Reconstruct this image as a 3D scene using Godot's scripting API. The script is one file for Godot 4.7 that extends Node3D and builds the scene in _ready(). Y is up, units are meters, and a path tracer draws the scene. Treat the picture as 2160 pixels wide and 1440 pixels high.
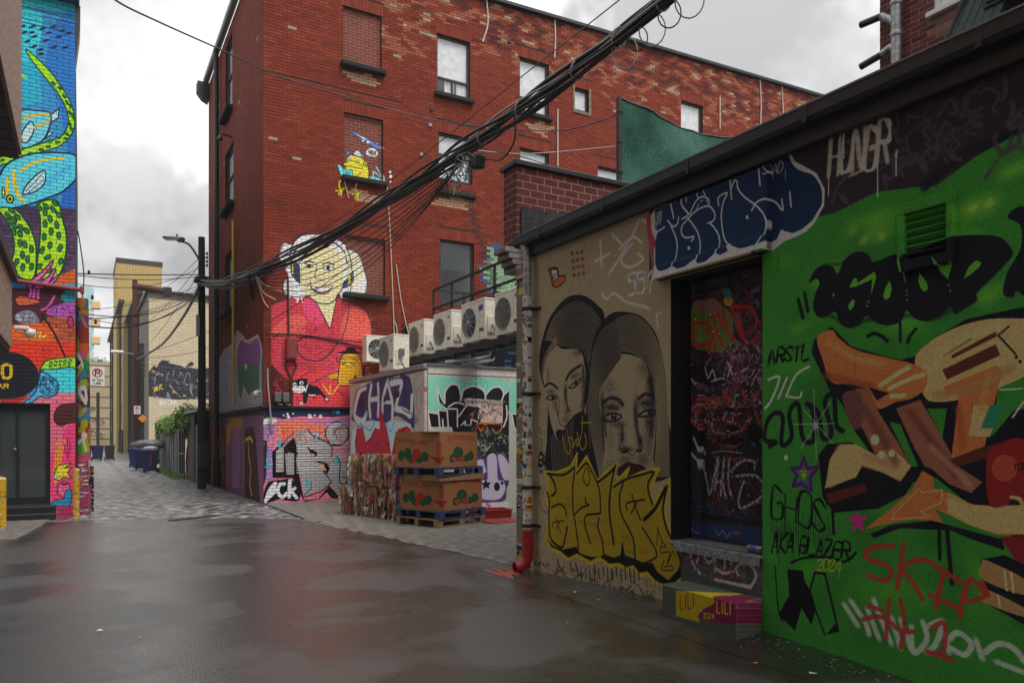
extends Node3D

# ------------------------------------------------------------------ geometry collector
class MB:
	var v := PackedVector3Array()
	var n := PackedVector3Array()
	var u := PackedVector2Array()
	var u2 := PackedVector2Array()
	var c := PackedColorArray()
	var i := PackedInt32Array()
	var col := Color.WHITE
	var mo := Vector3.ZERO          # wall mapping: origin, across / width, up / height
	var mu := Vector3(1, 0, 0)
	var mv := Vector3(0, 1, 0)
	var tile := 1.0
	func vert(p: Vector3, nn: Vector3) -> void:
		v.append(p)
		n.append(nn)
		c.append(col)
		var q := p - mo
		u2.append(Vector2(q.dot(mu), 1.0 - q.dot(mv)))
		var a := nn.abs()
		if a.y > a.x and a.y > a.z:
			u.append(Vector2(p.x, p.z) / tile)
		elif a.x > a.z:
			u.append(Vector2(p.z, -p.y) / tile)
		else:
			u.append(Vector2(p.x, -p.y) / tile)
	func quad(a: Vector3, b: Vector3, cc: Vector3, d: Vector3) -> void:
		var nn := (b - a).cross(cc - a)
		if nn.length_squared() < 1e-14:
			nn = (cc - a).cross(d - a)
		nn = nn.normalized()
		var k := v.size()
		vert(a, nn)
		vert(b, nn)
		vert(cc, nn)
		vert(d, nn)
		for q in [0, 2, 1, 0, 3, 2]:
			i.append(k + q)
	func tri(a: Vector3, b: Vector3, cc: Vector3) -> void:
		var nn := (b - a).cross(cc - a).normalized()
		var k := v.size()
		vert(a, nn)
		vert(b, nn)
		vert(cc, nn)
		i.append(k)
		i.append(k + 2)
		i.append(k + 1)
	func box(ctr: Vector3, s: Vector3, bs := Basis.IDENTITY, bev := 0.0) -> void:
		var h := s * 0.5
		if bev <= 0.0:
			var p := []
			for k in 8:
				p.append(ctr + bs * Vector3(h.x if k & 1 else -h.x, h.y if k & 2 else -h.y, h.z if k & 4 else -h.z))
			quad(p[4], p[5], p[7], p[6])
			quad(p[1], p[0], p[2], p[3])
			quad(p[5], p[1], p[3], p[7])
			quad(p[0], p[4], p[6], p[2])
			quad(p[6], p[7], p[3], p[2])
			quad(p[0], p[1], p[5], p[4])
			return
		var w := h - Vector3(bev, bev, bev)
		# vertices: for every corner three points, one on each adjoining face
		var fx := []
		var fy := []
		var fz := []
		for k in 8:
			var sg := Vector3(1 if k & 1 else -1, 1 if k & 2 else -1, 1 if k & 4 else -1)
			fx.append(ctr + bs * Vector3(sg.x * h.x, sg.y * w.y, sg.z * w.z))
			fy.append(ctr + bs * Vector3(sg.x * w.x, sg.y * h.y, sg.z * w.z))
			fz.append(ctr + bs * Vector3(sg.x * w.x, sg.y * w.y, sg.z * h.z))
		quad(fz[4], fz[5], fz[7], fz[6])
		quad(fz[1], fz[0], fz[2], fz[3])
		quad(fx[5], fx[1], fx[3], fx[7])
		quad(fx[0], fx[4], fx[6], fx[2])
		quad(fy[6], fy[7], fy[3], fy[2])
		quad(fy[0], fy[1], fy[5], fy[4])
		for e in [[4, 5], [5, 4], [6, 7], [7, 6]]:
			pass
		# edges along x
		quad(fz[6], fz[7], fy[7], fy[6])
		quad(fy[2], fy[3], fz[3], fz[2])
		quad(fy[4], fy[5], fz[5], fz[4])
		quad(fz[0], fz[1], fy[1], fy[0])
		# edges along y
		quad(fz[5], fx[5], fx[7], fz[7])
		quad(fx[4], fz[4], fz[6], fx[6])
		quad(fx[1], fz[1], fz[3], fx[3])
		quad(fz[0], fx[0], fx[2], fz[2])
		# edges along z
		quad(fx[7], fx[3], fy[3], fy[7])
		quad(fx[2], fx[6], fy[6], fy[2])
		quad(fx[1], fx[5], fy[5], fy[1])
		quad(fx[4], fx[0], fy[0], fy[4])
		for k in 8:
			var odd: bool = ((k & 1) + ((k >> 1) & 1) + ((k >> 2) & 1)) % 2 == 1
			if odd:
				tri(fx[k], fy[k], fz[k])
			else:
				tri(fx[k], fz[k], fy[k])
	func tube(path: Array, r0: float, sides := 8, r1 := -1.0, cap := true) -> void:
		if r1 < 0.0:
			r1 = r0
		var nn := path.size()
		var t0: Vector3 = (path[1] - path[0]).normalized()
		var side := t0.cross(Vector3.UP)
		if side.length() < 0.05:
			side = t0.cross(Vector3.RIGHT)
		side = side.normalized()
		var base := v.size()
		for k in nn:
			var t: Vector3
			if k == 0:
				t = path[1] - path[0]
			elif k == nn - 1:
				t = path[k] - path[k - 1]
			else:
				t = (path[k + 1] - path[k]).normalized() + (path[k] - path[k - 1]).normalized()
			t = t.normalized()
			side = (side - t * side.dot(t)).normalized()
			var up := side.cross(t)
			var r := lerpf(r0, r1, float(k) / (nn - 1))
			for s in sides + 1:
				var a := TAU * s / sides
				var d := side * cos(a) + up * sin(a)
				vert(path[k] + d * r, d)
		for k in nn - 1:
			for s in sides:
				var a := base + k * (sides + 1) + s
				var b := a + sides + 1
				for q in [a, a + 1, b + 1, a, b + 1, b]:
					i.append(q)
		if cap:
			for e in 2:
				var ctr: Vector3 = path[0] if e == 0 else path[nn - 1]
				var nd: Vector3 = (path[0] - path[1]).normalized() if e == 0 else (path[nn - 1] - path[nn - 2]).normalized()
				var k0 := v.size()
				vert(ctr, nd)
				var from := base if e == 0 else base + (nn - 1) * (sides + 1)
				for s in sides + 1:
					vert(v[from + s], nd)
				for s in sides:
					if e == 0:
						for q in [k0, k0 + 2 + s, k0 + 1 + s]:
							i.append(q)
					else:
						for q in [k0, k0 + 1 + s, k0 + 2 + s]:
							i.append(q)
	func lathe(prof: Array, sides: int, at: Vector3, bs := Basis.IDENTITY) -> void:
		var base := v.size()
		for k in prof.size():
			var a: Vector2 = prof[maxi(k - 1, 0)]
			var b: Vector2 = prof[mini(k + 1, prof.size() - 1)]
			var d := (b - a).normalized()
			for s in sides + 1:
				var an := TAU * s / sides
				var p: Vector2 = prof[k]
				vert(at + bs * Vector3(p.x * cos(an), p.y, p.x * sin(an)), bs * Vector3(d.y * cos(an), -d.x, d.y * sin(an)))
		for k in prof.size() - 1:
			for s in sides:
				var a := base + k * (sides + 1) + s
				var b := a + sides + 1
				for q in [a, a + 1, b + 1, a, b + 1, b]:
					i.append(q)
	func prism(poly: PackedVector2Array, o: Vector3, ax: Vector3, ay: Vector3, depth: float) -> void:
		# poly counter-clockwise in (ax, ay); front face towards ax x ay
		var nz := ax.cross(ay).normalized()
		var t := Geometry2D.triangulate_polygon(poly)
		for k in range(0, t.size(), 3):
			var a := o + ax * poly[t[k]].x + ay * poly[t[k]].y
			var b := o + ax * poly[t[k + 1]].x + ay * poly[t[k + 1]].y
			var cc := o + ax * poly[t[k + 2]].x + ay * poly[t[k + 2]].y
			if (b - a).cross(cc - a).dot(nz) < 0.0:
				var q := b
				b = cc
				cc = q
			tri(a, b, cc)
			tri(a - nz * depth, cc - nz * depth, b - nz * depth)
		for k in poly.size():
			var p := poly[k]
			var q := poly[(k + 1) % poly.size()]
			var a := o + ax * p.x + ay * p.y
			var b := o + ax * q.x + ay * q.y
			quad(a - nz * depth, b - nz * depth, b, a)
	func mesh() -> ArrayMesh:
		var arr := []
		arr.resize(Mesh.ARRAY_MAX)
		arr[Mesh.ARRAY_VERTEX] = v
		arr[Mesh.ARRAY_NORMAL] = n
		arr[Mesh.ARRAY_TEX_UV] = u
		arr[Mesh.ARRAY_TEX_UV2] = u2
		arr[Mesh.ARRAY_COLOR] = c
		arr[Mesh.ARRAY_INDEX] = i
		var m := ArrayMesh.new()
		m.add_surface_from_arrays(Mesh.PRIMITIVE_TRIANGLES, arr)
		return m

var taken := {}
var R := RandomNumberGenerator.new()
var MT := {}

func numbered(called: String) -> String:
	var k: int = taken.get(called, 0)
	taken[called] = k + 1
	return called if k == 0 else "%s_%03d" % [called, k]

func origin_of(o: Node3D) -> Vector3:
	var p := Vector3.ZERO
	var q: Node = o
	while q != self and q is Node3D:
		p += (q as Node3D).position
		q = q.get_parent()
	return p

func thing(called: String, label: String, category: String, at := Vector3.ZERO, group := "") -> Node3D:
	var o := Node3D.new()
	o.name = numbered(called)
	add_child(o)
	o.position = at
	o.set_meta("label", label)
	o.set_meta("category", category)
	if group:
		o.set_meta("group", group)
	return o

# geometry given in world axes; the node's own place is the parent's
func part(called: String, b: MB, m: Material, parent: Node3D) -> MeshInstance3D:
	var o := MeshInstance3D.new()
	o.name = called
	var w := origin_of(parent)
	if w != Vector3.ZERO:
		for k in b.v.size():
			b.v[k] -= w
	o.mesh = b.mesh()
	o.material_override = null
	o.set_surface_override_material(0, m)
	parent.add_child(o, true)
	return o

func local(called: String, b: MB, m: Material, parent: Node3D) -> MeshInstance3D:
	var o := MeshInstance3D.new()
	o.name = called
	o.mesh = b.mesh()
	o.set_surface_override_material(0, m)
	parent.add_child(o, true)
	return o

func solo(called: String, b: MB, m: Material, label: String, category: String, group := "") -> MeshInstance3D:
	var o := local(numbered(called), b, m, self)
	o.set_meta("label", label)
	o.set_meta("category", category)
	if group:
		o.set_meta("group", group)
	return o

func setting(called: String, b: MB, m: Material) -> MeshInstance3D:
	var o := local(numbered(called), b, m, self)
	o.set_meta("kind", "structure")
	return o

func again(o: Node3D, label: String, at: Vector3, turn := 0.0) -> Node3D:
	var d := o.duplicate() as Node3D
	d.name = numbered(String(o.name).rstrip("0123456789").trim_suffix("_"))
	add_child(d)
	d.position = at
	d.rotation.y = turn
	d.set_meta("label", label)
	return d

# ------------------------------------------------------------------ materials
func lc(r: float, g: float, b: float) -> Color:
	return Color(r, g, b).linear_to_srgb()

func noise_tex(freq: float, lo: Color, hi: Color, size := 512, oct := 4, kind := FastNoiseLite.TYPE_SIMPLEX_SMOOTH, sd := 1, mid := Vector2(0.0, 1.0)) -> NoiseTexture2D:
	var nz := FastNoiseLite.new()
	nz.noise_type = kind
	nz.frequency = freq
	nz.fractal_octaves = oct
	nz.seed = sd
	var t := NoiseTexture2D.new()
	t.width = size
	t.height = size
	t.seamless = true
	t.noise = nz
	var g := Gradient.new()
	g.set_color(0, lo)
	g.set_color(1, hi)
	g.set_offset(0, mid.x)
	g.set_offset(1, mid.y)
	t.color_ramp = g
	return t

func mat(c: Color, rough := 0.8, metal := 0.0) -> StandardMaterial3D:
	var m := StandardMaterial3D.new()
	m.albedo_color = c
	m.roughness = rough
	m.metallic = metal
	return m

# grained: world triplanar tone variation and relief
func grain(c: Color, rough: float, scale: float, tex: Texture2D, bump: Texture2D = null, bump_cm := 0.0, metal := 0.0) -> StandardMaterial3D:
	var m := mat(c, rough, metal)
	m.uv1_triplanar = true
	m.uv1_world_triplanar = true
	m.uv1_scale = Vector3.ONE * scale
	m.albedo_texture = tex
	if bump:
		m.heightmap_enabled = true
		m.heightmap_texture = bump
		m.heightmap_scale = bump_cm
	return m

func tinted(m: StandardMaterial3D) -> StandardMaterial3D:
	m.vertex_color_use_as_albedo = true
	return m

func painted(base: StandardMaterial3D, tex: Texture2D) -> StandardMaterial3D:
	var m := base.duplicate() as StandardMaterial3D
	m.detail_enabled = true
	m.detail_albedo = tex
	m.detail_blend_mode = BaseMaterial3D.BLEND_MODE_MIX
	m.detail_uv_layer = BaseMaterial3D.DETAIL_UV_2
	return m

# ------------------------------------------------------------------ paint
const FONT := {
	"A": "00 26 40|12 32", "B": "00 06 36 45 44 33 03|33 42 41 30 00", "C": "45 26 06 00 20 41", "D": "00 06 26 44 42 20 00", "E": "46 06 00 40|03 33", "F": "46 06 00|03 33",
	"G": "45 26 06 00 40 43 23", "H": "00 06|46 40|03 43", "I": "20 26", "J": "46 41 20 01", "K": "00 06|46 03 40", "L": "06 00 40", "M": "00 06 23 46 40", "N": "00 06 40 46",
	"O": "00 06 46 40 00", "P": "00 06 36 45 43 33 03", "Q": "00 06 46 40 00|22 50", "R": "00 06 36 45 43 33 03|23 40", "S": "45 26 05 23 41 20 01", "T": "06 46|26 20", "U": "06 01 20 41 46",
	"V": "06 20 46", "W": "06 10 24 30 46", "X": "00 46|06 40", "Y": "06 23 46|23 20", "Z": "06 46 00 40", "0": "10 01 05 16 36 45 41 30 10", "1": "04 26 20", "2": "05 26 45 00 40",
	"3": "06 46 23 42 20 01", "4": "30 36 02 42", "5": "46 06 04 34 42 30 00", "6": "46 03 00 40 43 03", "7": "06 46 10", "8": "10 01 12 34 45 36 16 05 14 32 41 30 10", "9": "00 43 46 06 03 43",
	".": "20 21", "!": "26 22|20 21", "@": "42 32 14 34 33 41 20 02 05 26 45", " ": ""}
var brushes := {}

func brush(r: float, c: Color, a: float, soft: float) -> Image:
	r = snappedf(maxf(r, 0.7), 0.25)
	var key := "%s %s %.2f %.2f" % [r, c.to_html(false), a, soft]
	if brushes.has(key):
		return brushes[key]
	var s := int(ceil(r * 2.0)) + 2
	var im := Image.create(s, s, false, Image.FORMAT_RGBA8)
	var ctr := s * 0.5
	var inner := r * (1.0 - soft)
	for y in s:
		for x in s:
			var d := Vector2(x + 0.5 - ctr, y + 0.5 - ctr).length()
			var k := 1.0 - clampf((d - inner + 0.5) / maxf(r - inner + 0.5, 1.0), 0.0, 1.0)
			if soft > 0.0:
				k = k * k * (3.0 - 2.0 * k)
			im.set_pixel(x, y, Color(c.r, c.g, c.b, k * a))
	brushes[key] = im
	return im

func stroke(im: Image, p: PackedVector2Array, r: float, c: Color, a := 1.0, soft := 0.0) -> void:
	var as_ := a if soft <= 0.05 else 1.0 - pow(1.0 - minf(a, 0.99), 0.3)
	var b := brush(r, c, as_, soft)
	var s := b.get_width()
	var src := Rect2i(0, 0, s, s)
	var h := Vector2(s, s) * 0.5
	var step := maxf(r * 0.4, 0.6)
	for k in p.size() - 1:
		var d := p[k + 1] - p[k]
		var m := maxi(1, int(ceil(d.length() / step)))
		for q in m:
			im.blend_rect(b, src, Vector2i((p[k] + d * (float(q) / m) - h).round()))
	im.blend_rect(b, src, Vector2i((p[p.size() - 1] - h).round()))

func fill_poly(im: Image, p: PackedVector2Array, c: Color) -> void:
	var y0 := 1e9
	var y1 := -1e9
	for q in p:
		y0 = minf(y0, q.y)
		y1 = maxf(y1, q.y)
	var w := im.get_width()
	for y in range(maxi(0, int(y0)), mini(im.get_height(), int(y1) + 1)):
		var yc := y + 0.5
		var xs := PackedFloat32Array()
		for k in p.size():
			var a := p[k]
			var b := p[(k + 1) % p.size()]
			if (a.y <= yc) != (b.y <= yc):
				xs.append(a.x + (yc - a.y) / (b.y - a.y) * (b.x - a.x))
		xs.sort()
		for k in range(0, xs.size() - 1, 2):
			var x0 := clampi(int(round(xs[k])), 0, w)
			var x1 := clampi(int(round(xs[k + 1])), 0, w)
			if x1 > x0:
				im.fill_rect(Rect2i(x0, y, x1 - x0, 1), c)

func curve(p: PackedVector2Array, closed: bool) -> PackedVector2Array:
	var o := PackedVector2Array()
	var n := p.size()
	if n < 3:
		return p
	for k in (n if closed else n - 1):
		var a := p[(k - 1 + n) % n] if closed or k > 0 else p[k]
		var b := p[k]
		var c := p[(k + 1) % n]
		var d := p[(k + 2) % n] if closed or k + 2 < n else c
		for s in 6:
			o.append(b.cubic_interpolate(c, a, d, s / 6.0))
	o.append(p[0] if closed else p[n - 1])
	return o

func pick(cols: Array, k: int) -> Color:
	return Color8(cols[k * 3], cols[k * 3 + 1], cols[k * 3 + 2])

func paint(M: Dictionary) -> ImageTexture:
	var ppm: float = M.ppm
	var W := int((M.b[1] - M.b[0]) * ppm)
	var H := int((M.b[3] - M.b[2]) * ppm)
	var im := Image.create(W, H, false, Image.FORMAT_RGBA8)
	var cols: Array = M.cols
	var s: float = ppm / M.unit
	var rn := RandomNumberGenerator.new()
	rn.seed = 77
	for op: Array in M.ops:
		var c := pick(cols, op[1])
		var kind: String = op[0]
		if kind == "F":
			im.fill(c)
			continue
		if kind == "P" or kind == "S":
			var from := 3 if kind == "P" else 6
			var p := PackedVector2Array()
			for k in range(from, op.size(), 2):
				p.append(Vector2(op[k] * s, H - op[k + 1] * s))
			if kind == "P":
				fill_poly(im, curve(p, true) if op[2] else p, c)
			else:
				var sm: int = op[3]
				stroke(im, curve(p, sm == 2) if sm else p, op[2] * s * 0.5, c, op[4], op[5])
		elif kind == "E":
			var p := PackedVector2Array()
			for k in 20:
				var a := TAU * k / 20
				p.append(Vector2((op[2] + op[4] * cos(a) + op[6] * sin(a)) * s, H - (op[3] + op[5] * cos(a) + op[7] * sin(a)) * s))
			fill_poly(im, p, c)
			if op.size() > 8:
				p.append(p[0])
				stroke(im, p, op[9] * s * 0.5, pick(cols, op[8]))
		elif kind == "H":
			var m: int = op[4]
			for q in op[3]:
				var f: float = (q + 0.5) / float(op[3])
				var p := PackedVector2Array()
				for k in m:
					var a := Vector2(op[5 + k * 2], op[6 + k * 2])
					var b := Vector2(op[5 + (m + k) * 2], op[6 + (m + k) * 2])
					var l := a.lerp(b, f)
					p.append(Vector2(l.x * s, H - l.y * s))
				stroke(im, curve(p, false), op[2] * s * 0.5 * (0.8 + 0.5 * rn.randf()), c, 0.85)
		elif kind == "D":
			var r := maxf(1.0, op[3] * s * 0.5)
			for q in op[2]:
				var x: float = (op[4] + rn.randfn() * op[6] * 0.6) * s
				var y: float = H - (op[5] + rn.randfn() * op[7] * 0.6) * s
				var d := maxi(1, int(r * (0.6 + rn.randf())))
				im.fill_rect(Rect2i(int(x), int(y), d, d), c)
		elif kind == "T":
			letters(im, op[3], Vector2(op[8] * s, H - op[9] * s), Vector2(op[10] * s, H - op[11] * s), op[4] * s, op[2] * s * 0.5, c, op[5], op[6], op[7])
		elif kind == "N":
			var r2 := RandomNumberGenerator.new()
			r2.seed = op[4] * 131 + 7
			var sz: float = op[3] * s
			for q in op[2]:
				var x := lerpf(op[5], op[7], r2.randf()) * s
				var y := H - lerpf(op[6], op[8], r2.randf()) * s
				var p := PackedVector2Array([Vector2(x, y)])
				for k in 3:
					x += r2.randf_range(-1, 1) * sz
					y += r2.randf_range(-1, 1) * sz
					p.append(Vector2(x, y))
				stroke(im, curve(p, false), maxf(0.8, sz * r2.randf_range(0.08, 0.2)), c, r2.randf_range(0.5, 0.95), 0.3)
	soil(im, M.ops[0][0] == "F")
	return ImageTexture.create_from_image(im)

# grain of the plaster, chips and faint roller marks over the paint
var soil_tile: Image
func soil(im: Image, solid: bool) -> void:
	if not solid:
		return
	var r := RandomNumberGenerator.new()
	r.seed = 5
	if soil_tile == null:
		soil_tile = Image.create(256, 256, false, Image.FORMAT_RGBA8)
		for y in 256:
			for x in 256:
				var k := r.randf()
				soil_tile.set_pixel(x, y, Color(0, 0, 0, 0.34 * k * k) if r.randf() < 0.6 else Color(1, 0.97, 0.9, 0.13 * k * k))
	for y in range(0, im.get_height(), 256):
		for x in range(0, im.get_width(), 256):
			im.blend_rect(soil_tile, Rect2i(0, 0, 256, 256), Vector2i(x, y))
	var area := im.get_width() * im.get_height() / 40000
	for k in area:
		var p := Vector2(r.randf() * im.get_width(), r.randf() * im.get_height())
		var e := p + Vector2(r.randf_range(-4, 4), r.randf_range(4, 60))
		stroke(im, PackedVector2Array([p, e]), r.randf_range(0.8, 3.0), Color(0.05, 0.045, 0.04) if r.randf() < 0.6 else Color(0.6, 0.57, 0.5), r.randf_range(0.1, 0.35), 0.6)
		if k % 2 == 0:
			im.fill_rect(Rect2i(int(r.randf() * im.get_width()), int(r.randf() * im.get_height()), 1 + r.randi() % 4, 1 + r.randi() % 4), Color(0.5, 0.48, 0.44) if r.randf() < 0.5 else Color(0.1, 0.09, 0.08))

func letters(im: Image, txt: String, a: Vector2, b: Vector2, h: float, r: float, c: Color, al := 1.0, soft := 0.0, slant := 0.15) -> void:
	var adv := (b - a) / maxf(1.0, txt.length())
	var hand := RandomNumberGenerator.new()
	hand.seed = txt.hash()
	var wild := 0.14 if slant > 0.0 and h > 14.0 else 0.0
	for k in txt.length():
		var ch := txt[k]
		var up := Vector2((slant + wild * hand.randf_range(-0.4, 0.4)) * h, -h * (1.0 + wild * hand.randf_range(-0.5, 0.6)))
		var low := Vector2(0, wild * hand.randf_range(-0.3, 0.3) * h)
		var lines: String = FONT.get(ch, "")
		for ln in lines.split("|", false):
			var p := PackedVector2Array()
			for q in ln.split(" ", false):
				p.append(a + low + adv * (k + (int(q[0]) + wild * hand.randf_range(-1.2, 1.2)) / 4.0 * (0.72 + wild * 0.5)) + up * ((int(q[1]) + wild * hand.randf_range(-1.2, 1.2)) / 6.0))
			if p.size() > 1:
				if wild == 0.0:
					stroke(im, p, r, c, al, soft)
					continue
				var cv := curve(p, false)
				var ph := hand.randf() * 6.0
				for z in cv.size() - 1:
					stroke(im, PackedVector2Array([cv[z], cv[z + 1]]), r * (1.0 + 0.35 * sin(ph + z * 0.6)), c, al, maxf(soft, 0.25))
				if hand.randf() < 0.5:
					stroke(im, PackedVector2Array([cv[0], cv[0] + Vector2(0, hand.randf_range(0.2, 0.9) * h)]), maxf(0.8, r * 0.25), c, al * 0.8)

func stickers(w: int, h: int, base: Color, sd: int, n: int, top_clean := 0.0) -> ImageTexture:
	var im := Image.create(w, h, false, Image.FORMAT_RGBA8)
	im.fill(base)
	var r := RandomNumberGenerator.new()
	r.seed = sd
	var pal := ["d8d4cc", "c8c0b4", "1c1a20", "d8d8d8", "3a3034", "b0a8b8", "404858", "d8d4cc", "c8c0b4", "1c1a20", "a02830", "2a5a8a", "c8a01c", "6a8a4a", "b85a1a"]
	for k in n:
		var c := Color.html(pal[r.randi() % pal.size()])
		var sw := r.randi_range(int(w * 0.08), int(w * 0.3))
		var sh := r.randi_range(int(h * 0.006), int(h * 0.025))
		var x := r.randi_range(-5, w - 5)
		var y := r.randi_range(int(h * top_clean), h - sh)
		im.fill_rect(Rect2i(x, y, sw, sh), c)
		var d := Color.html(pal[r.randi() % pal.size()])
		for q in 3:
			var p := PackedVector2Array()
			for z in 3:
				p.append(Vector2(x + r.randf() * sw, y + r.randf() * sh))
			stroke(im, curve(p, false), 1.2, d)
	return ImageTexture.create_from_image(im)

# ------------------------------------------------------------------ walls
# sheet with openings: cells between the cut lines; reveals go back by depth
func wall_sheet(b: MB, o: Vector3, du: Vector3, nn: Vector3, w: float, h: float, holes: Array, depth: float, thick := 0.0) -> void:
	var us := [0.0, w]
	var vs := [0.0, h]
	for r: Rect2 in holes:
		us.append_array([clampf(r.position.x, 0, w), clampf(r.end.x, 0, w)])
		vs.append_array([clampf(r.position.y, 0, h), clampf(r.end.y, 0, h)])
	us.sort()
	vs.sort()
	var up := Vector3.UP
	for i in us.size() - 1:
		for j in vs.size() - 1:
			if us[i + 1] - us[i] < 1e-5 or vs[j + 1] - vs[j] < 1e-5:
				continue
			var m := Vector2((us[i] + us[i + 1]) * 0.5, (vs[j] + vs[j + 1]) * 0.5)
			var open := false
			for r: Rect2 in holes:
				if r.has_point(m):
					open = true
			if open:
				continue
			b.quad(o + du * us[i] + up * vs[j], o + du * us[i + 1] + up * vs[j], o + du * us[i + 1] + up * vs[j + 1], o + du * us[i] + up * vs[j + 1])
	for r: Rect2 in holes:
		var p := [o + du * r.position.x + up * r.position.y, o + du * r.end.x + up * r.position.y, o + du * r.end.x + up * r.end.y, o + du * r.position.x + up * r.end.y]
		for k in 4:
			var a: Vector3 = p[k]
			var q: Vector3 = p[(k + 1) % 4]
			b.quad(a, q, q - nn * depth, a - nn * depth)
	if thick > 0.0:
		var e := [o, o + du * w, o + du * w + up * h, o + up * h]
		for k in 4:
			var a: Vector3 = e[k]
			var q: Vector3 = e[(k + 1) % 4]
			b.quad(a - nn * thick, q - nn * thick, q, a)

# bricks on a sheet; the nearest `singles` become parts of their own, the others one part
func bricks(parent: Node3D, o: Vector3, du: Vector3, nn: Vector3, w: float, h: float, holes: Array, course: float, length: float, joint: float, proud: float, m: Material, tone: Callable, singles: int, top: Callable, map := []) -> void:
	var list := []
	var rows := int(h / course)
	var rn := RandomNumberGenerator.new()
	rn.seed = int(w * 1000) + rows * 7 + singles
	for row in rows:
		var v0 := row * course + joint * 0.5
		var v1 := v0 + course - joint
		var x := -length * (0.5 if row % 2 else 1.0)
		while x < w:
			var a := maxf(x + joint * 0.5, 0.0)
			var e := minf(x + length - joint * 0.5, w)
			x += length
			if e - a < 0.02:
				continue
			var spans := [[a, e]]
			for r: Rect2 in holes:
				if v1 > r.position.y + 0.01 and v0 < r.end.y - 0.01:
					var nxt := []
					for s in spans:
						if r.end.x <= s[0] or r.position.x >= s[1]:
							nxt.append(s)
							continue
						if r.position.x > s[0]:
							nxt.append([s[0], r.position.x])
						if r.end.x < s[1]:
							nxt.append([r.end.x, s[1]])
					spans = nxt
			for s in spans:
				if s[1] - s[0] < 0.025:
					continue
				var t: float = top.call((s[0] + s[1]) * 0.5)
				if v1 > t:
					continue
				var mid: Vector3 = o + du * ((s[0] + s[1]) * 0.5) + Vector3.UP * ((v0 + v1) * 0.5)
				list.append([mid.distance_to(Vector3(0, 1.6, 0)), s[0], s[1], v0, v1, mid])
	var keep := {}
	if singles > 0:
		var order := range(list.size())
		order.sort_custom(func(p, q): return list[p][0] < list[q][0])
		for k in mini(singles, order.size()):
			keep[order[k]] = true
	var rest := MB.new()
	set_map(rest, map)
	for k in list.size():
		var l: Array = list[k]
		var one := keep.has(k)
		var b: MB = rest
		if one:
			b = MB.new()
			set_map(b, map)
		b.col = tone.call(l[5], rn.randf(), rn.randf())
		var d := proud * rn.randf_range(0.7, 1.15)
		var p0: Vector3 = o + du * l[1] + Vector3.UP * l[3]
		var p1: Vector3 = o + du * l[2] + Vector3.UP * l[3]
		var p2: Vector3 = o + du * l[2] + Vector3.UP * l[4]
		var p3: Vector3 = o + du * l[1] + Vector3.UP * l[4]
		var f := nn * d
		var g := nn * 0.03
		b.quad(p0 + f, p1 + f, p2 + f, p3 + f)
		b.quad(p0 - g, p1 - g, p1 + f, p0 + f)
		b.quad(p3 + f, p2 + f, p2 - g, p3 - g)
		b.quad(p0 - g, p0 + f, p3 + f, p3 - g)
		b.quad(p1 + f, p1 - g, p2 - g, p2 + f)
		if one:
			part("brick", b, m, parent)
	if rest.v.size():
		var q := part("brick", rest, m, parent)
		q.set_meta("kind", "stuff")

func set_map(b: MB, map: Array) -> void:
	if map.size():
		b.mo = map[0]
		b.mu = map[1]
		b.mv = map[2]

func wire(path: Array, r: float, sag := 0.0, sides := 5) -> MB:
	var b := MB.new()
	b.tube(hang(path, sag), r, sides)
	return b

func hang(path: Array, sag := 0.0, per := 10) -> Array:
	if path.size() == 2:
		var o := []
		for k in per + 1:
			var f := float(k) / per
			o.append(path[0].lerp(path[1], f) - Vector3.UP * sag * 4.0 * f * (1.0 - f))
		return o
	var o := []
	var n := path.size()
	for k in n - 1:
		var a: Vector3 = path[maxi(k - 1, 0)]
		var b: Vector3 = path[k]
		var c: Vector3 = path[k + 1]
		var d: Vector3 = path[mini(k + 2, n - 1)]
		for s in 5:
			o.append(b.cubic_interpolate(c, a, d, s / 5.0))
	o.append(path[n - 1])
	return o

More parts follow.
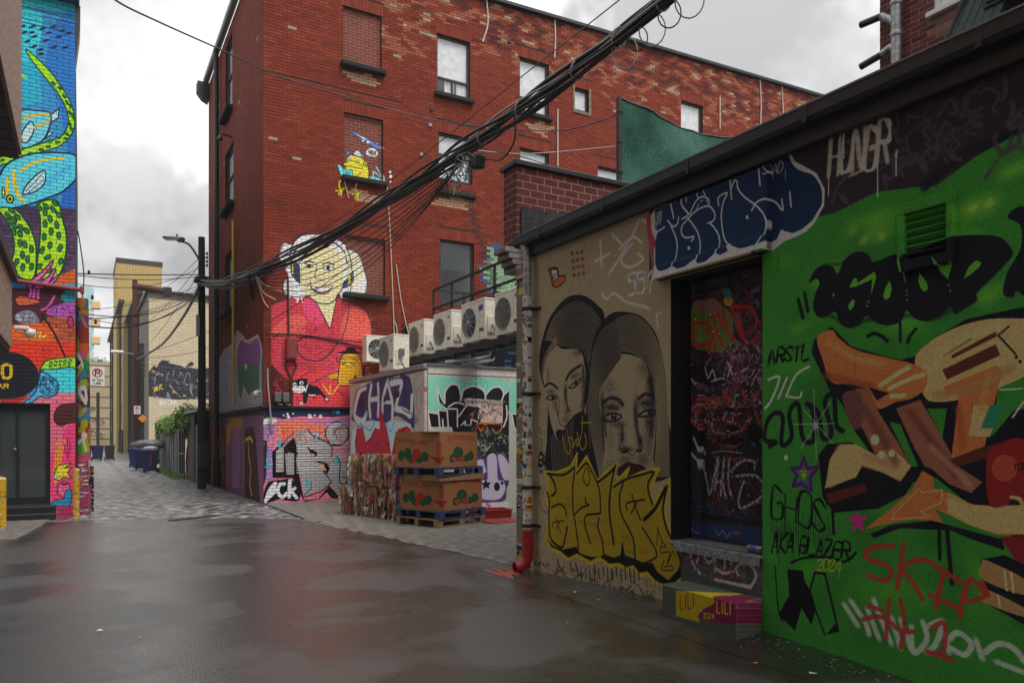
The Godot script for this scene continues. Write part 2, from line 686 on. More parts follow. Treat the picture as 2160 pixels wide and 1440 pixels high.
# ------------------------------------------------------------------ painted walls: strokes in centimetres on each wall
var PAINT_GARAGE := {"b": [-7.7,-2,-0.05,3.95], "ppm": 340, "unit": 1000, "cols": [190,171,135,59,52,59,68,163,56,146,232,68,203,237,115,94,193,59,115,209,62,52,130,48,78,169,53,59,141,50,40,36,48,42,36,42,94,81,89,237,235,217,71,62,53,115,102,80,138,122,97,91,80,65,237,237,237,237,147,135,237,112,48,68,39,24,75,115,156,163,96,56,37,34,45,176,160,122,185,171,141,48,33,39,232,216,182,68,26,39,232,201,27,49,72,127,190,162,30,223,194,28,140,118,30,119,138,48,209,115,33,146,162,53,21,21,26,115,36,59,45,37,42,138,36,59,213,86,100,30,58,99,99,149,194,28,28,40,115,209,59,237,209,135,237,141,74,185,115,89,115,52,42,237,209,144,52,162,124,185,91,50,237,185,106,138,77,65,232,162,115,237,232,147,216,162,100,209,100,53,237,182,100,138,74,62,232,182,147,237,232,156,138,83,80,237,237,182,171,45,39,216,91,71,162,36,48,237,209,159,209,162,103,237,237,171,237,237,223,121,91,153,94,52,130,209,209,53,237,53,162,193,209,53,216,68,56,232,237,223,216,68,62,68,62,56], "ops": [
["F",0],
["P",1,0,2213,4428,3527,4057,5692,4017,5692,2216,3527,2477,3527,3117,2213,3129],
["P",2,0,3565,3221,3803,3274,4217,3240,4548,3299,4813,3254,4952,3223,5196,3329,5457,3393,5781,3493,5781,-67,3551,-224],
["S",3,326,0,0.8,1,4374,3067,4645,3079],
["S",3,279,0,0.8,1,4093,2789,4337,2824],
["S",3,234,0,0.8,1,5108,3010,5281,3033],
["S",3,178,0,0.8,1,5238,2468,5367,2514],
["S",3,192,0,0.8,1,3886,2470,4062,2531],
["S",3,149,0,0.8,1,5353,3168,5459,3200],
["S",4,106,0,0.9,0.9,4368,3062,4391,3067],
["S",4,104,0,0.9,0.9,4434,3004,4456,3009],
["S",4,102,0,0.9,0.9,4575,2994,4596,2999],
["S",4,92,0,0.9,0.9,5168,3023,5185,3027],
["S",4,90,0,0.9,0.9,5264,3026,5280,3030],
["S",5,157,0,0.75,1,5397,651,5355,698],
["S",6,281,0,0.75,1,5187,840,5222,831],
["S",7,400,0,0.75,1,3998,1929,4173,1919],
["S",8,233,0,0.75,1,4445,495,4237,550],
["S",7,265,0,0.75,1,4620,2207,4772,2254],
["S",9,264,0,0.75,1,4041,2526,3857,2549],
["S",9,350,0,0.75,1,5455,1298,5439,1311],
["S",6,351,0,0.75,1,4728,622,4670,521],
["S",7,293,0,0.75,1,5405,2500,5393,2497],
["S",8,286,0,0.75,1,4665,567,4781,559],
["S",6,303,0,0.75,1,4601,614,4768,602],
["S",6,362,0,0.75,1,4659,2464,4790,2376],
["S",7,226,0,0.75,1,4884,1002,5048,985],
["S",8,303,0,0.75,1,4691,1665,4615,1720],
["S",8,376,0,0.75,1,4704,549,4814,600],
["S",5,202,0,0.75,1,3643,722,3727,783],
["S",5,377,0,0.75,1,4148,614,3970,634],
["S",5,238,0,0.75,1,5211,624,5281,717],
["S",5,185,0,0.75,1,4426,2637,4617,2696],
["S",6,176,0,0.75,1,5066,2909,5213,2835],
["S",8,166,0,0.75,1,4724,3042,4910,3059],
["S",8,367,0,0.75,1,3712,2213,3844,2248],
["S",8,349,0,0.75,1,4663,2230,4758,2146],
["S",9,254,0,0.75,1,5107,806,5012,762],
["S",7,375,0,0.75,1,4334,2852,4529,2810],
["S",6,177,0,0.75,1,5145,1740,5295,1778],
["S",5,321,0,0.75,1,4867,1919,5033,1881],
["S",9,195,0,0.75,1,4204,2791,4266,2778],
["S",9,186,0,0.75,1,5434,691,5418,728],
["S",8,324,0,0.75,1,4842,1386,4749,1396],
["S",5,251,0,0.75,1,4730,3033,4594,3064],
["S",5,232,0,0.75,1,3836,2951,3692,3042],
["S",6,288,0,0.75,1,4720,1807,4673,1774],
["S",7,243,0,0.75,1,5114,2428,4946,2437],
["S",8,180,0,0.75,1,5293,676,5161,599],
["S",5,323,0,0.75,1,4433,1661,4341,1565],
["S",7,189,0,0.75,1,4445,3062,4360,3015],
["S",7,163,0,0.75,1,4976,2945,5025,2939],
["S",5,203,0,0.75,1,5304,1434,5264,1359],
["S",9,214,0,0.75,1,3809,931,3741,877],
["S",5,248,0,0.75,1,3956,2191,3760,2182],
["S",9,348,0,0.75,1,4371,2025,4153,2006],
["S",7,211,0,0.75,1,5140,1155,5290,1229],
["S",7,350,0,0.75,1,4450,1759,4547,1773],
["S",7,215,0,0.75,1,4669,1227,4665,1272],
["S",5,310,0,0.75,1,4551,1221,4680,1306],
["S",9,375,0,0.75,1,4413,314,4582,295],
["S",5,167,0,0.75,1,5335,1274,5271,1314],
["S",7,189,0,0.75,1,4973,1247,4896,1304],
["S",7,156,0,0.75,1,5439,611,5444,577],
["S",7,426,0,0.75,1,4213,568,4087,469],
["S",9,286,0,0.75,1,4418,972,4512,922],
["S",7,295,0,0.75,1,4466,1054,4459,1072],
["S",7,231,0,0.75,1,5037,607,5053,573],
["S",9,256,0,0.75,1,5336,2702,5237,2669],
["S",5,244,0,0.75,1,4465,651,4475,574],
["S",5,162,0,0.75,1,4622,2590,4797,2519],
["S",5,246,0,0.75,1,4868,656,4889,605],
["S",8,220,0,0.75,1,4249,498,4386,595],
["S",6,275,0,0.75,1,4877,1881,4754,1847],
["S",10,79,1,0.85,0.5,4875,3233,5026,3325,5250,3382,5457,3412,5670,3455],
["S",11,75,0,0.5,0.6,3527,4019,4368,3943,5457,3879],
["N",12,60,101,5,4217,3341,5457,3704],
["T",13,37,"HUNGR.",266,0.85,0.3,0.1,4170,3518,4742,3476],
["S",13,27,0,0.7,0.3,4339,3467,4449,3479],
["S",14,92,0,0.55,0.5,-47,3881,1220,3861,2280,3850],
["D",15,1300,16,864,3112,524,835],
["D",16,1300,17,170,1762,208,1456],
["D",17,1820,15,1305,306,1042,199],
["S",18,46,1,0.75,0.35,1440,3680,1465,3399],
["S",18,46,1,0.75,0.35,1347,3478,1600,3508],
["S",18,45,1,0.75,0.35,1639,3694,1806,3552],
["S",18,43,1,0.75,0.35,2066,3737,1967,3618,1759,3430,1590,3299],
["S",18,44,1,0.75,0.35,1759,3518,1967,3589,2101,3501],
["S",18,43,1,0.75,0.35,2035,3416,2123,3341,1922,3303,1783,3410,1967,3531],
["S",18,43,1,0.75,0.35,2101,3728,2230,3640],
["T",18,32,"551",204,0.75,0.35,0.15,1899,3046,2293,2998],
["S",18,43,1,0.7,0.4,1465,3139,1540,3057,1663,3091,1759,3045,1876,2968,2144,2884,2209,2847],
["S",18,39,0,0.6,0.4,2314,2790,2335,2649],
["S",18,33,0,0.6,0.4,2396,2805,2314,2776],
["S",19,50,1,0.7,0.4,2209,3673,2230,3444,2280,3211],
["P",20,0,448,3571,554,3571,640,3541,664,3449,759,3438,800,3411,753,3357,615,3331,529,3373,511,3450],
["S",21,17,0,1,0,448,3571,554,3571,640,3541,664,3449,759,3438,800,3411,753,3357,615,3331,529,3373,511,3450,448,3571],
["P",18,0,505,3553,628,3536,652,3425,554,3402],
["S",21,14,0,1,0,505,3553,628,3536,652,3425,554,3402,505,3553],
["T",22,10,"QUE",54,1,0,0.15,542,3428,628,3439],
["E",23,933,3646,34,-7,0,-23],
["E",23,1023,3636,33,-7,0,-22],
["E",23,1112,3627,33,-7,0,-22],
["E",23,945,3566,34,-7,0,-23],
["E",23,1035,3557,33,-7,0,-22],
["E",23,1123,3548,33,-7,0,-22],
["E",23,956,3486,34,-7,0,-23],
["E",23,1046,3478,33,-7,0,-22],
["E",23,1134,3470,33,-6,0,-22],
["E",23,967,3406,34,-6,0,-23],
["E",23,1057,3399,33,-6,0,-22],
["E",23,1145,3392,33,-6,0,-22],
["P",24,1,1021,3182,818,3183,606,3098,441,2971,313,2773,246,2564,276,2361,384,2156,435,1941,418,1653,469,1185,1515,1234,1603,2388,1515,2882,1402,3007,1215,3126],
["P",0,1,619,2679,739,2623,971,2602,1107,2543,1156,2426,1180,2284,1156,2075,1119,1935,996,1867,869,1783,766,1712,673,1594,579,1668,496,1819,427,2032,370,2187,342,2311,350,2433,441,2577,551,2642],
["H",25,5,20,5,370,2767,579,3027,971,3123,1263,3028,1481,2819,619,2709,673,2671,895,2624,1119,2563,1227,2420],
["H",25,4,9,4,606,2778,384,2613,299,2437,333,2281,622,2694,538,2643,427,2548,350,2402],
["H",25,4,9,4,1481,2806,1425,2540,1310,2192,1192,1877,1215,2477,1239,2280,1215,2072,1143,1920],
["H",25,5,14,3,482,1653,496,1502,524,1217,971,1839,946,1581,971,1237],
["S",24,37,1,0.95,0.35,370,2230,496,2256,646,2187],
["S",24,44,1,0.95,0.4,813,2273,895,2354,1095,2417],
["P",26,1,396,2091,496,2117,633,2099,524,2065],
["S",24,15,1,1,0,396,2091,496,2117,633,2099,524,2065,396,2091],
["P",26,1,864,2187,976,2238,1100,2272,1060,2224,951,2179],
["S",24,15,1,1,0,864,2187,976,2238,1100,2272,1060,2224,951,2179,864,2187],
["E",24,546,2091,38,-2,0,-21],
["E",24,1001,2229,37,-2,0,-26],
["D",24,676,5,496,2158,93,30],
["D",24,832,5,971,2313,99,37],
["D",24,1092,5,797,2120,41,117],
["D",24,1352,5,1131,2231,48,169],
["D",24,572,5,844,1929,77,44],
["D",24,780,5,1046,2549,122,31],
["D",24,416,5,441,2350,33,91],
["D",24,728,5,818,1842,103,44],
["D",24,572,5,579,2026,60,90],
["S",24,70,1,0.7,1,1131,2400,1156,2145,1107,1964],
["S",24,64,1,0.7,1,797,2193,813,2047,857,1929],
["S",24,54,1,0.7,1,606,2025,646,1875],
["S",24,13,1,0.9,0.2,633,2099,681,2023,654,1875,692,1786,797,1767,890,1826],
["P",27,1,600,1690,673,1730,729,1721,797,1726,739,1638,665,1591],
["S",24,38,1,0.9,0.4,797,1755,895,1812,971,1868,1107,1907],
["P",24,1,1816,2886,1647,2897,1515,2855,1379,2750,1291,2581,1244,2279,1192,2003,1239,1722,1379,1227,2512,1281,2466,1833,2452,2100,2398,2370,2325,2573,2213,2711,2059,2819],
["P",0,1,1795,2464,1939,2444,2098,2385,2194,2276,2241,2111,2297,1899,2297,1652,2269,1467,2222,1267,1515,1234,1515,1518,1481,1788,1425,1994,1436,2130,1537,2232,1690,2355,1775,2426],
["H",25,5,26,7,1690,2834,1939,2846,2175,2728,2343,2510,2419,2259,2469,1954,2498,1280,1800,2496,1979,2449,2156,2342,2236,2211,2297,1960,2310,1652,2269,1269],
["H",25,4,20,6,1690,2818,1470,2753,1310,2551,1253,2209,1220,1862,1425,1230,1795,2503,1732,2378,1537,2232,1436,2089,1452,1857,1542,1235],
["S",24,62,1,0.85,0.6,1470,1985,1603,2038,1743,2015,1816,1959],
["S",24,51,1,0.85,0.6,2049,2008,2156,2054,2269,2023],
["P",26,1,1475,1826,1570,1873,1690,1880,1795,1846,1690,1806,1570,1803],
["S",24,20,1,1,0,1475,1826,1570,1873,1690,1880,1795,1846,1690,1806,1570,1803,1475,1826],
["P",26,1,2049,1846,2137,1889,2269,1902,2284,1855,2146,1838],
["S",24,19,1,1,0,2049,1846,2137,1889,2269,1902,2284,1855,2146,1838,2049,1846],
["E",24,1668,1847,51,-1,0,-32],
["E",24,2222,1876,38,-1,0,-27],
["E",28,1673,1862,11,0,0,-9],
["D",24,2340,5,1625,1946,150,53],
["D",24,2340,5,2175,1965,113,56],
["D",24,1300,5,1537,1841,88,108],
["D",24,1300,5,1732,1771,125,40],
["D",24,1820,4,2213,1789,75,75],
["D",24,2080,5,2019,1869,43,191],
["D",24,1300,5,1795,1640,54,105],
["D",24,1300,5,2078,1589,47,76],
["D",24,1300,5,1858,1523,102,29],
["D",24,1300,5,1603,1613,129,161],
["D",24,2340,4,2213,1615,75,199],
["D",24,1300,5,1858,1419,122,52],
["D",24,1560,5,2117,1413,96,76],
["D",24,1040,5,1603,2148,108,80],
["D",24,1300,5,2137,2293,95,88],
["D",24,1040,5,1647,1347,128,80],
["D",24,1820,4,2222,2137,56,99],
["D",24,1040,5,1470,2047,45,95],
["S",24,112,1,0.7,1,2222,2212,2260,1962,2241,1652],
["S",24,77,1,0.7,1,1999,1934,2029,1742,2078,1589],
["S",24,81,1,0.7,1,1481,2032,1493,1856,1537,1653],
["S",24,65,1,0.7,1,1795,1770,1816,1613],
["S",24,62,1,0.7,1,1581,1948,1732,1929],
["S",24,58,1,0.7,1,2098,1968,2251,1962],
["S",24,16,1,0.75,0.35,1816,1692,1795,1613,1758,1534,1795,1489,1878,1517,1959,1460,2019,1515,2108,1533,2088,1602,2019,1704],
["E",24,1841,1499,53,1,0,-16],
["E",24,2063,1511,47,1,0,-14],
["P",29,1,1732,1323,1878,1393,1979,1386,2117,1369,2184,1309,2137,1263,1775,1246],
["S",30,18,1,0.85,0.3,739,1653,797,1507,869,1457,895,1537,857,1638,946,1610,941,1523,1016,1624,1026,1539,1107,1681,1124,1864],
["S",30,17,0,0.85,0.3,1095,1794,1286,1798],
["S",30,17,1,0.85,0.3,1021,1696,1107,1511,1192,1569,1168,1681],
["S",30,14,0,0.6,0.4,1239,1778,1263,1528],
["S",24,9,1,0.8,0.2,241,1746,327,1714,270,1692,342,1668],
["S",24,9,1,0.8,0.2,241,1638,327,1607,270,1584,342,1561],
["S",24,9,1,0.8,0.2,241,1553,327,1523,270,1499,342,1477],
["T",24,40,"BA",124,0.9,0.3,0.15,241,1313,469,1321],
["S",31,62,0,0.8,0.5,270,1237,441,1259],
["P",32,0,344,1246,622,1245,895,1315,1026,1473,1006,1267,1199,1443,1388,1195,1715,1391,1655,1161,1915,1346,1849,1224,2090,1306,2354,1356,2221,1143,2280,978,2376,1186,2393,1124,2498,1256,2427,942,2519,749,2657,567,2663,436,2574,298,2462,260,2273,286,2183,351,2074,313,1979,380,1882,334,1766,369,1594,332,1434,385,1268,306,1016,360,854,285,697,340,513,363,379,467,469,756,390,1004,457,1142],
["S",33,29,0,1,0.3,344,1246,622,1245,895,1315,1026,1473,1006,1267,1199,1443,1388,1195,1715,1391,1655,1161,1915,1346,1849,1224,2090,1306,2354,1356,2221,1143,2280,978,2376,1186,2393,1124,2498,1256,2427,942,2519,749,2657,567,2663,436,2574,298,2462,260,2273,286,2183,351,2074,313,1979,380,1882,334,1766,369,1594,332,1434,385,1268,306,1016,360,854,285,697,340,513,363,379,467,469,756,390,1004,457,1142,344,1246],
["H",34,5,40,3,622,1186,622,829,622,472,2243,1263,2243,965,2243,569],
["S",35,69,0,0.7,0.9,1016,908,1153,903],
["S",35,70,0,0.7,0.9,771,888,915,884],
["S",35,67,0,0.7,0.9,1249,726,1379,724],
["S",36,65,0,0.7,0.9,1434,766,1559,764],
["S",36,65,0,0.7,0.9,1542,562,1664,562],
["S",35,63,0,0.7,0.9,1783,654,1899,653],
["S",36,67,0,0.7,0.9,1286,597,1416,596],
["S",35,62,0,0.7,0.9,1882,521,1995,521],
["S",36,61,0,0.7,0.9,2043,542,2152,542],
["S",35,68,0,0.7,0.9,1075,731,1211,729],
["S",36,71,0,0.7,0.9,687,480,833,481],
["S",37,60,1,0.7,0.9,469,1155,622,1043,579,825],
["S",37,57,1,0.7,0.9,1036,1149,1095,1073,1036,978],
["S",37,54,1,0.7,0.9,1488,1043,1524,862,1506,687],
["S",37,52,1,0.7,0.9,1899,1185,2090,1225,2152,1108],
["P",38,0,413,471,557,404,750,388,1016,457,1075,391,1249,381,1416,398,1524,441,1664,428,1775,464,1803,625,1849,475,1995,464,2090,447,2183,451,2258,462,2332,384,2477,335,2602,445,2654,548,2650,396,2547,313,2448,281,2288,308,2183,371,2059,336,1979,400,1866,363,1766,390,1594,359,1434,406,1268,339,1016,383,854,314,708,365,513,387],
["S",38,36,1,1,0.15,469,1215,579,1112,592,1017,513,970],
["S",38,32,1,1,0.15,413,1006,469,913,457,767,469,574,513,471,665,412,754,435,833,649],
["S",38,26,1,1,0.15,513,838,687,891,792,843,817,775],
["S",38,28,1,1,0.15,980,1295,940,1063,952,834,1000,666,1052,444],
["S",38,23,1,1,0.15,960,789,1095,878,1239,923,1192,939,1169,999],
["S",38,27,1,1,0.15,1296,1284,1416,1114,1445,898,1416,850,1192,808,1172,696,1268,522],
["S",38,26,1,1,0.15,1416,808,1401,698,1474,575,1497,437],
["S",38,34,1,1,0.15,1690,1353,1633,1181,1598,1018,1598,858,1633,701,1667,566],
["S",38,27,1,1,0.15,1820,1191,1761,1051,1786,885,1899,750,1979,636,2003,465],
["S",38,22,1,1,0.15,2109,778,2213,684,2320,539,2152,446],
["S",38,44,1,1,0.15,2137,856,2288,969,2441,1176],
["S",38,29,1,1,0.15,2462,1196,2408,1018,2412,921,2462,791,2588,643,2646,518],
["S",38,32,1,1,0.15,424,1223,750,1221,972,1312],
["S",38,30,1,1,0.15,1016,1248,1192,1364,1290,1279],
["S",38,33,1,1,0.15,1398,1174,1594,1275,1695,1353],
["S",38,28,1,1,0.15,1664,1140,1849,1221,2090,1281,2273,1314,2198,1211,2205,1122,2261,1007],
["S",38,18,1,1,0.15,1188,1325,1134,1199,1211,1130,1260,1205,1211,1326],
["S",38,14,1,1,0.2,611,733,644,665,718,566],
["S",38,14,1,1,0.2,546,619,546,667,771,713],
["S",38,14,1,1,0.2,600,601,676,692],
["S",38,20,1,1,0.2,1957,1081,1995,985,2084,847],
["S",38,20,1,1,0.2,1879,926,1879,993,2146,1046],
["S",38,20,1,1,0.2,1944,899,2034,1021],
["S",38,13,1,1,0.2,2332,806,2318,628],
["S",38,13,1,1,0.2,2332,796,2391,686,2448,634,2391,627],
["S",38,13,1,1,0.2,2391,686,2376,576,2491,592,2462,482],
["S",38,12,1,1,0.2,2533,607,2477,494],
["S",38,13,1,1,0.2,2419,505,2391,422,2533,435,2519,471,2419,446],
["S",39,55,0,0.6,0.6,644,261,665,169],
["S",39,53,0,0.6,0.6,895,274,915,184],
["S",39,53,0,0.6,0.6,996,277,1016,189],
["S",39,49,0,0.6,0.6,1629,295,1647,212],
["S",39,47,0,0.6,0.6,1931,300,1947,221],
["S",39,51,0,0.6,0.6,1342,306,1361,220],
["S",38,27,0,0.8,0.4,1095,246,1107,90],
["S",38,27,0,0.8,0.4,1176,245,1188,132],
["S",38,27,0,0.8,0.4,1256,244,1268,86],
["S",38,26,0,0.8,0.4,1335,276,1346,128],
["S",38,26,0,0.8,0.4,1412,274,1423,169],
["S",38,26,0,0.8,0.4,1488,306,1499,210],
["S",38,26,0,0.8,0.4,1563,304,1573,164],
["S",38,26,0,0.8,0.4,1636,302,1647,204],
["S",38,25,0,0.8,0.4,1708,333,1719,243],
["S",38,25,0,0.8,0.4,1780,331,1790,198],
["S",38,25,0,0.8,0.4,1849,360,1859,237],
["S",38,25,0,0.8,0.4,1918,358,1928,275],
["S",38,25,0,0.8,0.4,1986,356,1995,231],
["S",38,24,0,0.8,0.4,2052,385,2062,269],
["S",38,8,1,0.8,0.2,2152,265,2183,291,2167,228,2198,243],
["S",38,8,1,0.8,0.2,2213,276,2243,291,2228,231,2258,242],
["S",38,8,1,0.8,0.2,2273,286,2303,291,2288,233,2318,240],
["S",38,8,1,0.8,0.2,2332,296,2362,291,2347,236,2376,239],
["S",38,8,1,0.8,0.2,2391,306,2419,291,2405,238,2434,237],
["S",38,8,1,0.8,0.2,2448,315,2477,291,2462,240,2491,236],
["S",38,8,1,0.8,0.2,2505,325,2533,291,2519,243,2547,234],
["N",40,14,11,3,217,448,424,671],
["S",31,22,0,0.6,0.5,310,950,390,1078],
["S",31,25,1,0.6,0.5,264,898,310,803,424,764],
["S",41,30,0,0.6,0.6,194,346,217,225],
["P",42,1,2173,3729,2230,3733,2300,3466,2300,3364,2202,3497],
["P",18,0,2230,3733,2286,3774,2555,3798,2974,3797,3266,3818,3575,3856,3822,3836,3876,3722,4068,3574,4139,3438,4135,3318,4051,3210,3982,3168,3912,3152,3785,3140,3672,3093,3635,3108,2382,3100,2230,3118,2286,3219,2272,3389,2314,3463,2244,3581],
["P",43,0,2286,3756,2542,3788,2709,3799,2974,3784,3266,3794,3575,3833,3803,3820,3858,3720,3912,3651,4051,3565,4119,3444,4119,3337,4034,3236,3947,3192,3858,3183,3785,3215,3751,3238,3710,3172,3643,3157,3575,3148,3413,3152,3330,3194,3244,3246,3287,3163,3201,3145,3145,3177,3032,3125,2939,3127,2904,3176,2783,3132,2684,3133,2620,3172,2542,3152,2450,3156,2369,3231,2341,3346,2369,3450,2396,3531,2335,3605],
["S",18,18,1,1,0.1,2555,3784,2588,3695,2614,3604],
["S",18,18,1,1,0.1,2709,3769,2721,3687,2801,3587,2721,3568],
["S",18,16,1,1,0.1,2536,3601,2607,3530,2665,3543,2677,3593],
["S",18,16,1,1,0.1,2396,3531,2490,3550],
["S",18,14,1,1,0.1,2581,3536,2646,3415,2658,3306,2614,3174],
["S",18,16,1,1,0.1,2820,3583,2892,3675,2974,3695,3044,3651,3050,3608],
["S",18,16,1,1,0.1,2801,3553,2904,3595,3032,3600,3101,3544,3117,3482,3089,3455,3032,3453],
["S",18,16,1,1,0.1,2807,3555,2721,3503,2721,3433,2771,3391,2868,3377,2838,3345],
["S",18,14,1,1,0.1,2807,3542,2904,3424,2945,3313,2939,3229,2916,3157],
["S",18,15,1,1,0.1,3067,3444,3145,3350,3173,3262,3145,3177],
["S",18,15,1,1,0.1,3162,3565,3157,3637,3255,3646,3212,3581,3190,3472,3212,3319,3255,3235,3330,3186],
["S",18,15,1,1,0.1,3282,3781,3303,3580],
["S",18,15,1,1,0.1,3303,3677,3330,3722,3361,3709,3372,3650,3434,3569,3555,3465,3633,3375,3657,3292,3633,3205,3575,3148],
["S",18,16,1,1,0.1,3515,3436,3565,3486,3643,3492,3710,3447,3766,3379,3757,3468],
["S",18,16,1,1,0.1,3831,3504,3844,3384],
["S",18,16,1,1,0.1,3575,3825,3599,3608],
["S",18,16,1,1,0.1,3822,3806,3858,3720,3921,3648,4051,3565,4119,3444,4123,3335,4043,3234,3947,3188],
["S",18,12,1,1,0.1,2771,3752,2777,3698],
["S",18,12,1,1,0.1,2892,3770,2922,3693],
["S",18,12,1,1,0.1,2963,3775,3009,3694],
["S",18,11,1,1,0.1,2898,3605,2928,3640],
["S",18,12,1,1,0.1,2951,3659,2974,3662],
["S",18,10,1,1,0.1,3021,3649,3027,3631],
["T",18,8,"SAD.",77,1,0.1,0.15,3619,3688,3822,3671],
["T",18,9,"81",101,1,0.1,0.15,2376,3605,2470,3613],
["E",18,3468,3393,15,-4,0,-16],
["E",18,2807,3293,17,-4,0,-16],
["S",44,5,0,0.8,0.2,2382,3233,2928,3227,3633,3232],
["P",45,1,4003,2785,4058,2868,4139,2887,4209,2858,4247,2802,4294,2882,4368,2926,4441,2917,4497,2877,4528,2831,4687,2851,4731,2787,4760,2836,5052,2875,5190,2859,5309,2825,5367,2775,5401,2707,5384,2674,5309,2602,5202,2509,5202,2465,5128,2425,5071,2401,5039,2451,4987,2406,4899,2382,4816,2410,4760,2466,4723,2409,4650,2387,4559,2410,4473,2471,4417,2421,4344,2405,4268,2448,4226,2536,4147,2509,4076,2526,4040,2601,4058,2691,4094,2762,4067,2801],
["S",45,54,1,0.6,1,4103,2553,4182,2519,4352,2422,4497,2446,4635,2400,4767,2437,4920,2389,5052,2436],
["S",45,47,1,0.6,1,4022,2798,4121,2879,4268,2872,4433,2912],
["P",46,0,4340,2689,4373,2749,4397,2745,4405,2710,4532,2766,4544,2725,4505,2610,4516,2716,4385,2688],
["P",46,0,4327,2558,4360,2601,4385,2593,4373,2551,4348,2529],
["P",46,0,4639,2686,4657,2627,4642,2574,4612,2559,4594,2588,4612,2642],
["P",46,0,4846,2696,4893,2627,4903,2585,4879,2569,4851,2601,4837,2650],
["P",46,0,4940,2785,4987,2716,5032,2716,5058,2727,5026,2623,4980,2677],
["P",46,0,5122,2606,5153,2676,5196,2707,5226,2687,5217,2664,5165,2629],
["P",46,0,4698,2842,4731,2787,4758,2637,4745,2667,4716,2783],
["P",46,0,4196,2646,4217,2676,4224,2656],
["E",46,4760,2598,6,-1,0,-7],
["E",46,4760,2570,6,-1,0,-7],
["E",46,4761,2537,6,-1,0,-7],
["E",46,4486,2569,7,-1,0,-7],
["E",46,4478,2541,7,-1,0,-7],
["E",46,5032,2586,6,-1,0,-7],
["E",46,5042,2548,6,-1,0,-7],
["S",45,36,0,1,0.2,3909,2676,3952,2532],
["S",45,34,0,1,0.2,3966,2714,3994,2577],
["P",45,1,5373,2920,5418,2963,5479,2953,5511,2921,5511,2446,5423,2484,5401,2452,5350,2478,5367,2592,5440,2723,5440,2855],
["S",45,24,0,1,0.2,4713,2403,4716,2272],
["S",45,29,1,1,0.2,4481,2333,4528,2346,4590,2317,4627,2281],
["S",45,27,1,1,0.2,4823,2341,4781,2299,4767,2259],
["P",45,0,5129,2359,5295,2376,5531,2392,5531,1219,5439,1046,5220,1192,5035,1327,4951,1391,4807,1356,4746,1266,4558,1163,4215,1103,4122,1207,4085,1512,4159,1594,4357,1611,4492,1551,4391,1673,4269,1893,4178,1985,4027,2262,4046,2358,4196,2437,4357,2277,4590,2193,4716,2152,4836,2170,4951,2271],
["P",47,1,4814,2136,4894,2235,5062,2313,5245,2343,5416,2327,5531,2292,5531,2055,5356,1941,5245,1921,5089,1874,4951,1866,4873,1912],
["P",2,0,5320,1930,5451,1986,5531,1968,5531,1818,5404,1797,5283,1643],
["P",48,1,4075,2371,4196,2413,4251,2351,4391,2250,4654,2165,4807,2116,4894,2052,4880,1954,4792,1894,4685,1877,4558,1837,4492,1960,4357,2014,4196,2039,4122,2205],
["P",49,0,4391,1981,4492,1975,4566,1807,4716,1584,4792,1456,4716,1351,4590,1404,4425,1443,4374,1364,4178,1275,4178,1482,4251,1595,4374,1596,4542,1522,4442,1703,4322,1860],
["P",47,0,4141,1273,4182,1482,4269,1592,4391,1596,4542,1522,4654,1583,4789,1456,4719,1359,4590,1411,4442,1451,4391,1365,4286,1328],
["P",49,0,4685,1833,4851,1884,4993,1643,5089,1466,5232,1378,5168,1308,5035,1354,4923,1446,4880,1459,4807,1585,4716,1774],
["P",2,0,4638,1746,4716,1730,4836,1457,4792,1456],
["P",2,0,4894,1826,5021,1822,4993,1643],
["P",48,0,5007,1961,5313,2067,5344,2032,5295,1826,5245,1590,5048,1513,5096,1915,5004,1899],
["P",50,0,4993,1504,5048,1513,5245,1584,5332,1617,5320,1539,5048,1451],
["P",50,0,4993,2065,5307,2191,5332,2124,5021,2001],
["P",50,0,5048,2150,5313,2269,5313,2236,5055,2129],
["P",50,0,4993,2155,5168,2246,5175,2235,5000,2144],
["P",51,0,5181,1837,5270,1834,5220,1696,5295,1709,5276,1646,5152,1650],
["P",52,0,5276,1834,5350,1837,5295,1696,5226,1699],
["P",50,0,4150,1233,4459,1330,4479,1278,4178,1163],
["P",45,0,4233,1136,4476,1244,4484,1221,4233,1111],
["S",53,96,1,0.8,1,4141,2091,4357,2029,4525,1989],
["S",54,96,1,0.8,1,4178,2328,4374,2198,4590,2134],
["S",55,107,1,0.8,1,4442,1856,4590,1642,4685,1467],
["S",56,91,1,0.8,1,4459,1520,4654,1451],
["S",57,99,1,0.8,1,4894,2066,5089,2228,5320,2294],
["S",58,98,1,0.8,1,4951,1908,5168,1938,5392,2041],
["S",59,82,1,0.8,1,5089,1833,5116,1589],
["S",60,79,1,0.8,1,5270,2011,5220,1802],
["S",61,86,1,0.8,1,4777,1815,4951,1587,5089,1398],
["S",62,70,1,0.8,1,4923,1587,5168,1348],
["S",63,39,1,0.95,0.25,4574,1993,4716,2072,4777,2096],
["S",63,38,1,0.95,0.25,4638,1967,4807,2030,4873,2039],
["S",63,38,1,0.95,0.25,4654,1915,4746,1918],
["P",45,0,4492,1983,4638,1938,4550,1890],
["P",64,1,4286,1940,4425,1948,4434,1734,4357,1719],
["E",65,4534,1627,33,0,0,-36],
["E",65,4582,1527,24,1,0,-27],
["E",65,4654,1536,22,0,0,-25],
["S",18,9,0,1,0,5332,1922,5451,1922],
["S",18,9,0,1,0,5398,1759,5457,1846],
["S",45,9,0,1,0,5380,2286,5320,2242,5416,2122],
["E",45,5419,2105,9,-1,0,-10],
["E",45,5439,2078,9,-1,0,-10],
["P",48,0,4459,1013,4654,1174,4792,1300,4865,1432,4937,1393,4937,1323,5035,1302,5168,1243,5295,1240,5428,1257,5462,1089,5320,1073,5168,1109,5035,1164,4937,1197,5000,1113,4807,1115,4622,1067],
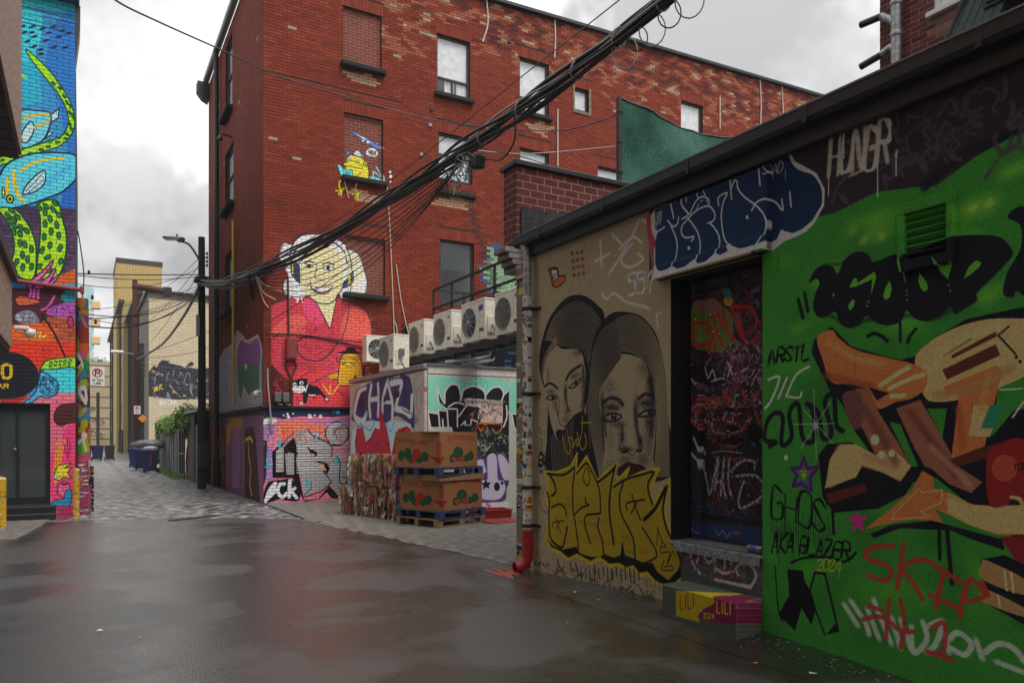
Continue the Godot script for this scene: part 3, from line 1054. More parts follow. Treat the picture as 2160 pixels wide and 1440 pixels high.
["P",47,0,5035,1274,5168,1237,5295,1234,5462,1260,5462,1095,5320,1079,5155,1115,5021,1177],
["P",66,1,5270,1251,5258,1527,5332,1607,5462,1620,5462,1292,5392,1286,5368,1252],
["E",67,5356,1465,71,3,0,-78],
["S",47,21,1,1,0,5392,1299,5439,1290,5451,1240],
["T",38,5,"YON",41,1,0.1,0.15,5404,1454,5474,1456],
["P",68,0,5332,1061,5462,1083,5462,899,5404,954],
["P",45,0,4501,987,4654,1063,4923,1119,5344,1050,5356,987,5168,1029,5048,1069,4716,1048,4525,960],
["S",45,22,0,1,0,4972,1075,4977,881],
["S",45,25,0,1,0,5021,1080,5037,903,5051,741],
["S",69,13,0,0.8,0.2,4843,1311,4865,1291,4993,1316,4986,1236,4851,1169,4909,1139,4654,1100,4685,1154,4843,1311],
["S",69,12,0,0.8,0.2,5028,1294,5129,1254,5148,1201,5021,1232,5028,1294],
["P",45,0,5220,915,5356,961,5474,914,5474,573,5258,657],
["P",70,1,5226,890,5258,914,5462,836,5462,748,5232,798],
["P",70,1,5226,718,5258,743,5462,672,5462,621,5232,666],
["S",71,10,0,1,0,5356,870,5368,756],
["S",71,10,0,1,0,5392,863,5404,750],
["S",71,9,0,1,0,5320,721,5332,646],
["S",18,23,1,0.95,0.15,3594,1868,3659,1935,3734,2103,3627,2093],
["S",18,22,1,0.95,0.15,3724,1941,3807,2098],
["S",18,22,1,0.95,0.15,3797,1954,3889,2109,4008,2166],
["S",18,19,1,0.95,0.15,3807,1954,3919,1940,3939,1981],
["T",38,21,"ARSTL",104,1,0.2,0.15,3627,2223,4017,2214],
["S",45,45,1,1,0.25,3638,1572,3702,1607,3594,1624,3616,1763,3692,1830,3766,1794,3755,1590,3848,1641,3828,1827,3909,1891,3949,1641,4046,1625,4037,1837,3988,1888,4085,1820,4122,1642,4196,1674,4141,1898,4215,1943,4233,1737,4286,1689],
["S",72,10,0,0.8,0.4,4046,1992,4069,1487],
["S",72,10,0,0.8,0.4,3869,1742,4224,1740],
["S",72,10,0,0.8,0.4,3929,1558,4187,1897],
["S",72,10,0,0.8,0.4,3959,1848,4205,1602],
["S",18,72,0,0.7,0.6,4050,1739,4062,1707],
["P",73,0,3959,1493,3992,1412,4085,1431,4017,1347,4027,1249,3939,1294,3859,1272,3899,1358,3848,1406,3929,1417],
["S",74,26,0,1,0,3959,1493,3992,1412,4085,1431,4017,1347,4027,1249,3939,1294,3859,1272,3899,1358,3848,1406,3929,1417,3959,1493],
["P",2,0,3959,1427,3978,1386,4017,1393,3984,1349,3988,1305,3939,1327,3899,1316,3919,1359,3899,1383,3939,1390],
["S",75,10,0,1,0,3929,1393,3978,1391,3939,1363,3978,1362,3949,1335],
["P",76,0,4391,1134,4412,1097,4484,1111,4439,1061,4451,994,4400,1027,4357,976,4374,1047,4322,1081,4374,1089],
["E",18,3797,1489,19,0,0,-20],
["T",38,22,"GHOST",207,1,0.15,0.02,3659,1039,4286,939],
["T",38,21,"AKA",156,1,0.2,0.15,3659,745,3869,774],
["T",38,18,"BLAZER",116,1,0.15,0.15,3919,780,4348,792],
["S",38,18,1,1,0,3848,695,3949,743,4141,778,4304,770,4391,844],
["T",77,15,"2024",73,0.9,0.3,0.15,4075,680,4278,695],
["S",38,7,0,0.8,0.2,3659,1039,3664,901],
["S",38,7,0,0.8,0.2,3683,978,3687,813],
["S",38,7,0,0.8,0.2,3707,1019,3711,725],
["S",38,7,0,0.8,0.2,3730,958,3734,843],
["S",38,7,0,0.8,0.2,3753,1000,3757,755],
["S",38,7,0,0.8,0.2,3776,1041,3780,872],
["S",38,7,0,0.8,0.2,3799,981,3803,785],
["S",38,7,0,0.8,0.2,3822,1022,3826,901],
["S",38,7,0,0.8,0.2,3844,962,3848,815],
["S",38,7,0,0.8,0.2,3867,1003,3871,729],
["S",38,7,0,0.8,0.2,3889,1043,3893,844],
["S",38,7,0,0.8,0.2,3911,984,3915,758],
["S",38,7,0,0.8,0.2,3933,1024,3937,872],
["S",38,7,0,0.8,0.2,3955,1064,3959,787],
["S",38,7,0,0.8,0.2,3977,1005,3980,901],
["S",38,7,0,0.8,0.2,3998,1045,4002,816],
["S",38,7,0,0.8,0.2,4019,987,4023,928],
["S",38,7,0,0.8,0.2,4041,1027,4044,844],
["S",38,6,0,0.8,0.2,4062,1066,4066,761],
["S",38,6,0,0.8,0.2,4083,1008,4086,872],
["S",38,6,0,0.8,0.2,4103,1047,4107,790],
["S",38,6,0,0.8,0.2,4124,990,4128,900],
["S",38,6,0,0.8,0.2,4145,1029,4148,818],
["S",38,6,0,0.8,0.2,4165,1068,4169,927],
["S",38,6,0,0.8,0.2,4185,1011,4189,845],
["S",38,6,0,0.8,0.2,4205,1049,4209,954],
["P",38,0,3807,639,3949,652,3969,573,4027,501,4066,394,4027,264,3939,369,3879,190,3724,275,3828,448],
["S",38,16,0,1,0,4008,497,4056,652,4141,658,4196,468,4251,273],
["S",38,13,0,1,0,4056,392,4141,217],
["P",38,0,4224,315,4260,267,4150,219],
["S",38,10,1,1,0,3692,647,3724,326,3766,232],
["S",78,41,1,0.9,0.3,4669,925,4525,900,4459,853,4492,812,4622,786,4654,732,4590,685,4476,703],
["S",78,41,1,0.9,0.3,4739,949,4716,786,4693,650],
["S",78,41,1,0.9,0.3,4716,793,4865,865,4993,814,5102,763],
["S",78,41,1,0.9,0.3,4731,773,4807,699,4865,610],
["S",78,39,1,0.9,0.3,5007,816,4972,686,4951,570],
["S",78,39,1,0.9,0.3,4909,646,5007,623,5089,597],
["S",78,37,1,0.9,0.3,5245,721,5168,787,5129,700,5155,651,5258,710],
["S",78,38,1,0.9,0.3,5142,770,5116,657,5102,546],
["S",78,37,1,0.9,0.3,5232,785,5264,711],
["S",79,53,1,0.85,0.35,4295,471,4408,339],
["S",79,53,1,0.85,0.35,4348,505,4459,381,4492,297],
["S",79,52,1,0.85,0.35,4476,476,4566,284],
["S",79,51,1,0.85,0.35,4525,546,4574,435,4654,275],
["S",79,50,1,0.85,0.35,4654,452,4716,261],
["S",79,50,1,0.85,0.35,4716,451,4792,265],
["S",79,49,1,0.85,0.35,4792,423,4807,255,4894,361,4865,468],
["S",79,48,1,0.85,0.35,4909,449,4993,495,4951,347,4894,277],
["S",79,47,1,0.85,0.35,4993,468,5035,312],
["S",79,47,1,0.85,0.35,5035,394,5089,448,5168,399,5129,322,5048,343],
["S",79,45,1,0.85,0.35,5194,432,5232,321],
["S",79,45,1,0.85,0.35,5245,364,5320,435,5404,430,5462,368],
["S",79,44,1,0.85,0.35,5307,328,5462,305],
["S",80,43,1,0.85,0.35,4442,393,4590,439,4716,378,4807,391],
["S",80,41,1,0.85,0.35,4638,567,4614,296],
["S",80,43,1,0.85,0.35,4476,491,4590,484],
["S",80,41,1,0.85,0.35,4716,582,4746,414,4716,261],
["S",80,39,1,0.85,0.35,4923,438,5007,485,4993,301,4894,284,5062,271],
["N",81,60,56,9,170,110,2540,144]
]}
var PAINT_DOOR := {"b": [-5.45,-4,0.5,3.25], "ppm": 330, "unit": 1000, "cols": [58,54,64,127,99,115,189,64,68,221,201,209,127,158,72,237,237,170,54,54,64,221,189,76,76,60,45,74,158,146,84,154,221,74,158,158,189,127,115,237,53,60,221,189,178,158,68,115,45,37,49,237,237,237,64,43,56,221,84,60,64,107,201,237,53,76,39,33,41,237,96,53,158,49,60,49,64,113,193,221,237,237,107,60], "ops": [
["F",0],
["N",1,200,49,11,199,1374,1051,2492],
["N",2,70,59,12,269,1816,1051,2382],
["N",3,60,39,13,269,1374,1051,1991],
["P",4,1,227,2232,310,2298,560,2279,711,2164,723,1977,611,1859,457,1865,310,1928,241,2092],
["E",5,269,2177,19,-3,0,-22,6,8],
["E",5,330,2173,19,-3,0,-21,6,8],
["E",5,457,2204,18,-3,0,-21,6,8],
["E",5,509,2206,18,-3,0,-21,6,8],
["E",5,496,2042,18,-2,0,-21,6,8],
["E",5,573,2014,18,-2,0,-21,6,8],
["E",7,674,2290,62,-10,0,-51,8,9],
["P",9,1,611,2403,686,2399,711,2330,636,2324],
["S",10,41,1,0.9,0.5,937,2330,1017,2343],
["S",10,36,1,0.9,0.5,983,2250,1017,2201],
["P",11,1,723,2162,772,2174,832,2065,784,2007],
["P",12,1,296,2320,483,2348,611,2234,457,2219],
["S",13,39,1,0.95,0.3,330,1926,296,2085,323,2131,430,2117,417,2032],
["S",13,39,1,0.95,0.3,337,1925,483,1967,457,2075],
["S",13,38,1,0.95,0.3,496,2194,535,2056,611,1897],
["S",13,38,1,0.95,0.3,535,2226,611,2065],
["S",13,37,1,0.95,0.3,611,2234,661,2040,760,1936],
["S",13,37,1,0.95,0.3,711,2229,772,2082,832,1947],
["S",13,37,1,0.95,0.3,711,2238,926,2197,995,2088,960,2013],
["S",13,37,1,0.95,0.3,784,2209,855,1935,949,1906,1040,1941],
["S",13,38,1,0.95,0.3,444,1943,444,1847],
["S",13,38,1,0.95,0.3,509,1936,522,1868],
["N",14,70,43,21,611,1524,1051,1934],
["N",15,40,56,22,611,1551,1051,1934],
["P",16,1,269,1736,430,1743,661,1593,535,1564,377,1583],
["S",17,26,1,0.85,0.4,213,1691,323,1586],
["S",17,25,1,0.85,0.4,391,1736,430,1628,483,1700,522,1612],
["S",17,24,1,0.85,0.4,661,1761,723,1645],
["S",17,24,1,0.85,0.4,711,1711,661,1612],
["S",17,25,1,0.85,0.4,470,1596,611,1615,711,1572],
["S",17,24,1,0.85,0.4,832,1655,903,1686],
["S",17,23,1,0.85,0.4,937,1612,1017,1677],
["S",18,33,1,0.9,0.3,404,1639,337,1673],
["S",18,32,1,0.9,0.3,611,1672,611,1765],
["S",18,31,1,0.9,0.3,926,1684,1017,1695,926,1576],
["S",18,32,1,0.9,0.3,636,1623,711,1581],
["N",19,160,49,31,241,1047,1074,1454],
["N",17,26,25,32,255,1214,509,1433],
["N",17,90,29,33,269,994,1051,1394],
["N",20,40,39,34,241,403,1062,570],
["N",21,60,38,35,430,431,1074,908],
["N",17,40,25,36,430,448,1074,908],
["E",22,723,1165,85,-1,0,-37],
["E",22,735,1045,132,1,0,-55],
["E",22,972,1127,91,0,0,-80],
["E",22,310,1081,81,0,0,-107],
["S",17,17,1,0.8,0.3,509,1347,483,1157,636,1119],
["S",17,17,1,0.8,0.3,661,1323,611,1250,711,1230,735,1312],
["S",17,17,1,0.8,0.3,661,1156,723,1128,796,1146],
["S",17,17,1,0.8,0.3,470,947,611,969,832,954],
["S",17,17,1,0.8,0.3,661,1026,772,1008],
["S",23,21,1,0.85,0.3,611,1025,711,998,832,1045],
["S",23,20,1,0.85,0.3,661,932,784,862],
["S",23,21,1,0.85,0.3,649,895,879,919],
["S",17,33,1,0.85,0.25,364,878,444,564],
["S",17,32,1,0.85,0.25,548,911,496,700,457,584],
["S",17,32,1,0.85,0.25,560,911,535,721,509,606],
["S",17,32,1,0.85,0.25,586,705,586,564],
["S",17,32,1,0.85,0.25,624,913,611,688,649,550],
["S",17,32,1,0.85,0.25,686,896,674,691,723,555],
["S",17,32,1,0.85,0.25,509,682,586,696],
["S",17,31,1,0.85,0.25,711,785,760,843,855,891,960,885,972,823],
["S",17,31,1,0.85,0.25,760,751,972,769,1062,694,1062,606,844,482,796,515,808,607,855,719],
["S",17,33,1,0.85,0.25,241,972,377,868],
["S",17,33,1,0.85,0.25,310,1090,391,936],
["S",24,38,1,0.7,0.5,483,452,535,532,586,461],
["S",24,37,1,0.7,0.5,661,485,711,563,760,493],
["P",25,0,185,309,1096,336,1096,187,185,180],
["S",26,9,0,0.8,0.2,509,264,560,213,611,266,661,206,711,258],
["S",26,10,0,0.8,0.2,269,248,364,210],
["S",27,37,1,0.7,0.5,735,252,808,269]
]}
var PAINT_RISER := {"b": [-5.3,-4,0,0.7], "ppm": 330, "unit": 1000, "cols": [91,96,94,131,135,138,48,49,49,232,232,237,185,42,89], "ops": [
["F",0],
["N",1,60,56,41,266,385,1246,582],
["D",2,1560,4,842,416,331,52],
["S",3,37,1,0.85,0.35,399,600,360,558,386,488,451,424,477,410],
["S",3,37,1,0.85,0.35,386,617,477,638,438,495],
["S",3,36,1,0.85,0.35,528,563,578,516,652,580,603,636],
["S",3,36,1,0.85,0.35,652,607,652,455],
["S",3,35,1,0.85,0.35,772,614,760,490],
["S",3,35,1,0.85,0.35,842,615,831,518],
["S",3,36,1,0.85,0.35,676,477,748,453,865,489],
["S",3,34,1,0.85,0.35,911,462,888,518,956,563,1045,559,1099,492,1045,399,956,392],
["S",3,36,1,0.85,0.35,652,384,911,384,1045,382],
["S",4,23,1,0.85,0.3,253,449,386,524,578,633],
["S",4,22,1,0.85,0.3,412,510,451,387],
["S",4,22,1,0.85,0.3,502,523,528,436],
["S",4,21,1,0.85,0.3,652,527,627,416,724,431],
["S",4,21,1,0.85,0.3,772,483,842,528,831,449,772,430],
["S",4,21,1,0.85,0.3,888,441,956,426],
["S",4,21,1,0.85,0.3,911,565,979,600]
]}
var PAINT_BLOCK := {"b": [-5.05,-4.1,0,0.42], "ppm": 330, "unit": 1000, "cols": [91,96,83,209,182,30,138,124,30,138,30,77,185,45,68,237,217,42,162,162,124], "ops": [
["F",0],
["P",1,0,248,294,732,364,686,272,546,176,522,86,248,80],
["N",2,40,18,51,274,156,732,299],
["P",3,1,686,331,908,355,982,265,982,169,534,114,570,198,698,274],
["T",4,16,"LILI",115,1,0.2,0,299,144,486,199],
["T",5,13,"LILI",92,1,0.2,0,721,204,886,221],
["T",5,8,"2024",43,1,0.2,0,570,130,698,149],
["N",6,40,24,52,908,144,1156,372]
]}
var PAINT_REEF := {"b": [-1.75,-0.05,0,10.6], "ppm": 190, "unit": 100, "cols": [61,153,213,46,184,218,61,210,229,46,125,208,45,174,184,29,103,114,31,69,87,34,46,85,174,237,39,29,73,39,45,103,53,110,217,237,26,53,82,196,237,237,237,189,39,229,237,237,46,110,205,73,55,85,103,75,111,89,216,237,23,47,74,61,174,237,237,205,45,39,39,26,237,237,58,26,31,23,18,22,26,184,237,42,46,125,69,23,61,34,237,111,189,82,26,69,168,74,53,218,103,45,82,39,50,46,153,165,189,89,189,229,90,189,218,101,61,61,26,26,125,125,146,237,237,237,46,39,58,189,90,58,237,103,47,103,53,37,189,61,125,61,18,39,210,229,90,237,63,42,103,26,21,39,25,26,168,229,66,34,69,39,26,53,25,67,218,229,25,61,74,237,122,146,89,184,229,25,61,82,29,69,103,189,47,47,31,33,42,237,189,37,229,103,136,237,69,125,82,39,42,39,18,21,237,146,39,237,218,47,47,34,18,31,26,18,237,103,144,69,26,42,39,29,34,46,146,189,21,61,82,146,39,82,189,61,103], "ops": [
["F",0],
["P",1,0,42,1058,94,1074,100,919,109,812,42,777],
["P",2,1,59,974,109,981,94,889,59,891],
["P",3,1,130,965,173,991,173,712,154,709,139,805,115,870],
["P",4,0,31,1075,176,1071,176,1003,64,989,31,986],
["S",5,3.4,0,1,0,59,987,118,989,176,992],
["S",6,1.4,0,1,0,64,983,173,987],
["S",6,1.4,0,1,0,64,974,173,978],
["S",6,1.4,0,1,0,64,965,173,968],
["S",6,1.4,0,1,0,64,957,173,959],
["E",7,78.1,949.4,4.8,2.8,0.6,-2.5],
["P",7,0,74,947,71,947,72,943],
["E",7,94.2,953.1,4.8,2.8,0.6,-2.5],
["P",7,0,90,951,87,951,88,947],
["E",7,109.8,952.9,4.9,2.8,0.6,-2.6],
["P",7,0,106,950,103,951,103,947],
["E",7,128.3,962.1,5,2.8,0.6,-2.6],
["P",7,0,124,960,121,960,122,956],
["E",7,68,934.6,4.8,2.7,0.6,-2.5],
["P",7,0,64,932,61,932,62,928],
["E",7,81,938.1,4.8,2.8,0.6,-2.5],
["P",7,0,77,936,74,936,75,932],
["E",7,92.7,941.2,4.8,2.8,0.6,-2.5],
["P",7,0,89,939,86,939,86,935],
["E",7,120.2,947.6,4.9,2.8,0.6,-2.6],
["P",7,0,116,945,113,945,114,941],
["E",7,143.5,958.4,5,2.8,0.6,-2.6],
["P",7,0,139,956,136,956,137,952],
["E",7,154.1,956,5.1,2.9,0.6,-2.6],
["P",7,0,150,953,147,954,147,950],
["E",7,68,921.8,4.8,2.7,0.6,-2.5],
["P",7,0,64,919,61,920,62,916],
["E",7,85.4,921.9,4.8,2.7,0.6,-2.5],
["P",7,0,81,919,78,920,79,916],
["E",7,97.1,934.4,4.9,2.8,0.6,-2.5],
["P",7,0,93,932,90,932,91,928],
["E",7,116.4,931.8,4.9,2.8,0.6,-2.6],
["P",7,0,112,929,109,930,110,926],
["E",7,137.4,944.4,5,2.8,0.6,-2.6],
["P",7,0,133,942,130,942,131,938],
["E",7,70.8,907.7,4.8,2.7,0.6,-2.5],
["P",7,0,67,905,64,906,64,902],
["E",7,96.5,915.1,4.9,2.7,0.6,-2.6],
["P",7,0,92,913,89,913,90,909],
["E",7,107.4,903.2,4.9,2.7,0.6,-2.6],
["P",7,0,103,901,100,901,101,897],
["E",7,106.6,911.4,4.9,2.7,0.6,-2.6],
["P",7,0,102,909,99,909,100,905],
["E",7,129.3,922.2,5,2.8,0.6,-2.6],
["P",7,0,125,920,122,920,123,916],
["E",7,148.6,926.8,5,2.8,0.6,-2.6],
["P",7,0,144,924,141,925,142,920],
["E",7,70.8,892.8,4.8,2.7,0.6,-2.5],
["P",7,0,67,890,64,891,64,887],
["P",8,1,83,904,88,904,118,878,139,851,157,820,164,789,160,760,139,731,112,715,85,700,37,673,37,687,77,712,106,728,139,748,152,772,151,801,136,833,112,862,91,889],
["S",9,2.1,2,1,0,83,904,88,904,118,878,139,851,157,820,164,789,160,760,139,731,112,715,85,700,37,673,37,687,77,712,106,728,139,748,152,772,151,801,136,833,112,862,91,889],
["E",10,128.3,851,3.2,-4,-2.1,-2.5],
["E",10,138.9,844,3.2,-4,-2.1,-2.5],
["E",10,146.5,829.8,3.2,-4,-2.1,-2.5],
["E",10,151.1,818.4,2.8,-4.5,-2.3,-2.2],
["E",10,157.2,812.6,2.8,-4.5,-2.3,-2.2],
["E",10,160.3,795.5,1.9,-5.2,-2.6,-1.7],
["E",10,155.7,799.8,2.8,-4.5,-2.3,-2.2],
["E",10,162.7,790.6,1.9,-5.3,-2.6,-1.7],
["E",10,158.7,768.4,1.9,-5.3,-2.6,-1.7],
["E",10,151.1,756.2,4.3,-2.6,-1.6,-3],
["E",10,135.9,746,5,-0.2,-0.5,-3.2],
["E",10,149.6,747,5,-0.8,-0.8,-3.2],
["E",10,135.3,737.1,5.1,1,0,-3.2],
["E",10,122.3,736.3,5.1,1,0,-3.2],
["E",10,107.4,717.6,5,1,0,-3.2],
["E",10,119.4,725.2,5.1,1,0,-3.2],
["E",10,155.7,776.7,1.9,-5.3,-2.6,-1.7],
["E",10,88.3,705.3,4.8,2.6,0.8,-2.8],
["E",10,59.3,694.7,4.7,2.6,0.8,-2.8],
["E",10,45.1,685.2,4.6,2.6,0.8,-2.8],
["E",10,70.8,693.4,4.8,2.1,0.5,-3],
["P",8,0,71,859,85,852,85,849,71,851],
["P",11,1,39,770,74,787,97,791,124,790,115,744,94,722,71,712,39,705],
["S",12,2.4,2,1,0,39,770,74,787,97,791,124,790,115,744,94,722,71,712,39,705],
["P",13,0,124,789,138,805,136,785,125,774],
["S",12,2.1,0,1,0,124,789,138,805,136,785,125,774,124,789],
["P",13,1,94,766,88,766,76,743,77,726,88,731,96,754],
["S",12,2.1,2,1,0,94,766,88,766,76,743,77,726,88,731,96,754],
["S",14,4.2,1,1,0,74,770,94,781,121,790],
["S",14,4.2,1,1,0,97,758,112,768,122,777],
["P",15,0,121,755,127,753,115,740],
["S",12,1.4,0,1,0,121,755,127,753,115,740,121,755],
["P",16,0,154,719,173,723,173,608,139,603],
["P",17,0,37,602,106,605,173,612,173,515,154,470,37,455],
["N",18,50,20.5,61,42.2,479.5,172.6,595.6],
["P",19,1,48,672,68,693,100,709,139,717,165,716,168,676,145,643,118,625,88,608,65,598,37,594,37,639],
["S",20,3.1,2,1,0,48,672,68,693,100,709,139,717,165,716,168,676,145,643,118,625,88,608,65,598,37,594,37,639],
["S",21,17.3,1,0.45,0.8,77,625,118,656,157,695],
["S",22,4.8,1,1,0,75,670,94,689,118,700,145,708],
["S",22,6.2,1,1,0,64,668,65,641,72,621,80,613],
["S",22,5.8,1,1,0,54,651,54,628,56,618],
["E",22,46.8,623.8,2.3,0.4,0,-9.6,23,1.7],
["P",13,1,78,629,88,651,112,678,114,656,100,636,82,626],
["S",12,2.1,2,1,0,78,629,88,651,112,678,114,656,100,636,82,626],
["S",12,1,0,1,0,82,631,110,671],
["S",12,1,0,1,0,85,628,112,659],
["E",24,57.3,613.4,5.7,0.9,0,-7.6,25,2.4],
["E",26,57.3,613.4,2.6,0.4,0,-3.8],
["P",27,1,104,612,133,623,143,590,150,555,148,512,136,474,109,466,100,472,102,507,106,549,106,584],
["S",9,2.8,2,1,0,104,612,133,623,143,590,150,555,148,512,136,474,109,466,100,472,102,507,106,549,106,584],
["P",27,1,39,592,65,595,85,571,97,541,100,507,96,468,80,463,59,481,64,516,62,544,51,573],
["S",9,2.7,2,1,0,39,592,65,595,85,571,97,541,100,507,96,468,80,463,59,481,64,516,62,544,51,573],
["E",28,104.5,604.4,4.3,-4.6,-2.5,-3.3,29,1.4],
["E",28,115.8,607.9,3.9,-5.2,-2.8,-3,29,1.4],
["E",28,127.4,604.4,3.4,-5.7,-3,-2.7,29,1.4],
["E",28,130.8,616.9,4.4,-4.6,-2.6,-3.4,29,1.4],
["E",28,114.3,596.1,1.1,-7.1,-3.5,-1.2,29,1.4],
["E",28,122.6,585,1.7,-6.9,-3.5,-1.6,29,1.4],
["E",28,136.8,594.9,3.4,-5.7,-3.1,-2.7,29,1.4],
["E",28,114.3,574,0.4,-7.3,-3.6,-0.8,29,1.4],
["E",28,133.8,574.3,1.1,-7.2,-3.6,-1.2,29,1.4],
["E",28,124.4,561,-0.2,-7.4,-3.6,-0.4,29,1.4],
["E",28,112.8,548.5,-0.2,-7.4,-3.6,-0.4,29,1.4],
["E",28,137.4,554.3,-0.2,-7.4,-3.6,-0.4,29,1.4],
["E",28,122.3,533.3,-1.4,-7.4,-3.5,0.5,29,1.4],
["E",28,109.2,521.8,-2.6,-7,-3.2,1.3,29,1.4],
["E",28,139.2,529.7,-1.4,-7.4,-3.5,0.5,29,1.4],
["E",28,118.5,508.9,-5.4,-4.4,-1.8,3.4,29,1.4],
["E",28,140.4,504.4,-2.1,-7.3,-3.4,1,29,1.4],
["E",28,104.5,489.7,-3.7,-6.3,-2.9,2.1,29,1.4],
["E",28,120.8,484.5,-4.6,-5.5,-2.4,2.8,29,1.4],
["E",28,53.6,581.9,3.7,-5.1,-2.7,-3,29,1.4],
["E",28,59.9,591.4,4.6,-4,-2.2,-3.5,29,1.4],
["E",28,69.4,580.8,4.2,-4.6,-2.5,-3.2,29,1.4],
["E",28,63.6,574.8,3.8,-5.1,-2.7,-3,29,1.4],
["E",28,55.9,568.5,3.3,-5.6,-2.9,-2.6,29,1.4],
["E",28,64.5,562.5,3.8,-5.2,-2.7,-2.9,29,1.4],
["E",28,74.6,561.1,3.3,-5.7,-2.9,-2.6,29,1.4],
["E",28,83.9,556.2,3.3,-5.7,-2.9,-2.7,29,1.4],
["E",28,63.1,551.6,2.2,-6.5,-3.2,-1.9,29,1.4],
["E",28,73.2,548.5,2.2,-6.5,-3.2,-1.9,29,1.4],
["E",28,73.2,531.2,1,-7,-3.4,-1.1,29,1.4],
["E",28,81.3,529.4,1.6,-6.8,-3.4,-1.5,29,1.4],
["E",28,92.1,521.8,0.4,-7.2,-3.5,-0.7,29,1.4],
["E",28,77.2,509.2,0.4,-7.2,-3.5,-0.7,29,1.4],
["E",28,85.4,501.5,-0.2,-7.3,-3.5,-0.3,29,1.4],
["E",28,68,494.2,-2,-7.1,-3.3,1,29,1.4],
["E",28,92.1,488.3,-0.8,-7.3,-3.5,0.1,29,1.4],
["E",28,77.8,485,-0.8,-7.3,-3.5,0.1,29,1.4],
["P",30,1,85,453,112,484,127,505,126,496,115,477,100,458,90,446],
["S",31,2.1,2,1,0,85,453,112,484,127,505,126,496,115,477,100,458,90,446],
["P",30,1,97,451,118,470,130,489,131,482,118,456,100,440],
["S",31,2.1,2,1,0,97,451,118,470,130,489,131,482,118,456,100,440],
["P",30,1,112,448,136,477,135,470,118,447],
["S",31,2.1,2,1,0,112,448,136,477,135,470,118,447],
["P",32,0,100,484,112,487,127,487,112,482],
["P",33,0,139,476,173,497,173,465,130,457],
["P",34,0,42,442,165,455,165,379,42,364],
["P",35,1,143,440,167,458,173,424,146,425],
["P",36,1,127,414,167,426,167,395,119,397],
["S",37,4,1,1,0,91,444,88,419],
["S",37,4,1,1,0,97,445,94,417],
["S",37,4,1,1,0,103,444,102,419],
["S",37,4,1,1,0,130,434,119,413,109,406],
["P",38,1,65,423,75,430,103,424,103,418,75,411,66,417],
["S",39,1.8,2,1,0,65,423,75,430,103,424,103,418,75,411,66,417],
["P",40,1,65,393,88,404,103,390,101,379,73,378],
["N",41,22,3.7,71,66.2,380.5,102.2,399.1],
["N",42,30,3.7,72,119.2,398.1,167.4,415.9],
["P",43,0,42,373,106,378,119,393,167,395,167,345,42,337],
["P",44,1,62,371,127,379,130,348,62,346],
["N",45,30,6.2,73,119.2,350.8,167.4,391.1],
["P",46,1,153,394,159,397,162,379,154,377],
["S",47,1.3,2,1,0,153,394,159,397,162,379,154,377],
["S",48,1.8,0,1,0,97,351,102,361],
["S",48,2.5,0,1,0,105,351,107,362],
["S",48,2.5,0,1,0,110,352,115,357],
["P",49,0,42,338,167,348,167,259,42,255],
["N",50,30,2.5,74,106.1,301.8,131.1,337.6],
["S",51,3.1,1,1,0,109,396,127,367,140,337,148,315],
["P",52,1,113,304,127,311,167,316,167,291,127,289,105,282],
["S",53,2.2,2,1,0,113,304,127,311,167,316,167,291,127,289,105,282],
["S",54,1.6,1,1,0,122,301,124,305,127,301],
["S",54,1.6,1,1,0,130,305,132,308,135,305],
["S",54,1.6,1,1,0,138,306,140,310,143,306],
["S",54,1.6,1,1,0,146,307,148,311,151,307],
["S",54,1.6,1,1,0,154,308,157,312,159,308],
["S",54,1.6,1,1,0,121,295,123,299,125,295],
["S",54,1.6,1,1,0,129,297,131,301,133,297],
["S",54,1.6,1,1,0,137,299,139,303,141,299],
["S",54,1.6,1,1,0,145,301,147,304,149,301],
["S",54,1.6,1,1,0,153,302,155,305,157,302],
["S",54,1.5,1,1,0,114,287,117,291,119,287],
["S",54,1.6,1,1,0,125,289,127,293,129,289],
["S",54,1.6,1,1,0,138,292,140,296,143,293],
["S",54,1.6,1,1,0,152,295,154,299,156,295],
["P",55,1,105,284,127,291,167,293,167,247,132,244,114,239],
["S",56,2.2,2,1,0,105,284,127,291,167,293,167,247,132,244,114,239],
["P",57,0,42,237,103,239,132,246,167,247,167,178,42,177],
["P",58,1,106,282,114,284,135,265,134,246,119,235,106,237,91,225,78,224,98,245],
["S",59,2.2,2,1,0,106,282,114,284,135,265,134,246,119,235,106,237,91,225,78,224,98,245],
["N",60,26,8,75,106.1,239.6,132.5,279],
["P",61,0,42,240,88,238,73,224,42,224],
["P",62,1,-31,276,-19,303,17,319,57,321,85,313,102,288,101,260,80,238,47,231,8,233,-21,247],
["S",63,4.2,0,1,0,25,274,28,295,35,297,37,275],
["S",63,5.1,0,1,0,47,271,45,280,45,293,52,298,59,294,59,276,54,270,47,271],
["T",63,1.8,"BAR",7.8,1,0,0,29.8,251.2,56.8,252.1],
["P",64,0,123,228,167,229,167,-1,123,2],
["P",65,1,125,125,142,125,145,170,159,182,167,184,167,37,125,38],
["P",66,1,129,195,131,208,140,221,155,224,167,223,167,191,152,185,140,181,132,187],
["S",67,1.2,2,1,0,129,195,131,208,140,221,155,224,167,223,167,191,152,185,140,181,132,187],
["S",68,3.1,1,1,0,131,98,132,121,134,152],
["S",68,3.1,1,1,0,135,106,139,129,139,158],
["S",68,3.1,1,1,0,139,108,145,137,147,152],
["S",68,3.1,1,1,0,134,110,137,133],
["P",68,1,127,88,132,106,139,104,132,63],
["P",69,1,130,88,134,100,142,104,159,107,147,98,159,99,152,88,159,78,145,80,139,74,130,77],
["S",70,1.4,2,1,0,130,88,134,100,142,104,159,107,147,98,159,99,152,88,159,78,145,80,139,74,130,77],
["P",41,1,128,82,134,82,139,82,135,78,130,78],
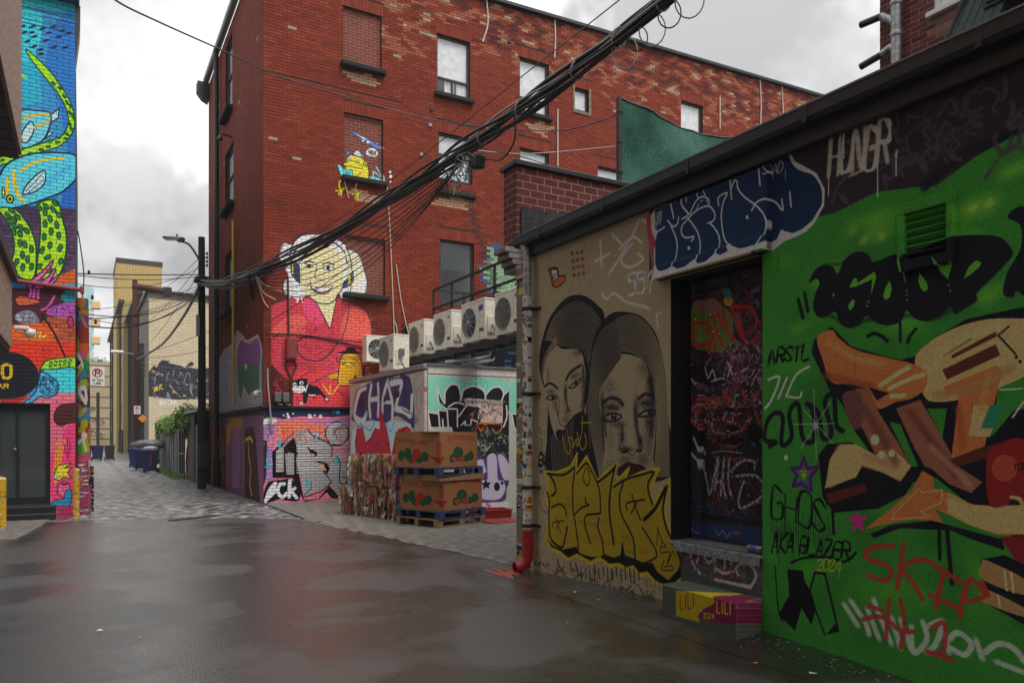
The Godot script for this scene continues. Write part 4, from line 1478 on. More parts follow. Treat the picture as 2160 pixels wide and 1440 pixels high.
["S",70,0.8,2,1,0,128,82,134,82,139,82,135,78,130,78],
["E",71,130.7,87.4,0.8,-0,0,-1.5],
["E",71,135.3,88.3,0.8,-0,0,-1.6],
["P",72,1,135,57,140,69,150,70,156,60,154,47,145,40,137,46],
["S",73,1.4,2,1,0,135,57,140,69,150,70,156,60,154,47,145,40,137,46],
["E",74,146.2,65.6,5.7,-0.2,0,-2.3],
["P",75,1,126,25,129,34,145,37,149,53,158,54,159,37,154,23],
["S",76,1.2,2,1,0,126,25,129,34,145,37,149,53,158,54,159,37,154,23],
["S",77,1.9,1,1,0,147,144,148,129,152,127,152,154],
["S",77,2,0,1,0,152,113,152,156],
["S",77,2,1,1,0,156,148,156,131,153,129],
["P",78,0,134,24,167,23,167,-7,134,-5]
]}
var PAINT_BRICK := {"b": [3.7,7.2,0,10.2], "ppm": 190, "unit": 100, "cols": [213,71,85,237,103,93,237,82,125,237,103,90,237,73,85,82,39,37,90,39,34,237,103,114,189,53,69,237,189,136,196,189,160,237,237,237,237,237,202,39,55,79,237,226,173,237,226,170,218,154,90,229,125,95,61,74,101,237,229,37,39,26,34,237,176,39,26,29,34,237,210,39,237,210,47,31,33,42,229,69,47,229,125,157,39,53,77,82,165,237,42,42,55,168,125,176,168,125,189,237,133,101,189,125,189,18,18,22,168,165,165,61,61,63,237,168,146,237,133,168,237,58,45,46,196,197,229,229,234,237,224,42,31,34,42,237,210,154,237,229,42,82,146,229,237,237,69,110,237,237,46,125,184,237,218,42,132,216,237,153,237,237,67,168,229,31,53,82,82,146,237,31,47,82,196,237,237,237,125,103,210,237,237], "ops": [
["P",0,0,19,472,70,491,99,497,175,504,203,498,244,478,262,459,265,412,258,289,216,254,209,233,70,230,62,289,19,329],
["P",1,1,20,408,58,446,99,446,90,400,20,392],
["P",2,1,99,492,129,482,149,450,122,429,96,459],
["P",3,1,203,475,251,465,264,412,189,405],
["P",4,0,70,315,203,327,206,233,70,230],
["P",5,1,19,326,32,310,48,282,62,260,17,259],
["P",6,0,17,271,70,273,70,230,17,229],
["N",7,40,12.7,81,23.2,289,251.2,459.5],
["N",8,40,15.9,82,23.2,238.1,251.2,459.5],
["S",9,13.1,1,0.5,1,129,603,169,608,186,576],
["S",9,16.3,1,0.5,1,99,534,122,501,155,487],
["S",10,2.9,1,0.9,0.3,51,606,48,584],
["S",10,2.9,1,0.9,0.3,74,616,64,595],
["S",10,3,1,0.9,0.3,223,604,241,573],
["S",10,3,1,0.9,0.3,234,552,223,517],
["S",10,3,1,0.9,0.3,209,609,220,590],
["S",10,2.9,1,0.9,0.3,58,524,67,499],
["S",10,2.9,1,0.9,0.3,77,516,83,490],
["P",11,1,42,608,51,619,67,618,90,640,122,648,162,650,189,637,206,627,230,619,244,593,251,567,256,547,251,519,223,503,189,500,175,512,99,498,93,480,86,494,80,478,75,490,58,491,47,506,50,529,59,540,45,570,37,585],
["P",12,1,189,627,230,615,248,567,223,530,203,545,196,588],
["S",13,1.6,1,1,0,45,574,37,585,47,612,67,618],
["S",13,1.6,1,1,0,48,529,47,506,59,493],
["S",13,1.7,1,1,0,203,625,234,616,251,570,256,544,248,512],
["S",13,1.6,1,1,0,70,564,90,582,99,593,116,618],
["S",13,1.6,1,1,0,106,587,99,577,90,575],
["P",14,1,99,593,116,614,139,624,165,621,186,606,192,577,191,540,175,506,155,484,135,484,116,493,96,511,86,526,85,555],
["P",15,0,125,488,175,502,169,472,159,426,145,453],
["P",16,1,129,619,149,625,155,621,135,615],
["S",13,2.6,1,1,0,99,498,116,490,135,483,155,484,175,499,191,530],
["S",13,2,1,1,0,125,485,142,453,159,425,169,468,176,499],
["S",13,2.2,1,1,0,19,470,45,482,70,492],
["S",13,2.3,1,1,0,179,501,209,492,244,478,261,456,265,415],
["S",13,1.6,1,1,0,127,580,125,560,120,546,129,541,145,541],
["S",13,1.6,1,1,0,104,522,112,532,109,535],
["S",13,3.3,1,1,0,98,576,106,582,119,580],
["S",13,3,1,1,0,140,578,155,585,169,580],
["P",11,1,99,568,107,575,117,572,109,566],
["S",13,1.6,2,1,0,99,568,107,575,117,572,109,566],
["E",13,107.4,571,4.6,0.5,0,-4.6],
["P",11,1,142,570,155,576,170,570,155,566],
["S",13,1.6,2,1,0,142,570,155,576,170,570,155,566],
["E",13,154.2,571.3,4.7,0.5,0,-4.6],
["P",11,1,111,524,132,521,165,528,155,517,139,511,122,514],
["S",13,1.6,2,1,0,111,524,132,521,165,528,155,517,139,511,122,514],
["P",17,1,112,519,122,512,139,509,159,517,149,508,129,506],
["S",13,1.3,2,1,0,112,519,122,512,139,509,159,517,149,508,129,506],
["S",13,2.9,1,1,0,62,585,66,611,86,642,119,657,152,659,182,649,203,629,213,603,216,577],
["S",13,3.5,1,1,0,67,586,80,613,109,633,139,639,175,632,196,614,206,589],
["P",18,0,62,582,75,577,85,568,86,526,75,535,66,547],
["S",13,1.9,0,1,0,62,582,75,577,85,568,86,526,75,535,66,547,62,582],
["P",19,0,67,570,70,570,70,547,67,549],
["P",18,0,193,541,206,552,220,574,222,550,213,536,192,526],
["S",13,2,0,1,0,193,541,206,552,220,574,222,550,213,536,192,526,193,541],
["P",19,0,208,556,212,574,214,543,207,537],
["S",13,2,1,1,0,216,536,209,499,203,448,189,400],
["S",13,3,1,1,0,180,393,155,358,129,343,99,346,82,361,80,380],
["S",20,2.3,1,1,0,80,387,99,399,139,400,189,397,258,394],
["P",21,1,186,353,196,364,220,367,235,356,241,322,241,292,203,286,180,290,182,327],
["S",13,2,2,1,0,186,353,196,364,220,367,235,356,241,322,241,292,203,286,180,290,182,327],
["P",22,0,197,371,203,380,223,381,227,371,243,369,223,365,189,364,169,366],
["S",13,1.7,0,1,0,175,354,230,356,228,344,177,341,175,354],
["S",13,1.7,1,1,0,186,348,191,352,196,348],
["S",13,1.7,1,1,0,215,350,220,353,225,349],
["P",23,0,189,337,203,343,222,340,211,332],
["S",13,1.3,0,1,0,189,337,203,343,222,340,211,332,189,337],
["P",21,0,180,320,162,312,149,307,160,299,179,303],
["S",13,1.7,0,1,0,180,320,162,312,149,307,160,299,179,303,180,320],
["S",13,1.3,0,1,0,106,284,149,306],
["P",22,0,220,310,225,312,231,292,214,291],
["S",24,3,0,1,0,182,288,165,263],
["S",24,2.6,0,1,0,157,264,142,285],
["S",24,2.6,0,1,0,159,263,145,280],
["S",24,2.6,0,1,0,160,262,159,286],
["P",25,0,66,295,74,294,90,300,104,299,104,284,129,281,145,262,155,253,149,248,135,262,122,258,119,248,116,258,104,255,103,242,93,238,93,261,77,267,67,276],
["E",11,73.5,284.5,5.4,0.2,0,-5.2,25,1.6],
["E",11,89.6,288.3,5.8,0.2,0,-5.8,25,1.6],
["P",11,1,69,278,80,281,96,280,99,271,86,264,70,268],
["E",25,74.2,283.5,2.2,0.1,0,-2.3],
["E",25,90.2,287.3,2.3,0.1,0,-2.3],
["P",26,0,78,280,85,281,82,277],
["S",11,2.6,1,1,0,104,284,99,267],
["P",11,0,85,241,93,243,93,237,85,236],
["P",11,0,147,256,155,251,149,247],
["P",11,0,106,261,125,262,122,258,107,258],
["P",27,0,0,228,213,228,213,1,0,-6],
["P",28,0,0,228,213,228,213,214,167,207,84,208,49,201,24,205,0,201],
["E",11,56.5,213.4,2.6,0,0,-2.7],
["E",11,69.6,214,2.2,0,0,-2.3],
["E",11,47.5,209.6,2.4,0,0,-2.4],
["E",11,58.5,206.7,4.4,0.1,0,-4.5],
["E",11,110.5,208,5,0.1,0,-5],
["E",11,121.9,210.6,2.5,0,0,-2.5],
["E",11,135.5,208.7,4.2,0.1,0,-4.2],
["E",11,106.4,212.4,1.7,0,0,-1.7],
["E",29,179,218.8,5.6,0.1,0,-5.1],
["E",29,168.9,220.7,2.6,0,0,-2.5],
["P",11,1,0,199,12,204,26,202,32,195,18,190,0,189],
["P",30,1,0,155,8,151,10,106,8,70,0,50],
["P",31,1,0,185,24,187,22,159,2,151],
["P",32,1,10,131,22,126,22,62,8,58],
["P",33,1,42,191,138,192,144,159,108,177,68,163,36,151],
["P",34,1,96,194,146,198,210,203,210,176,150,188],
["E",11,2.2,184.8,1.4,0,0,-1.4],
["E",11,39.7,116.7,1.4,-0,0,-1.4],
["E",11,37.9,170.1,1.4,0,0,-1.4],
["E",11,36.2,101.7,1.4,-0,0,-1.4],
["E",11,34.4,155.1,1.4,-0,0,-1.4],
["E",11,32.6,86.8,1.4,-0,0,-1.4],
["E",11,30.8,140.1,1.4,-0,0,-1.4],
["E",11,29,71.9,1.4,-0,0,-1.4],
["E",11,27.3,125.1,1.4,-0,0,-1.4],
["E",11,25.5,178.3,1.4,0,0,-1.4],
["E",11,23.7,110.2,1.4,-0,0,-1.4],
["E",11,21.9,163.4,1.4,0,0,-1.4],
["E",11,20.2,95.3,1.4,-0,0,-1.4],
["E",11,18.4,148.4,1.4,-0,0,-1.4],
["E",11,16.6,80.5,1.4,-0,0,-1.4],
["E",11,14.9,133.5,1.4,-0,0,-1.4],
["E",11,13.1,65.6,1.4,-0,0,-1.4],
["E",11,11.3,118.6,1.4,-0,0,-1.4],
["E",11,9.6,171.6,1.4,0,0,-1.4],
["E",11,7.8,103.8,1.4,-0,0,-1.4],
["E",11,6.1,156.7,1.4,-0,0,-1.4],
["E",11,4.3,89,1.4,-0,0,-1.4],
["E",11,2.6,141.8,1.4,-0,0,-1.4],
["E",11,40.1,73.2,1.4,-0,0,-1.4],
["E",11,38.3,126.7,1.4,-0,0,-1.4],
["E",11,36.6,180,1.4,0,0,-1.4],
["E",11,34.8,111.7,1.4,-0,0,-1.4],
["E",11,33,165,1.4,0,0,-1.4],
["E",11,31.2,96.7,1.4,-0,0,-1.4],
["E",11,29.4,150,1.4,-0,0,-1.4],
["E",11,27.6,81.8,1.4,-0,0,-1.4],
["E",11,25.9,135.1,1.4,-0,0,-1.4],
["E",11,24.1,67,1.4,-0,0,-1.4],
["E",11,22.3,120.1,1.4,-0,0,-1.4],
["E",11,20.6,173.3,1.4,0,0,-1.4],
["E",11,18.8,105.2,1.4,-0,0,-1.4],
["E",11,17,158.3,1.4,-0,0,-1.4],
["E",11,15.3,90.4,1.4,-0,0,-1.4],
["E",11,13.5,143.4,1.4,-0,0,-1.4],
["E",11,11.7,75.5,1.4,-0,0,-1.4],
["P",35,0,21,123,34,136,70,155,76,150,82,118,84,68,96,6,129,7,157,39,180,15,178,6,159,10,150,23,133,7,96,2,68,61,22,62],
["P",36,0,30,126,46,138,68,157,72,163,84,177,106,178,113,163,129,155,142,154,157,142,164,129,163,112,154,110,189,102,202,86,202,10,178,15,161,39,165,49,142,75,123,103,104,97,113,68,96,16,86,68,76,101,82,118,74,153,70,153,48,134,48,77,30,78],
["P",36,0,51,118,60,122,72,118,72,69,54,69],
["P",36,0,84,97,125,100,159,66,163,47,138,29,96,16],
["S",11,1.6,0,1,0,88,171,204,174],
["S",37,1,0,1,0,78,169,204,172],
["S",11,1.6,0,1,0,88,165,204,168],
["S",37,1,0,1,0,78,163,204,166],
["S",11,1.6,0,1,0,88,160,204,162],
["S",37,1,0,1,0,78,157,204,160],
["S",11,1.6,0,1,0,78,154,204,157],
["S",37,1,0,1,0,78,151,204,154],
["S",11,1.6,0,1,0,78,148,204,151],
["S",37,1,0,1,0,78,146,204,148],
["S",11,1.6,0,1,0,78,142,204,145],
["S",37,1,0,1,0,78,140,204,142],
["S",11,1.6,0,1,0,78,137,204,139],
["S",37,1,0,1,0,78,134,204,136],
["S",11,1.6,0,1,0,78,131,204,133],
["S",37,1,0,1,0,78,128,204,130],
["S",11,1.6,0,1,0,78,125,204,127],
["S",37,1,0,1,0,78,123,204,124],
["S",11,1.6,0,1,0,78,119,204,121],
["S",37,1,0,1,0,78,117,204,118],
["S",11,1.6,0,1,0,78,114,204,115],
["S",37,1,0,1,0,78,111,204,112],
["S",11,1.6,0,1,0,78,108,204,109],
["S",37,1,0,1,0,78,105,204,106],
["S",11,1.6,0,1,0,78,102,204,103],
["S",37,1,0,1,0,78,100,204,100],
["S",11,1.6,0,1,0,78,96,204,97],
["S",37,1,0,1,0,78,94,204,95],
["S",11,1.6,0,1,0,78,91,204,91],
["S",37,1,0,1,0,78,88,204,89],
["S",11,1.6,0,1,0,78,85,204,85],
["S",37,1,0,1,0,78,82,204,83],
["S",11,1.6,0,1,0,78,79,204,79],
["S",37,1,0,1,0,78,77,204,77],
["S",11,1.6,0,1,0,78,73,204,73],
["S",37,1,0,1,0,78,71,204,71],
["S",11,1.4,0,1,0,30,124,47,125],
["S",37,1,0,1,0,30,122,47,122],
["S",11,1.4,0,1,0,30,119,47,119],
["S",37,1,0,1,0,30,117,47,117],
["S",11,1.4,0,1,0,30,114,47,114],
["S",37,1,0,1,0,30,112,47,112],
["S",11,1.4,0,1,0,30,109,47,109],
["S",37,1,0,1,0,30,106,47,106],
["S",11,1.4,0,1,0,30,103,47,103],
["S",37,1,0,1,0,30,101,47,101],
["S",11,1.4,0,1,0,30,98,47,98],
["S",37,1,0,1,0,30,96,47,96],
["S",11,1.4,0,1,0,30,93,47,93],
["S",37,1,0,1,0,30,90,47,91],
["S",11,1.4,0,1,0,30,87,47,88],
["S",37,1,0,1,0,30,85,47,85],
["S",11,1.4,0,1,0,30,82,47,82],
["S",37,1,0,1,0,30,80,47,80],
["S",11,1.4,0,1,0,30,77,47,77],
["S",37,1,0,1,0,30,75,47,75],
["P",35,0,102,136,113,128,127,123,128,115,119,108,113,115],
["P",35,0,123,101,133,100,152,94,159,81,152,67,144,75,138,88],
["P",38,0,113,119,123,115,117,109],
["P",38,0,127,96,144,92,150,75,142,79],
["P",39,0,131,6,152,23,161,10],
["P",39,0,195,121,210,120,202,110],
["E",36,176.8,167.1,29.2,0.1,0,-29.1,35,2.5],
["S",11,1.5,0,1,0,153,190,202,192],
["S",11,1.5,0,1,0,153,184,202,186],
["S",11,1.5,0,1,0,153,178,202,180],
["S",11,1.5,0,1,0,153,172,202,174],
["S",11,1.5,0,1,0,153,167,202,168],
["S",11,1.5,0,1,0,153,161,202,162],
["S",11,1.5,0,1,0,153,155,202,156],
["S",11,1.5,0,1,0,153,149,202,150],
["S",11,1.5,0,1,0,153,143,202,144],
["S",35,2.5,1,1,0,106,177,113,165,129,156,144,150,159,140,164,129,163,110],
["S",35,2.3,1,1,0,165,138,189,140,202,152,207,159],
["S",35,2.5,1,1,0,176,110,184,95,183,66,184,47,195,41,203,55,191,59],
["S",35,1.6,0,1,0,96,18,113,34,113,49],
["S",35,2.3,1,1,0,163,48,138,27,96,14],
["S",35,2.1,0,1,0,142,75,163,49],
["S",35,1.6,0,1,0,31,132,72,169],
["S",35,1.6,0,1,0,47,132,70,155],
["S",40,2.6,1,0.95,0.2,46,179,49,155],
["S",40,2.6,1,0.95,0.2,45,178,66,180],
["S",40,2.6,1,0.95,0.2,47,168,60,170],
["S",40,2.7,1,0.95,0.2,68,179,70,159,76,153,86,154,89,163,88,181],
["S",40,2.7,1,0.95,0.2,123,179,108,178,96,171,98,155,113,152,125,157],
["S",40,2.7,1,0.95,0.2,134,184,133,155],
["S",40,2.7,1,0.95,0.2,134,165,154,182],
["S",40,2.7,1,0.95,0.2,138,169,157,148],
["S",40,2.7,1,0.95,0.2,168,178,199,181],
["S",40,2.7,1,0.95,0.2,183,180,186,146],
["S",35,1.5,1,1,0,166,165,178,178,193,188],
["S",35,1.3,0,1,0,169,175,178,152],
["P",41,1,37,157,41,139,37,132,34,139],
["P",41,1,12,113,16,93,12,84,8,93],
["P",41,1,125,170,128,156,125,150,122,156],
["P",41,1,174,118,178,98,174,90,169,98],
["P",41,1,104,64,108,43,104,35,100,44],
["P",41,1,30,17,33,5,30,0,28,5],
["P",35,1,1,2,4,36,16,54,42,57,64,57,84,37,84,7,60,6,36,11],
["S",42,8.8,1,1,0,6,8,16,34,28,49],
["S",42,8.1,1,1,0,26,48,24,27,10,16],
["S",42,7.3,1,1,0,12,28,24,29],
["S",42,8.1,1,1,0,49,47,38,45,34,29,44,16,54,24],
["S",42,8.6,1,1,0,62,53,60,16],
["S",42,7.8,1,1,0,62,30,74,36],
["S",42,7.8,1,1,0,64,30,78,13],
["P",42,0,3,2,14,28,20,17,12,10],
["P",43,1,203,844,206,853,219,861,239,860,248,856,257,845,261,830,260,801,252,794,229,796,206,795,192,796,200,825],
["S",44,1.9,2,1,0,203,844,206,853,219,861,239,860,248,856,257,845,261,830,260,801,252,794,229,796,206,795,192,796,200,825],
["P",45,1,203,844,208,855,216,861,219,857,208,847,205,839],
["P",46,1,195,834,203,842,219,848,229,845,239,842,244,838,243,833,232,833,216,834,206,833],
["S",44,1.4,2,1,0,195,834,203,842,219,848,229,845,239,842,244,838,243,833,232,833,216,834,206,833],
["S",44,1.2,1,1,0,207,848,212,851,216,848],
["S",44,1.2,1,1,0,226,848,231,850,236,846],
["P",47,0,201,867,210,869,226,866,245,860,249,861,247,868,239,874,227,875,221,870,210,864,206,858],
["S",44,1.4,0,1,0,201,867,210,869,226,866,245,860,249,861,247,868,239,874,227,875,221,870,210,864,206,858,201,867],
["P",11,1,222,867,229,874,235,874,240,864,229,864],
["P",47,0,228,869,234,871,232,865],
["E",48,251.8,845.6,5.6,1,0,-6.6,44,1.9],
["E",44,252.3,845.4,2.6,0.5,0,-3.1],
["P",49,0,177,832,186,827,193,822,218,826,222,801,214,798,192,796,186,804,180,819],
["S",44,1.4,0,1,0,177,832,186,827,193,822,218,826,222,801,214,798,192,796,186,804,180,819,177,832],
["S",44,0.9,0,1,0,193,822,191,797],
["T",50,1.7,"UBS",8.5,1,0,0,195.3,810.5,216,813.4],
["T",50,1.7,"000",8.5,1,0,0,196.1,799.8,216.8,802.6],
["S",44,1.4,1,1,0,243,824,230,812,214,803,226,800,252,799],
["S",43,3.4,1,1,0,187,792,182,784,183,773,189,768],
["S",43,3.4,1,1,0,231,795,225,786,224,773,231,767],
["S",51,2.8,0,1,0,189,767,173,763],
["S",51,2.8,0,1,0,189,767,180,755],
["S",51,2.8,0,1,0,189,767,187,753],
["S",51,2.8,0,1,0,189,767,195,774],
["S",51,2.8,0,1,0,231,765,215,761],
["S",51,2.8,0,1,0,231,765,222,753],
["S",51,2.8,0,1,0,231,765,230,751],
["S",51,2.8,0,1,0,231,765,238,773],
["P",52,0,264,818,271,820,301,816,299,797,265,798],
["S",44,1.1,0,1,0,264,818,271,820,301,816,299,797,265,798,264,818],
["S",53,2.5,0,1,0,273,821,273,832,291,821],
["S",53,2.4,0,1,0,281,844,299,817],
["E",54,291.9,802.8,5.7,1,0,-5.7,55,1],
["E",50,277.8,813.9,1.7,0.3,0,-1.6],
["E",50,277.8,807.6,1.7,0.3,0,-1.6],
["P",11,1,254,879,261,887,274,890,285,883,285,875,276,867,266,868,257,860,261,868,254,871],
["S",44,0.9,2,1,0,254,879,261,887,274,890,285,883,285,875,276,867,266,868,257,860,261,868,254,871],
["T",44,1.4,"UBER",5.4,1,0,0,260.5,877.9,280.3,877.7],
["T",44,1.4,"5000",5,1,0,0,261.3,872.5,281.1,872.3],
["P",56,0,211,924,222,922,239,915,261,910,281,900,292,893,288,889,274,894,258,902,239,910,222,917],
["S",57,0.9,0,1,0,211,924,222,922,239,915,261,910,281,900,292,893,288,889,274,894,258,902,239,910,222,917,211,924],
["P",58,0,229,918,242,914,255,909,248,908,235,913],
["P",56,0,242,905,261,898,268,897,255,901],
["E",11,246.6,904.3,3.9,0.8,0,-2.5],
["E",11,258.9,902.7,3.9,0.8,0,-2.8],
["P",56,0,278,903,287,907,283,899],
["S",11,3.8,0,0.7,0.6,288,898,298,892],
["S",59,2.5,0,0.5,0.7,298,892,317,886],
["E",60,314.5,834.6,3.7,0.7,0,-3.5],
["E",60,316.2,822.9,4.4,0.8,0,-4.2],
["E",60,315,809.9,3,0.5,0,-2.9]
]}
var PAINT_ALLEY_FACE := {"b": [-26.9,-18.1,0,5.6], "ppm": 110, "unit": 100, "cols": [189,178,193,158,96,158,96,127,107,237,221,84,237,237,76,64,96,68,96,127,146,127,139,107,96,84,80,158,107,139,221,158,53,189,127,185,96,60,76,237,221,45,237,189,53,221,60,107,189,158,123], "ops": [
["P",0,0,311,419,456,423,538,451,600,435,687,403,819,404,855,380,879,338,879,227,292,217,149,220,149,382],
["P",1,1,546,396,615,419,701,396,819,394,819,328,554,343],
["P",2,0,538,350,831,332,831,271,781,245,755,273,701,259,630,290,585,253,538,304],
["S",3,4,1,1,0,538,345,522,398,600,421,659,406,819,404],
["S",3,3.5,0,1,0,538,339,562,268,600,253,623,293,701,259,729,271,781,244,825,279],
["E",4,661.9,340.3,17,-1.4,0,-8.2],
["P",5,1,867,359,947,341,947,260,873,227],
["N",6,60,12.6,91,311.2,252.9,522.1,419.1],
["N",7,50,17.3,92,59.3,217.7,272.4,409.6],
["P",8,0,12,227,496,221,860,229,870,205,12,198],
["P",9,0,354,217,879,209,879,-10,354,-3],
["P",10,0,448,212,623,211,611,188,455,185,427,144,354,133,369,191],
["P",11,0,469,185,586,188,574,20,455,13],
["P",12,0,647,181,759,184,790,150,840,1,647,2],
["S",13,8.9,1,1,0,658,150,715,156,748,146],
["S",13,10.9,1,0.95,0.3,693,145,704,106,726,75,715,42,737,13],
["S",14,5.5,1,0.9,0.3,611,188,623,127,623,37,598,24],
["S",15,6.7,0,0.8,0.4,658,56,670,33],
["N",16,90,14.1,93,50.6,10.3,368.5,209.1]
]}
var PAINT_COOLER_SIDE := {"b": [-17.9,-13.3,0,3], "ppm": 200, "unit": 100, "cols": [204,190,178,158,144,132,158,112,75,66,64,109,237,237,237,46,43,69,36,35,46,211,237,237,66,181,237,211,35,64,35,32,43,66,66,75,112,107,109], "ops": [
["F",0],
["N",1,40,18.7,101,4.8,169,470.3,314.5],
["S",2,3.1,0,0.6,0.4,5,285,266,291,458,295],
["P",3,1,53,265,109,277,219,290,354,286,394,261,407,179,367,190,304,202,219,182,118,183,15,199,20,215],
["S",4,18.3,1,1,0.1,116,275,76,270,44,238,34,208,91,195,118,212],
["S",4,16.2,1,1,0.1,153,276,138,241,146,206],
["S",4,15.3,1,1,0.1,197,276,201,244,197,207],
["S",4,12.8,1,1,0.1,144,243,203,244],
["S",4,15.3,1,1,0.1,257,278,230,245,224,212],
["S",4,15.3,1,1,0.1,259,278,285,232,285,202],
["S",4,8.3,1,1,0.1,235,234,289,232],
["S",4,14.1,1,1,0.1,275,272,336,272,331,256,300,217],
["S",4,15.5,1,1,0.1,307,218,354,212,388,204,394,240],
["P",5,0,72,252,95,266,100,233,82,222,53,229],
["P",5,0,235,253,247,234,231,234],
["P",5,0,300,253,329,254,325,241,296,240],
["S",6,2.8,1,1,0,20,208,44,266,127,279],
["S",6,2.6,1,1,0,118,206,109,242,122,277],
["S",6,2.5,1,1,0,215,204,207,244,211,285],
["S",6,2.4,1,1,0,300,202,296,232,259,282],
["S",6,2.3,1,1,0,354,284,361,252,340,219,394,205],
["P",7,0,5,128,15,171,72,192,153,197,251,189,296,194,388,185,394,119,5,106],
["S",8,3.6,1,1,0,72,192,144,174,178,196],
["S",8,3.3,1,1,0,243,190,274,170,296,191],
["P",9,0,44,110,34,147,53,180,91,180,113,147,144,156,178,179,207,175,213,224,239,192,266,148,281,121,300,159,318,175,367,180,388,175,388,116],
["S",10,2.4,1,1,0,44,116,49,177,91,180,113,144,104,118],
["S",10,2.4,1,1,0,118,144,153,153,182,179],
["S",10,2.2,1,1,0,213,224,237,192,270,146,251,143],
["S",10,2.1,1,1,0,300,170,318,162,367,180],
["S",10,2.2,1,1,0,289,127,304,162],
["S",10,2.3,1,1,0,178,119,187,145,219,131],
["T",6,1.5,"DUSTK!",10.3,1,0,0.15,374.2,285,445.7,287.2],
["T",4,2.5,"1789",13.7,1,0,0.15,254.8,278.4,329,279],
["N",11,90,2.5,102,404.2,232.8,451.9,277.8],
["N",12,120,1.8,103,404.2,169.1,451.9,234.9],
["S",9,2.2,1,1,0,464,257,455,250,467,239,458,225]
]}
var PAINT_COOLER_FRONT := {"b": [5.73,7.6,0,3], "ppm": 260, "unit": 100, "cols": [213,213,205,149,237,210,160,237,225,237,237,237,46,190,154,34,34,46,28,28,37,234,213,199,70,58,79,237,142,52,237,127,55,94,118,94,213,213,210,38,38,49,237,234,70,94,70,142,221,210,237,31,31,43,213,208,199,237,234,228,190,43,79,221,237,234], "ops": [
["F",0],
["P",1,1,6,268,40,277,98,271,133,277,204,266,204,238,7,208],
["S",2,16.3,0,0.4,0.9,17,244,30,244],
["S",2,16.2,0,0.4,0.9,7,223,20,223],
["S",2,16.5,0,0.4,0.9,56,269,70,270],
["S",2,16.8,0,0.4,0.9,114,267,128,268],
["S",2,17.1,0,0.4,0.9,168,267,183,268],
["S",3,0.8,0,1,0,2,280,169,284],
["S",4,1.5,1,0.9,0.2,99,272,105,280,106,273,112,284,113,274,120,280,122,275,129,275],
["S",4,1.5,1,0.9,0.2,86,259,90,266,98,261,105,268,110,263,121,271,122,263],
["S",4,1.5,1,0.9,0.2,165,272,174,282,187,273],
["S",4,1.5,1,0.9,0.2,126,258,127,269,135,269,137,260],
["P",5,0,27,255,43,224,45,248,56,261,70,260,78,243,84,253,105,260,123,255,133,245,147,258,165,261,176,246,194,259,207,260,207,54,98,57,45,216,29,228],
["S",3,4.1,1,1,0.3,26,255,42,224,43,246,56,261,71,260,77,242,77,229],
["S",3,4.2,1,1,0.3,79,237,84,252,105,260,125,254,132,244,132,233],
["S",3,4.2,1,1,0.3,134,244,147,257,165,260,174,249,172,237,168,231],
["S",3,4.1,1,1,0.3,51,218,67,226,84,223],
["S",3,4.1,1,1,0.3,26,255,30,225],
["S",3,4.3,1,1,0.3,176,245,189,257,202,262,204,253,192,245,193,253],
["S",3,4.3,1,1,0.3,207,246,197,227,187,207,202,203,208,195],
["S",3,4.3,1,1,0.3,181,223,182,200,174,179],
["P",6,0,6,207,27,204,29,212,69,216,72,200,90,222,119,218,115,193,119,183,77,179,11,178],
["S",3,2.8,0,1,0,6,207,27,204],
["S",3,2.8,0,1,0,7,205,13,176],
["S",3,2.9,0,1,0,28,211,48,210,50,179],
["S",3,2.9,0,1,0,29,209,32,178],
["S",3,2.9,0,1,0,42,214,69,214],
["S",3,2.9,0,1,0,70,212,70,179],
["S",3,2.9,0,1,0,69,195,90,222,119,219,115,194],
["S",3,2.9,0,1,0,38,193,39,178],
["S",3,2.9,0,1,0,77,181,86,190,86,182,99,182,99,194,113,189],
["P",7,0,84,233,93,236,173,232,172,187,120,188,119,219,88,223],
["N",8,60,6.3,111,89.3,189,169.4,232],
["N",9,20,6.3,112,97.5,178.2,169.4,214.4],
["S",10,2.6,1,1,0,110,171,114,182,123,171,131,184,140,169],
["S",10,2.6,1,1,0,148,175,157,166,169,175,169,184],
["S",10,2.6,1,1,0,114,186,165,186],
["N",11,60,8.9,113,106.1,125.6,208.8,171],
["N",12,30,7.4,114,106.1,118,208.8,163.7],
["T",13,3.8,"BO",15,1,0.2,0.15,156.6,141.2,182.5,141],
["T",13,3.8,"WC",13.5,1,0.2,0.15,165.2,126.1,195.6,125.8],
["S",14,3.8,0,0.8,0.4,161,156,169,159],
["P",15,1,104,119,127,115,140,123,174,124,196,99,200,72,182,50,174,28,114,27],
["P",16,0,108,112,127,114,135,89,114,75],
["P",16,1,137,119,157,121,161,74,174,69,178,50,161,32,119,38,123,71,137,74],
["P",16,1,161,119,174,120,191,95,196,76,174,73],
["P",17,0,133,74,137,67,146,67,140,61,142,54,134,58,127,52,128,61,122,67,130,67],
["E",17,158.7,57.9,6.9,-0.2,0,-9],
["E",17,170.8,65,3.5,-0.1,0,-3.4],
["E",17,179.4,62.8,2.6,-0.1,0,-2.6],
["P",18,1,182,54,209,87,209,23,187,25],
["P",19,0,106,27,209,26,209,-12,106,-6],
["S",20,11.2,0,0.6,0.6,135,26,144,14],
["T",21,3.4,"PRE",12.9,0.9,0.3,0.15,191.2,108.7,217.7,104.5]
]}
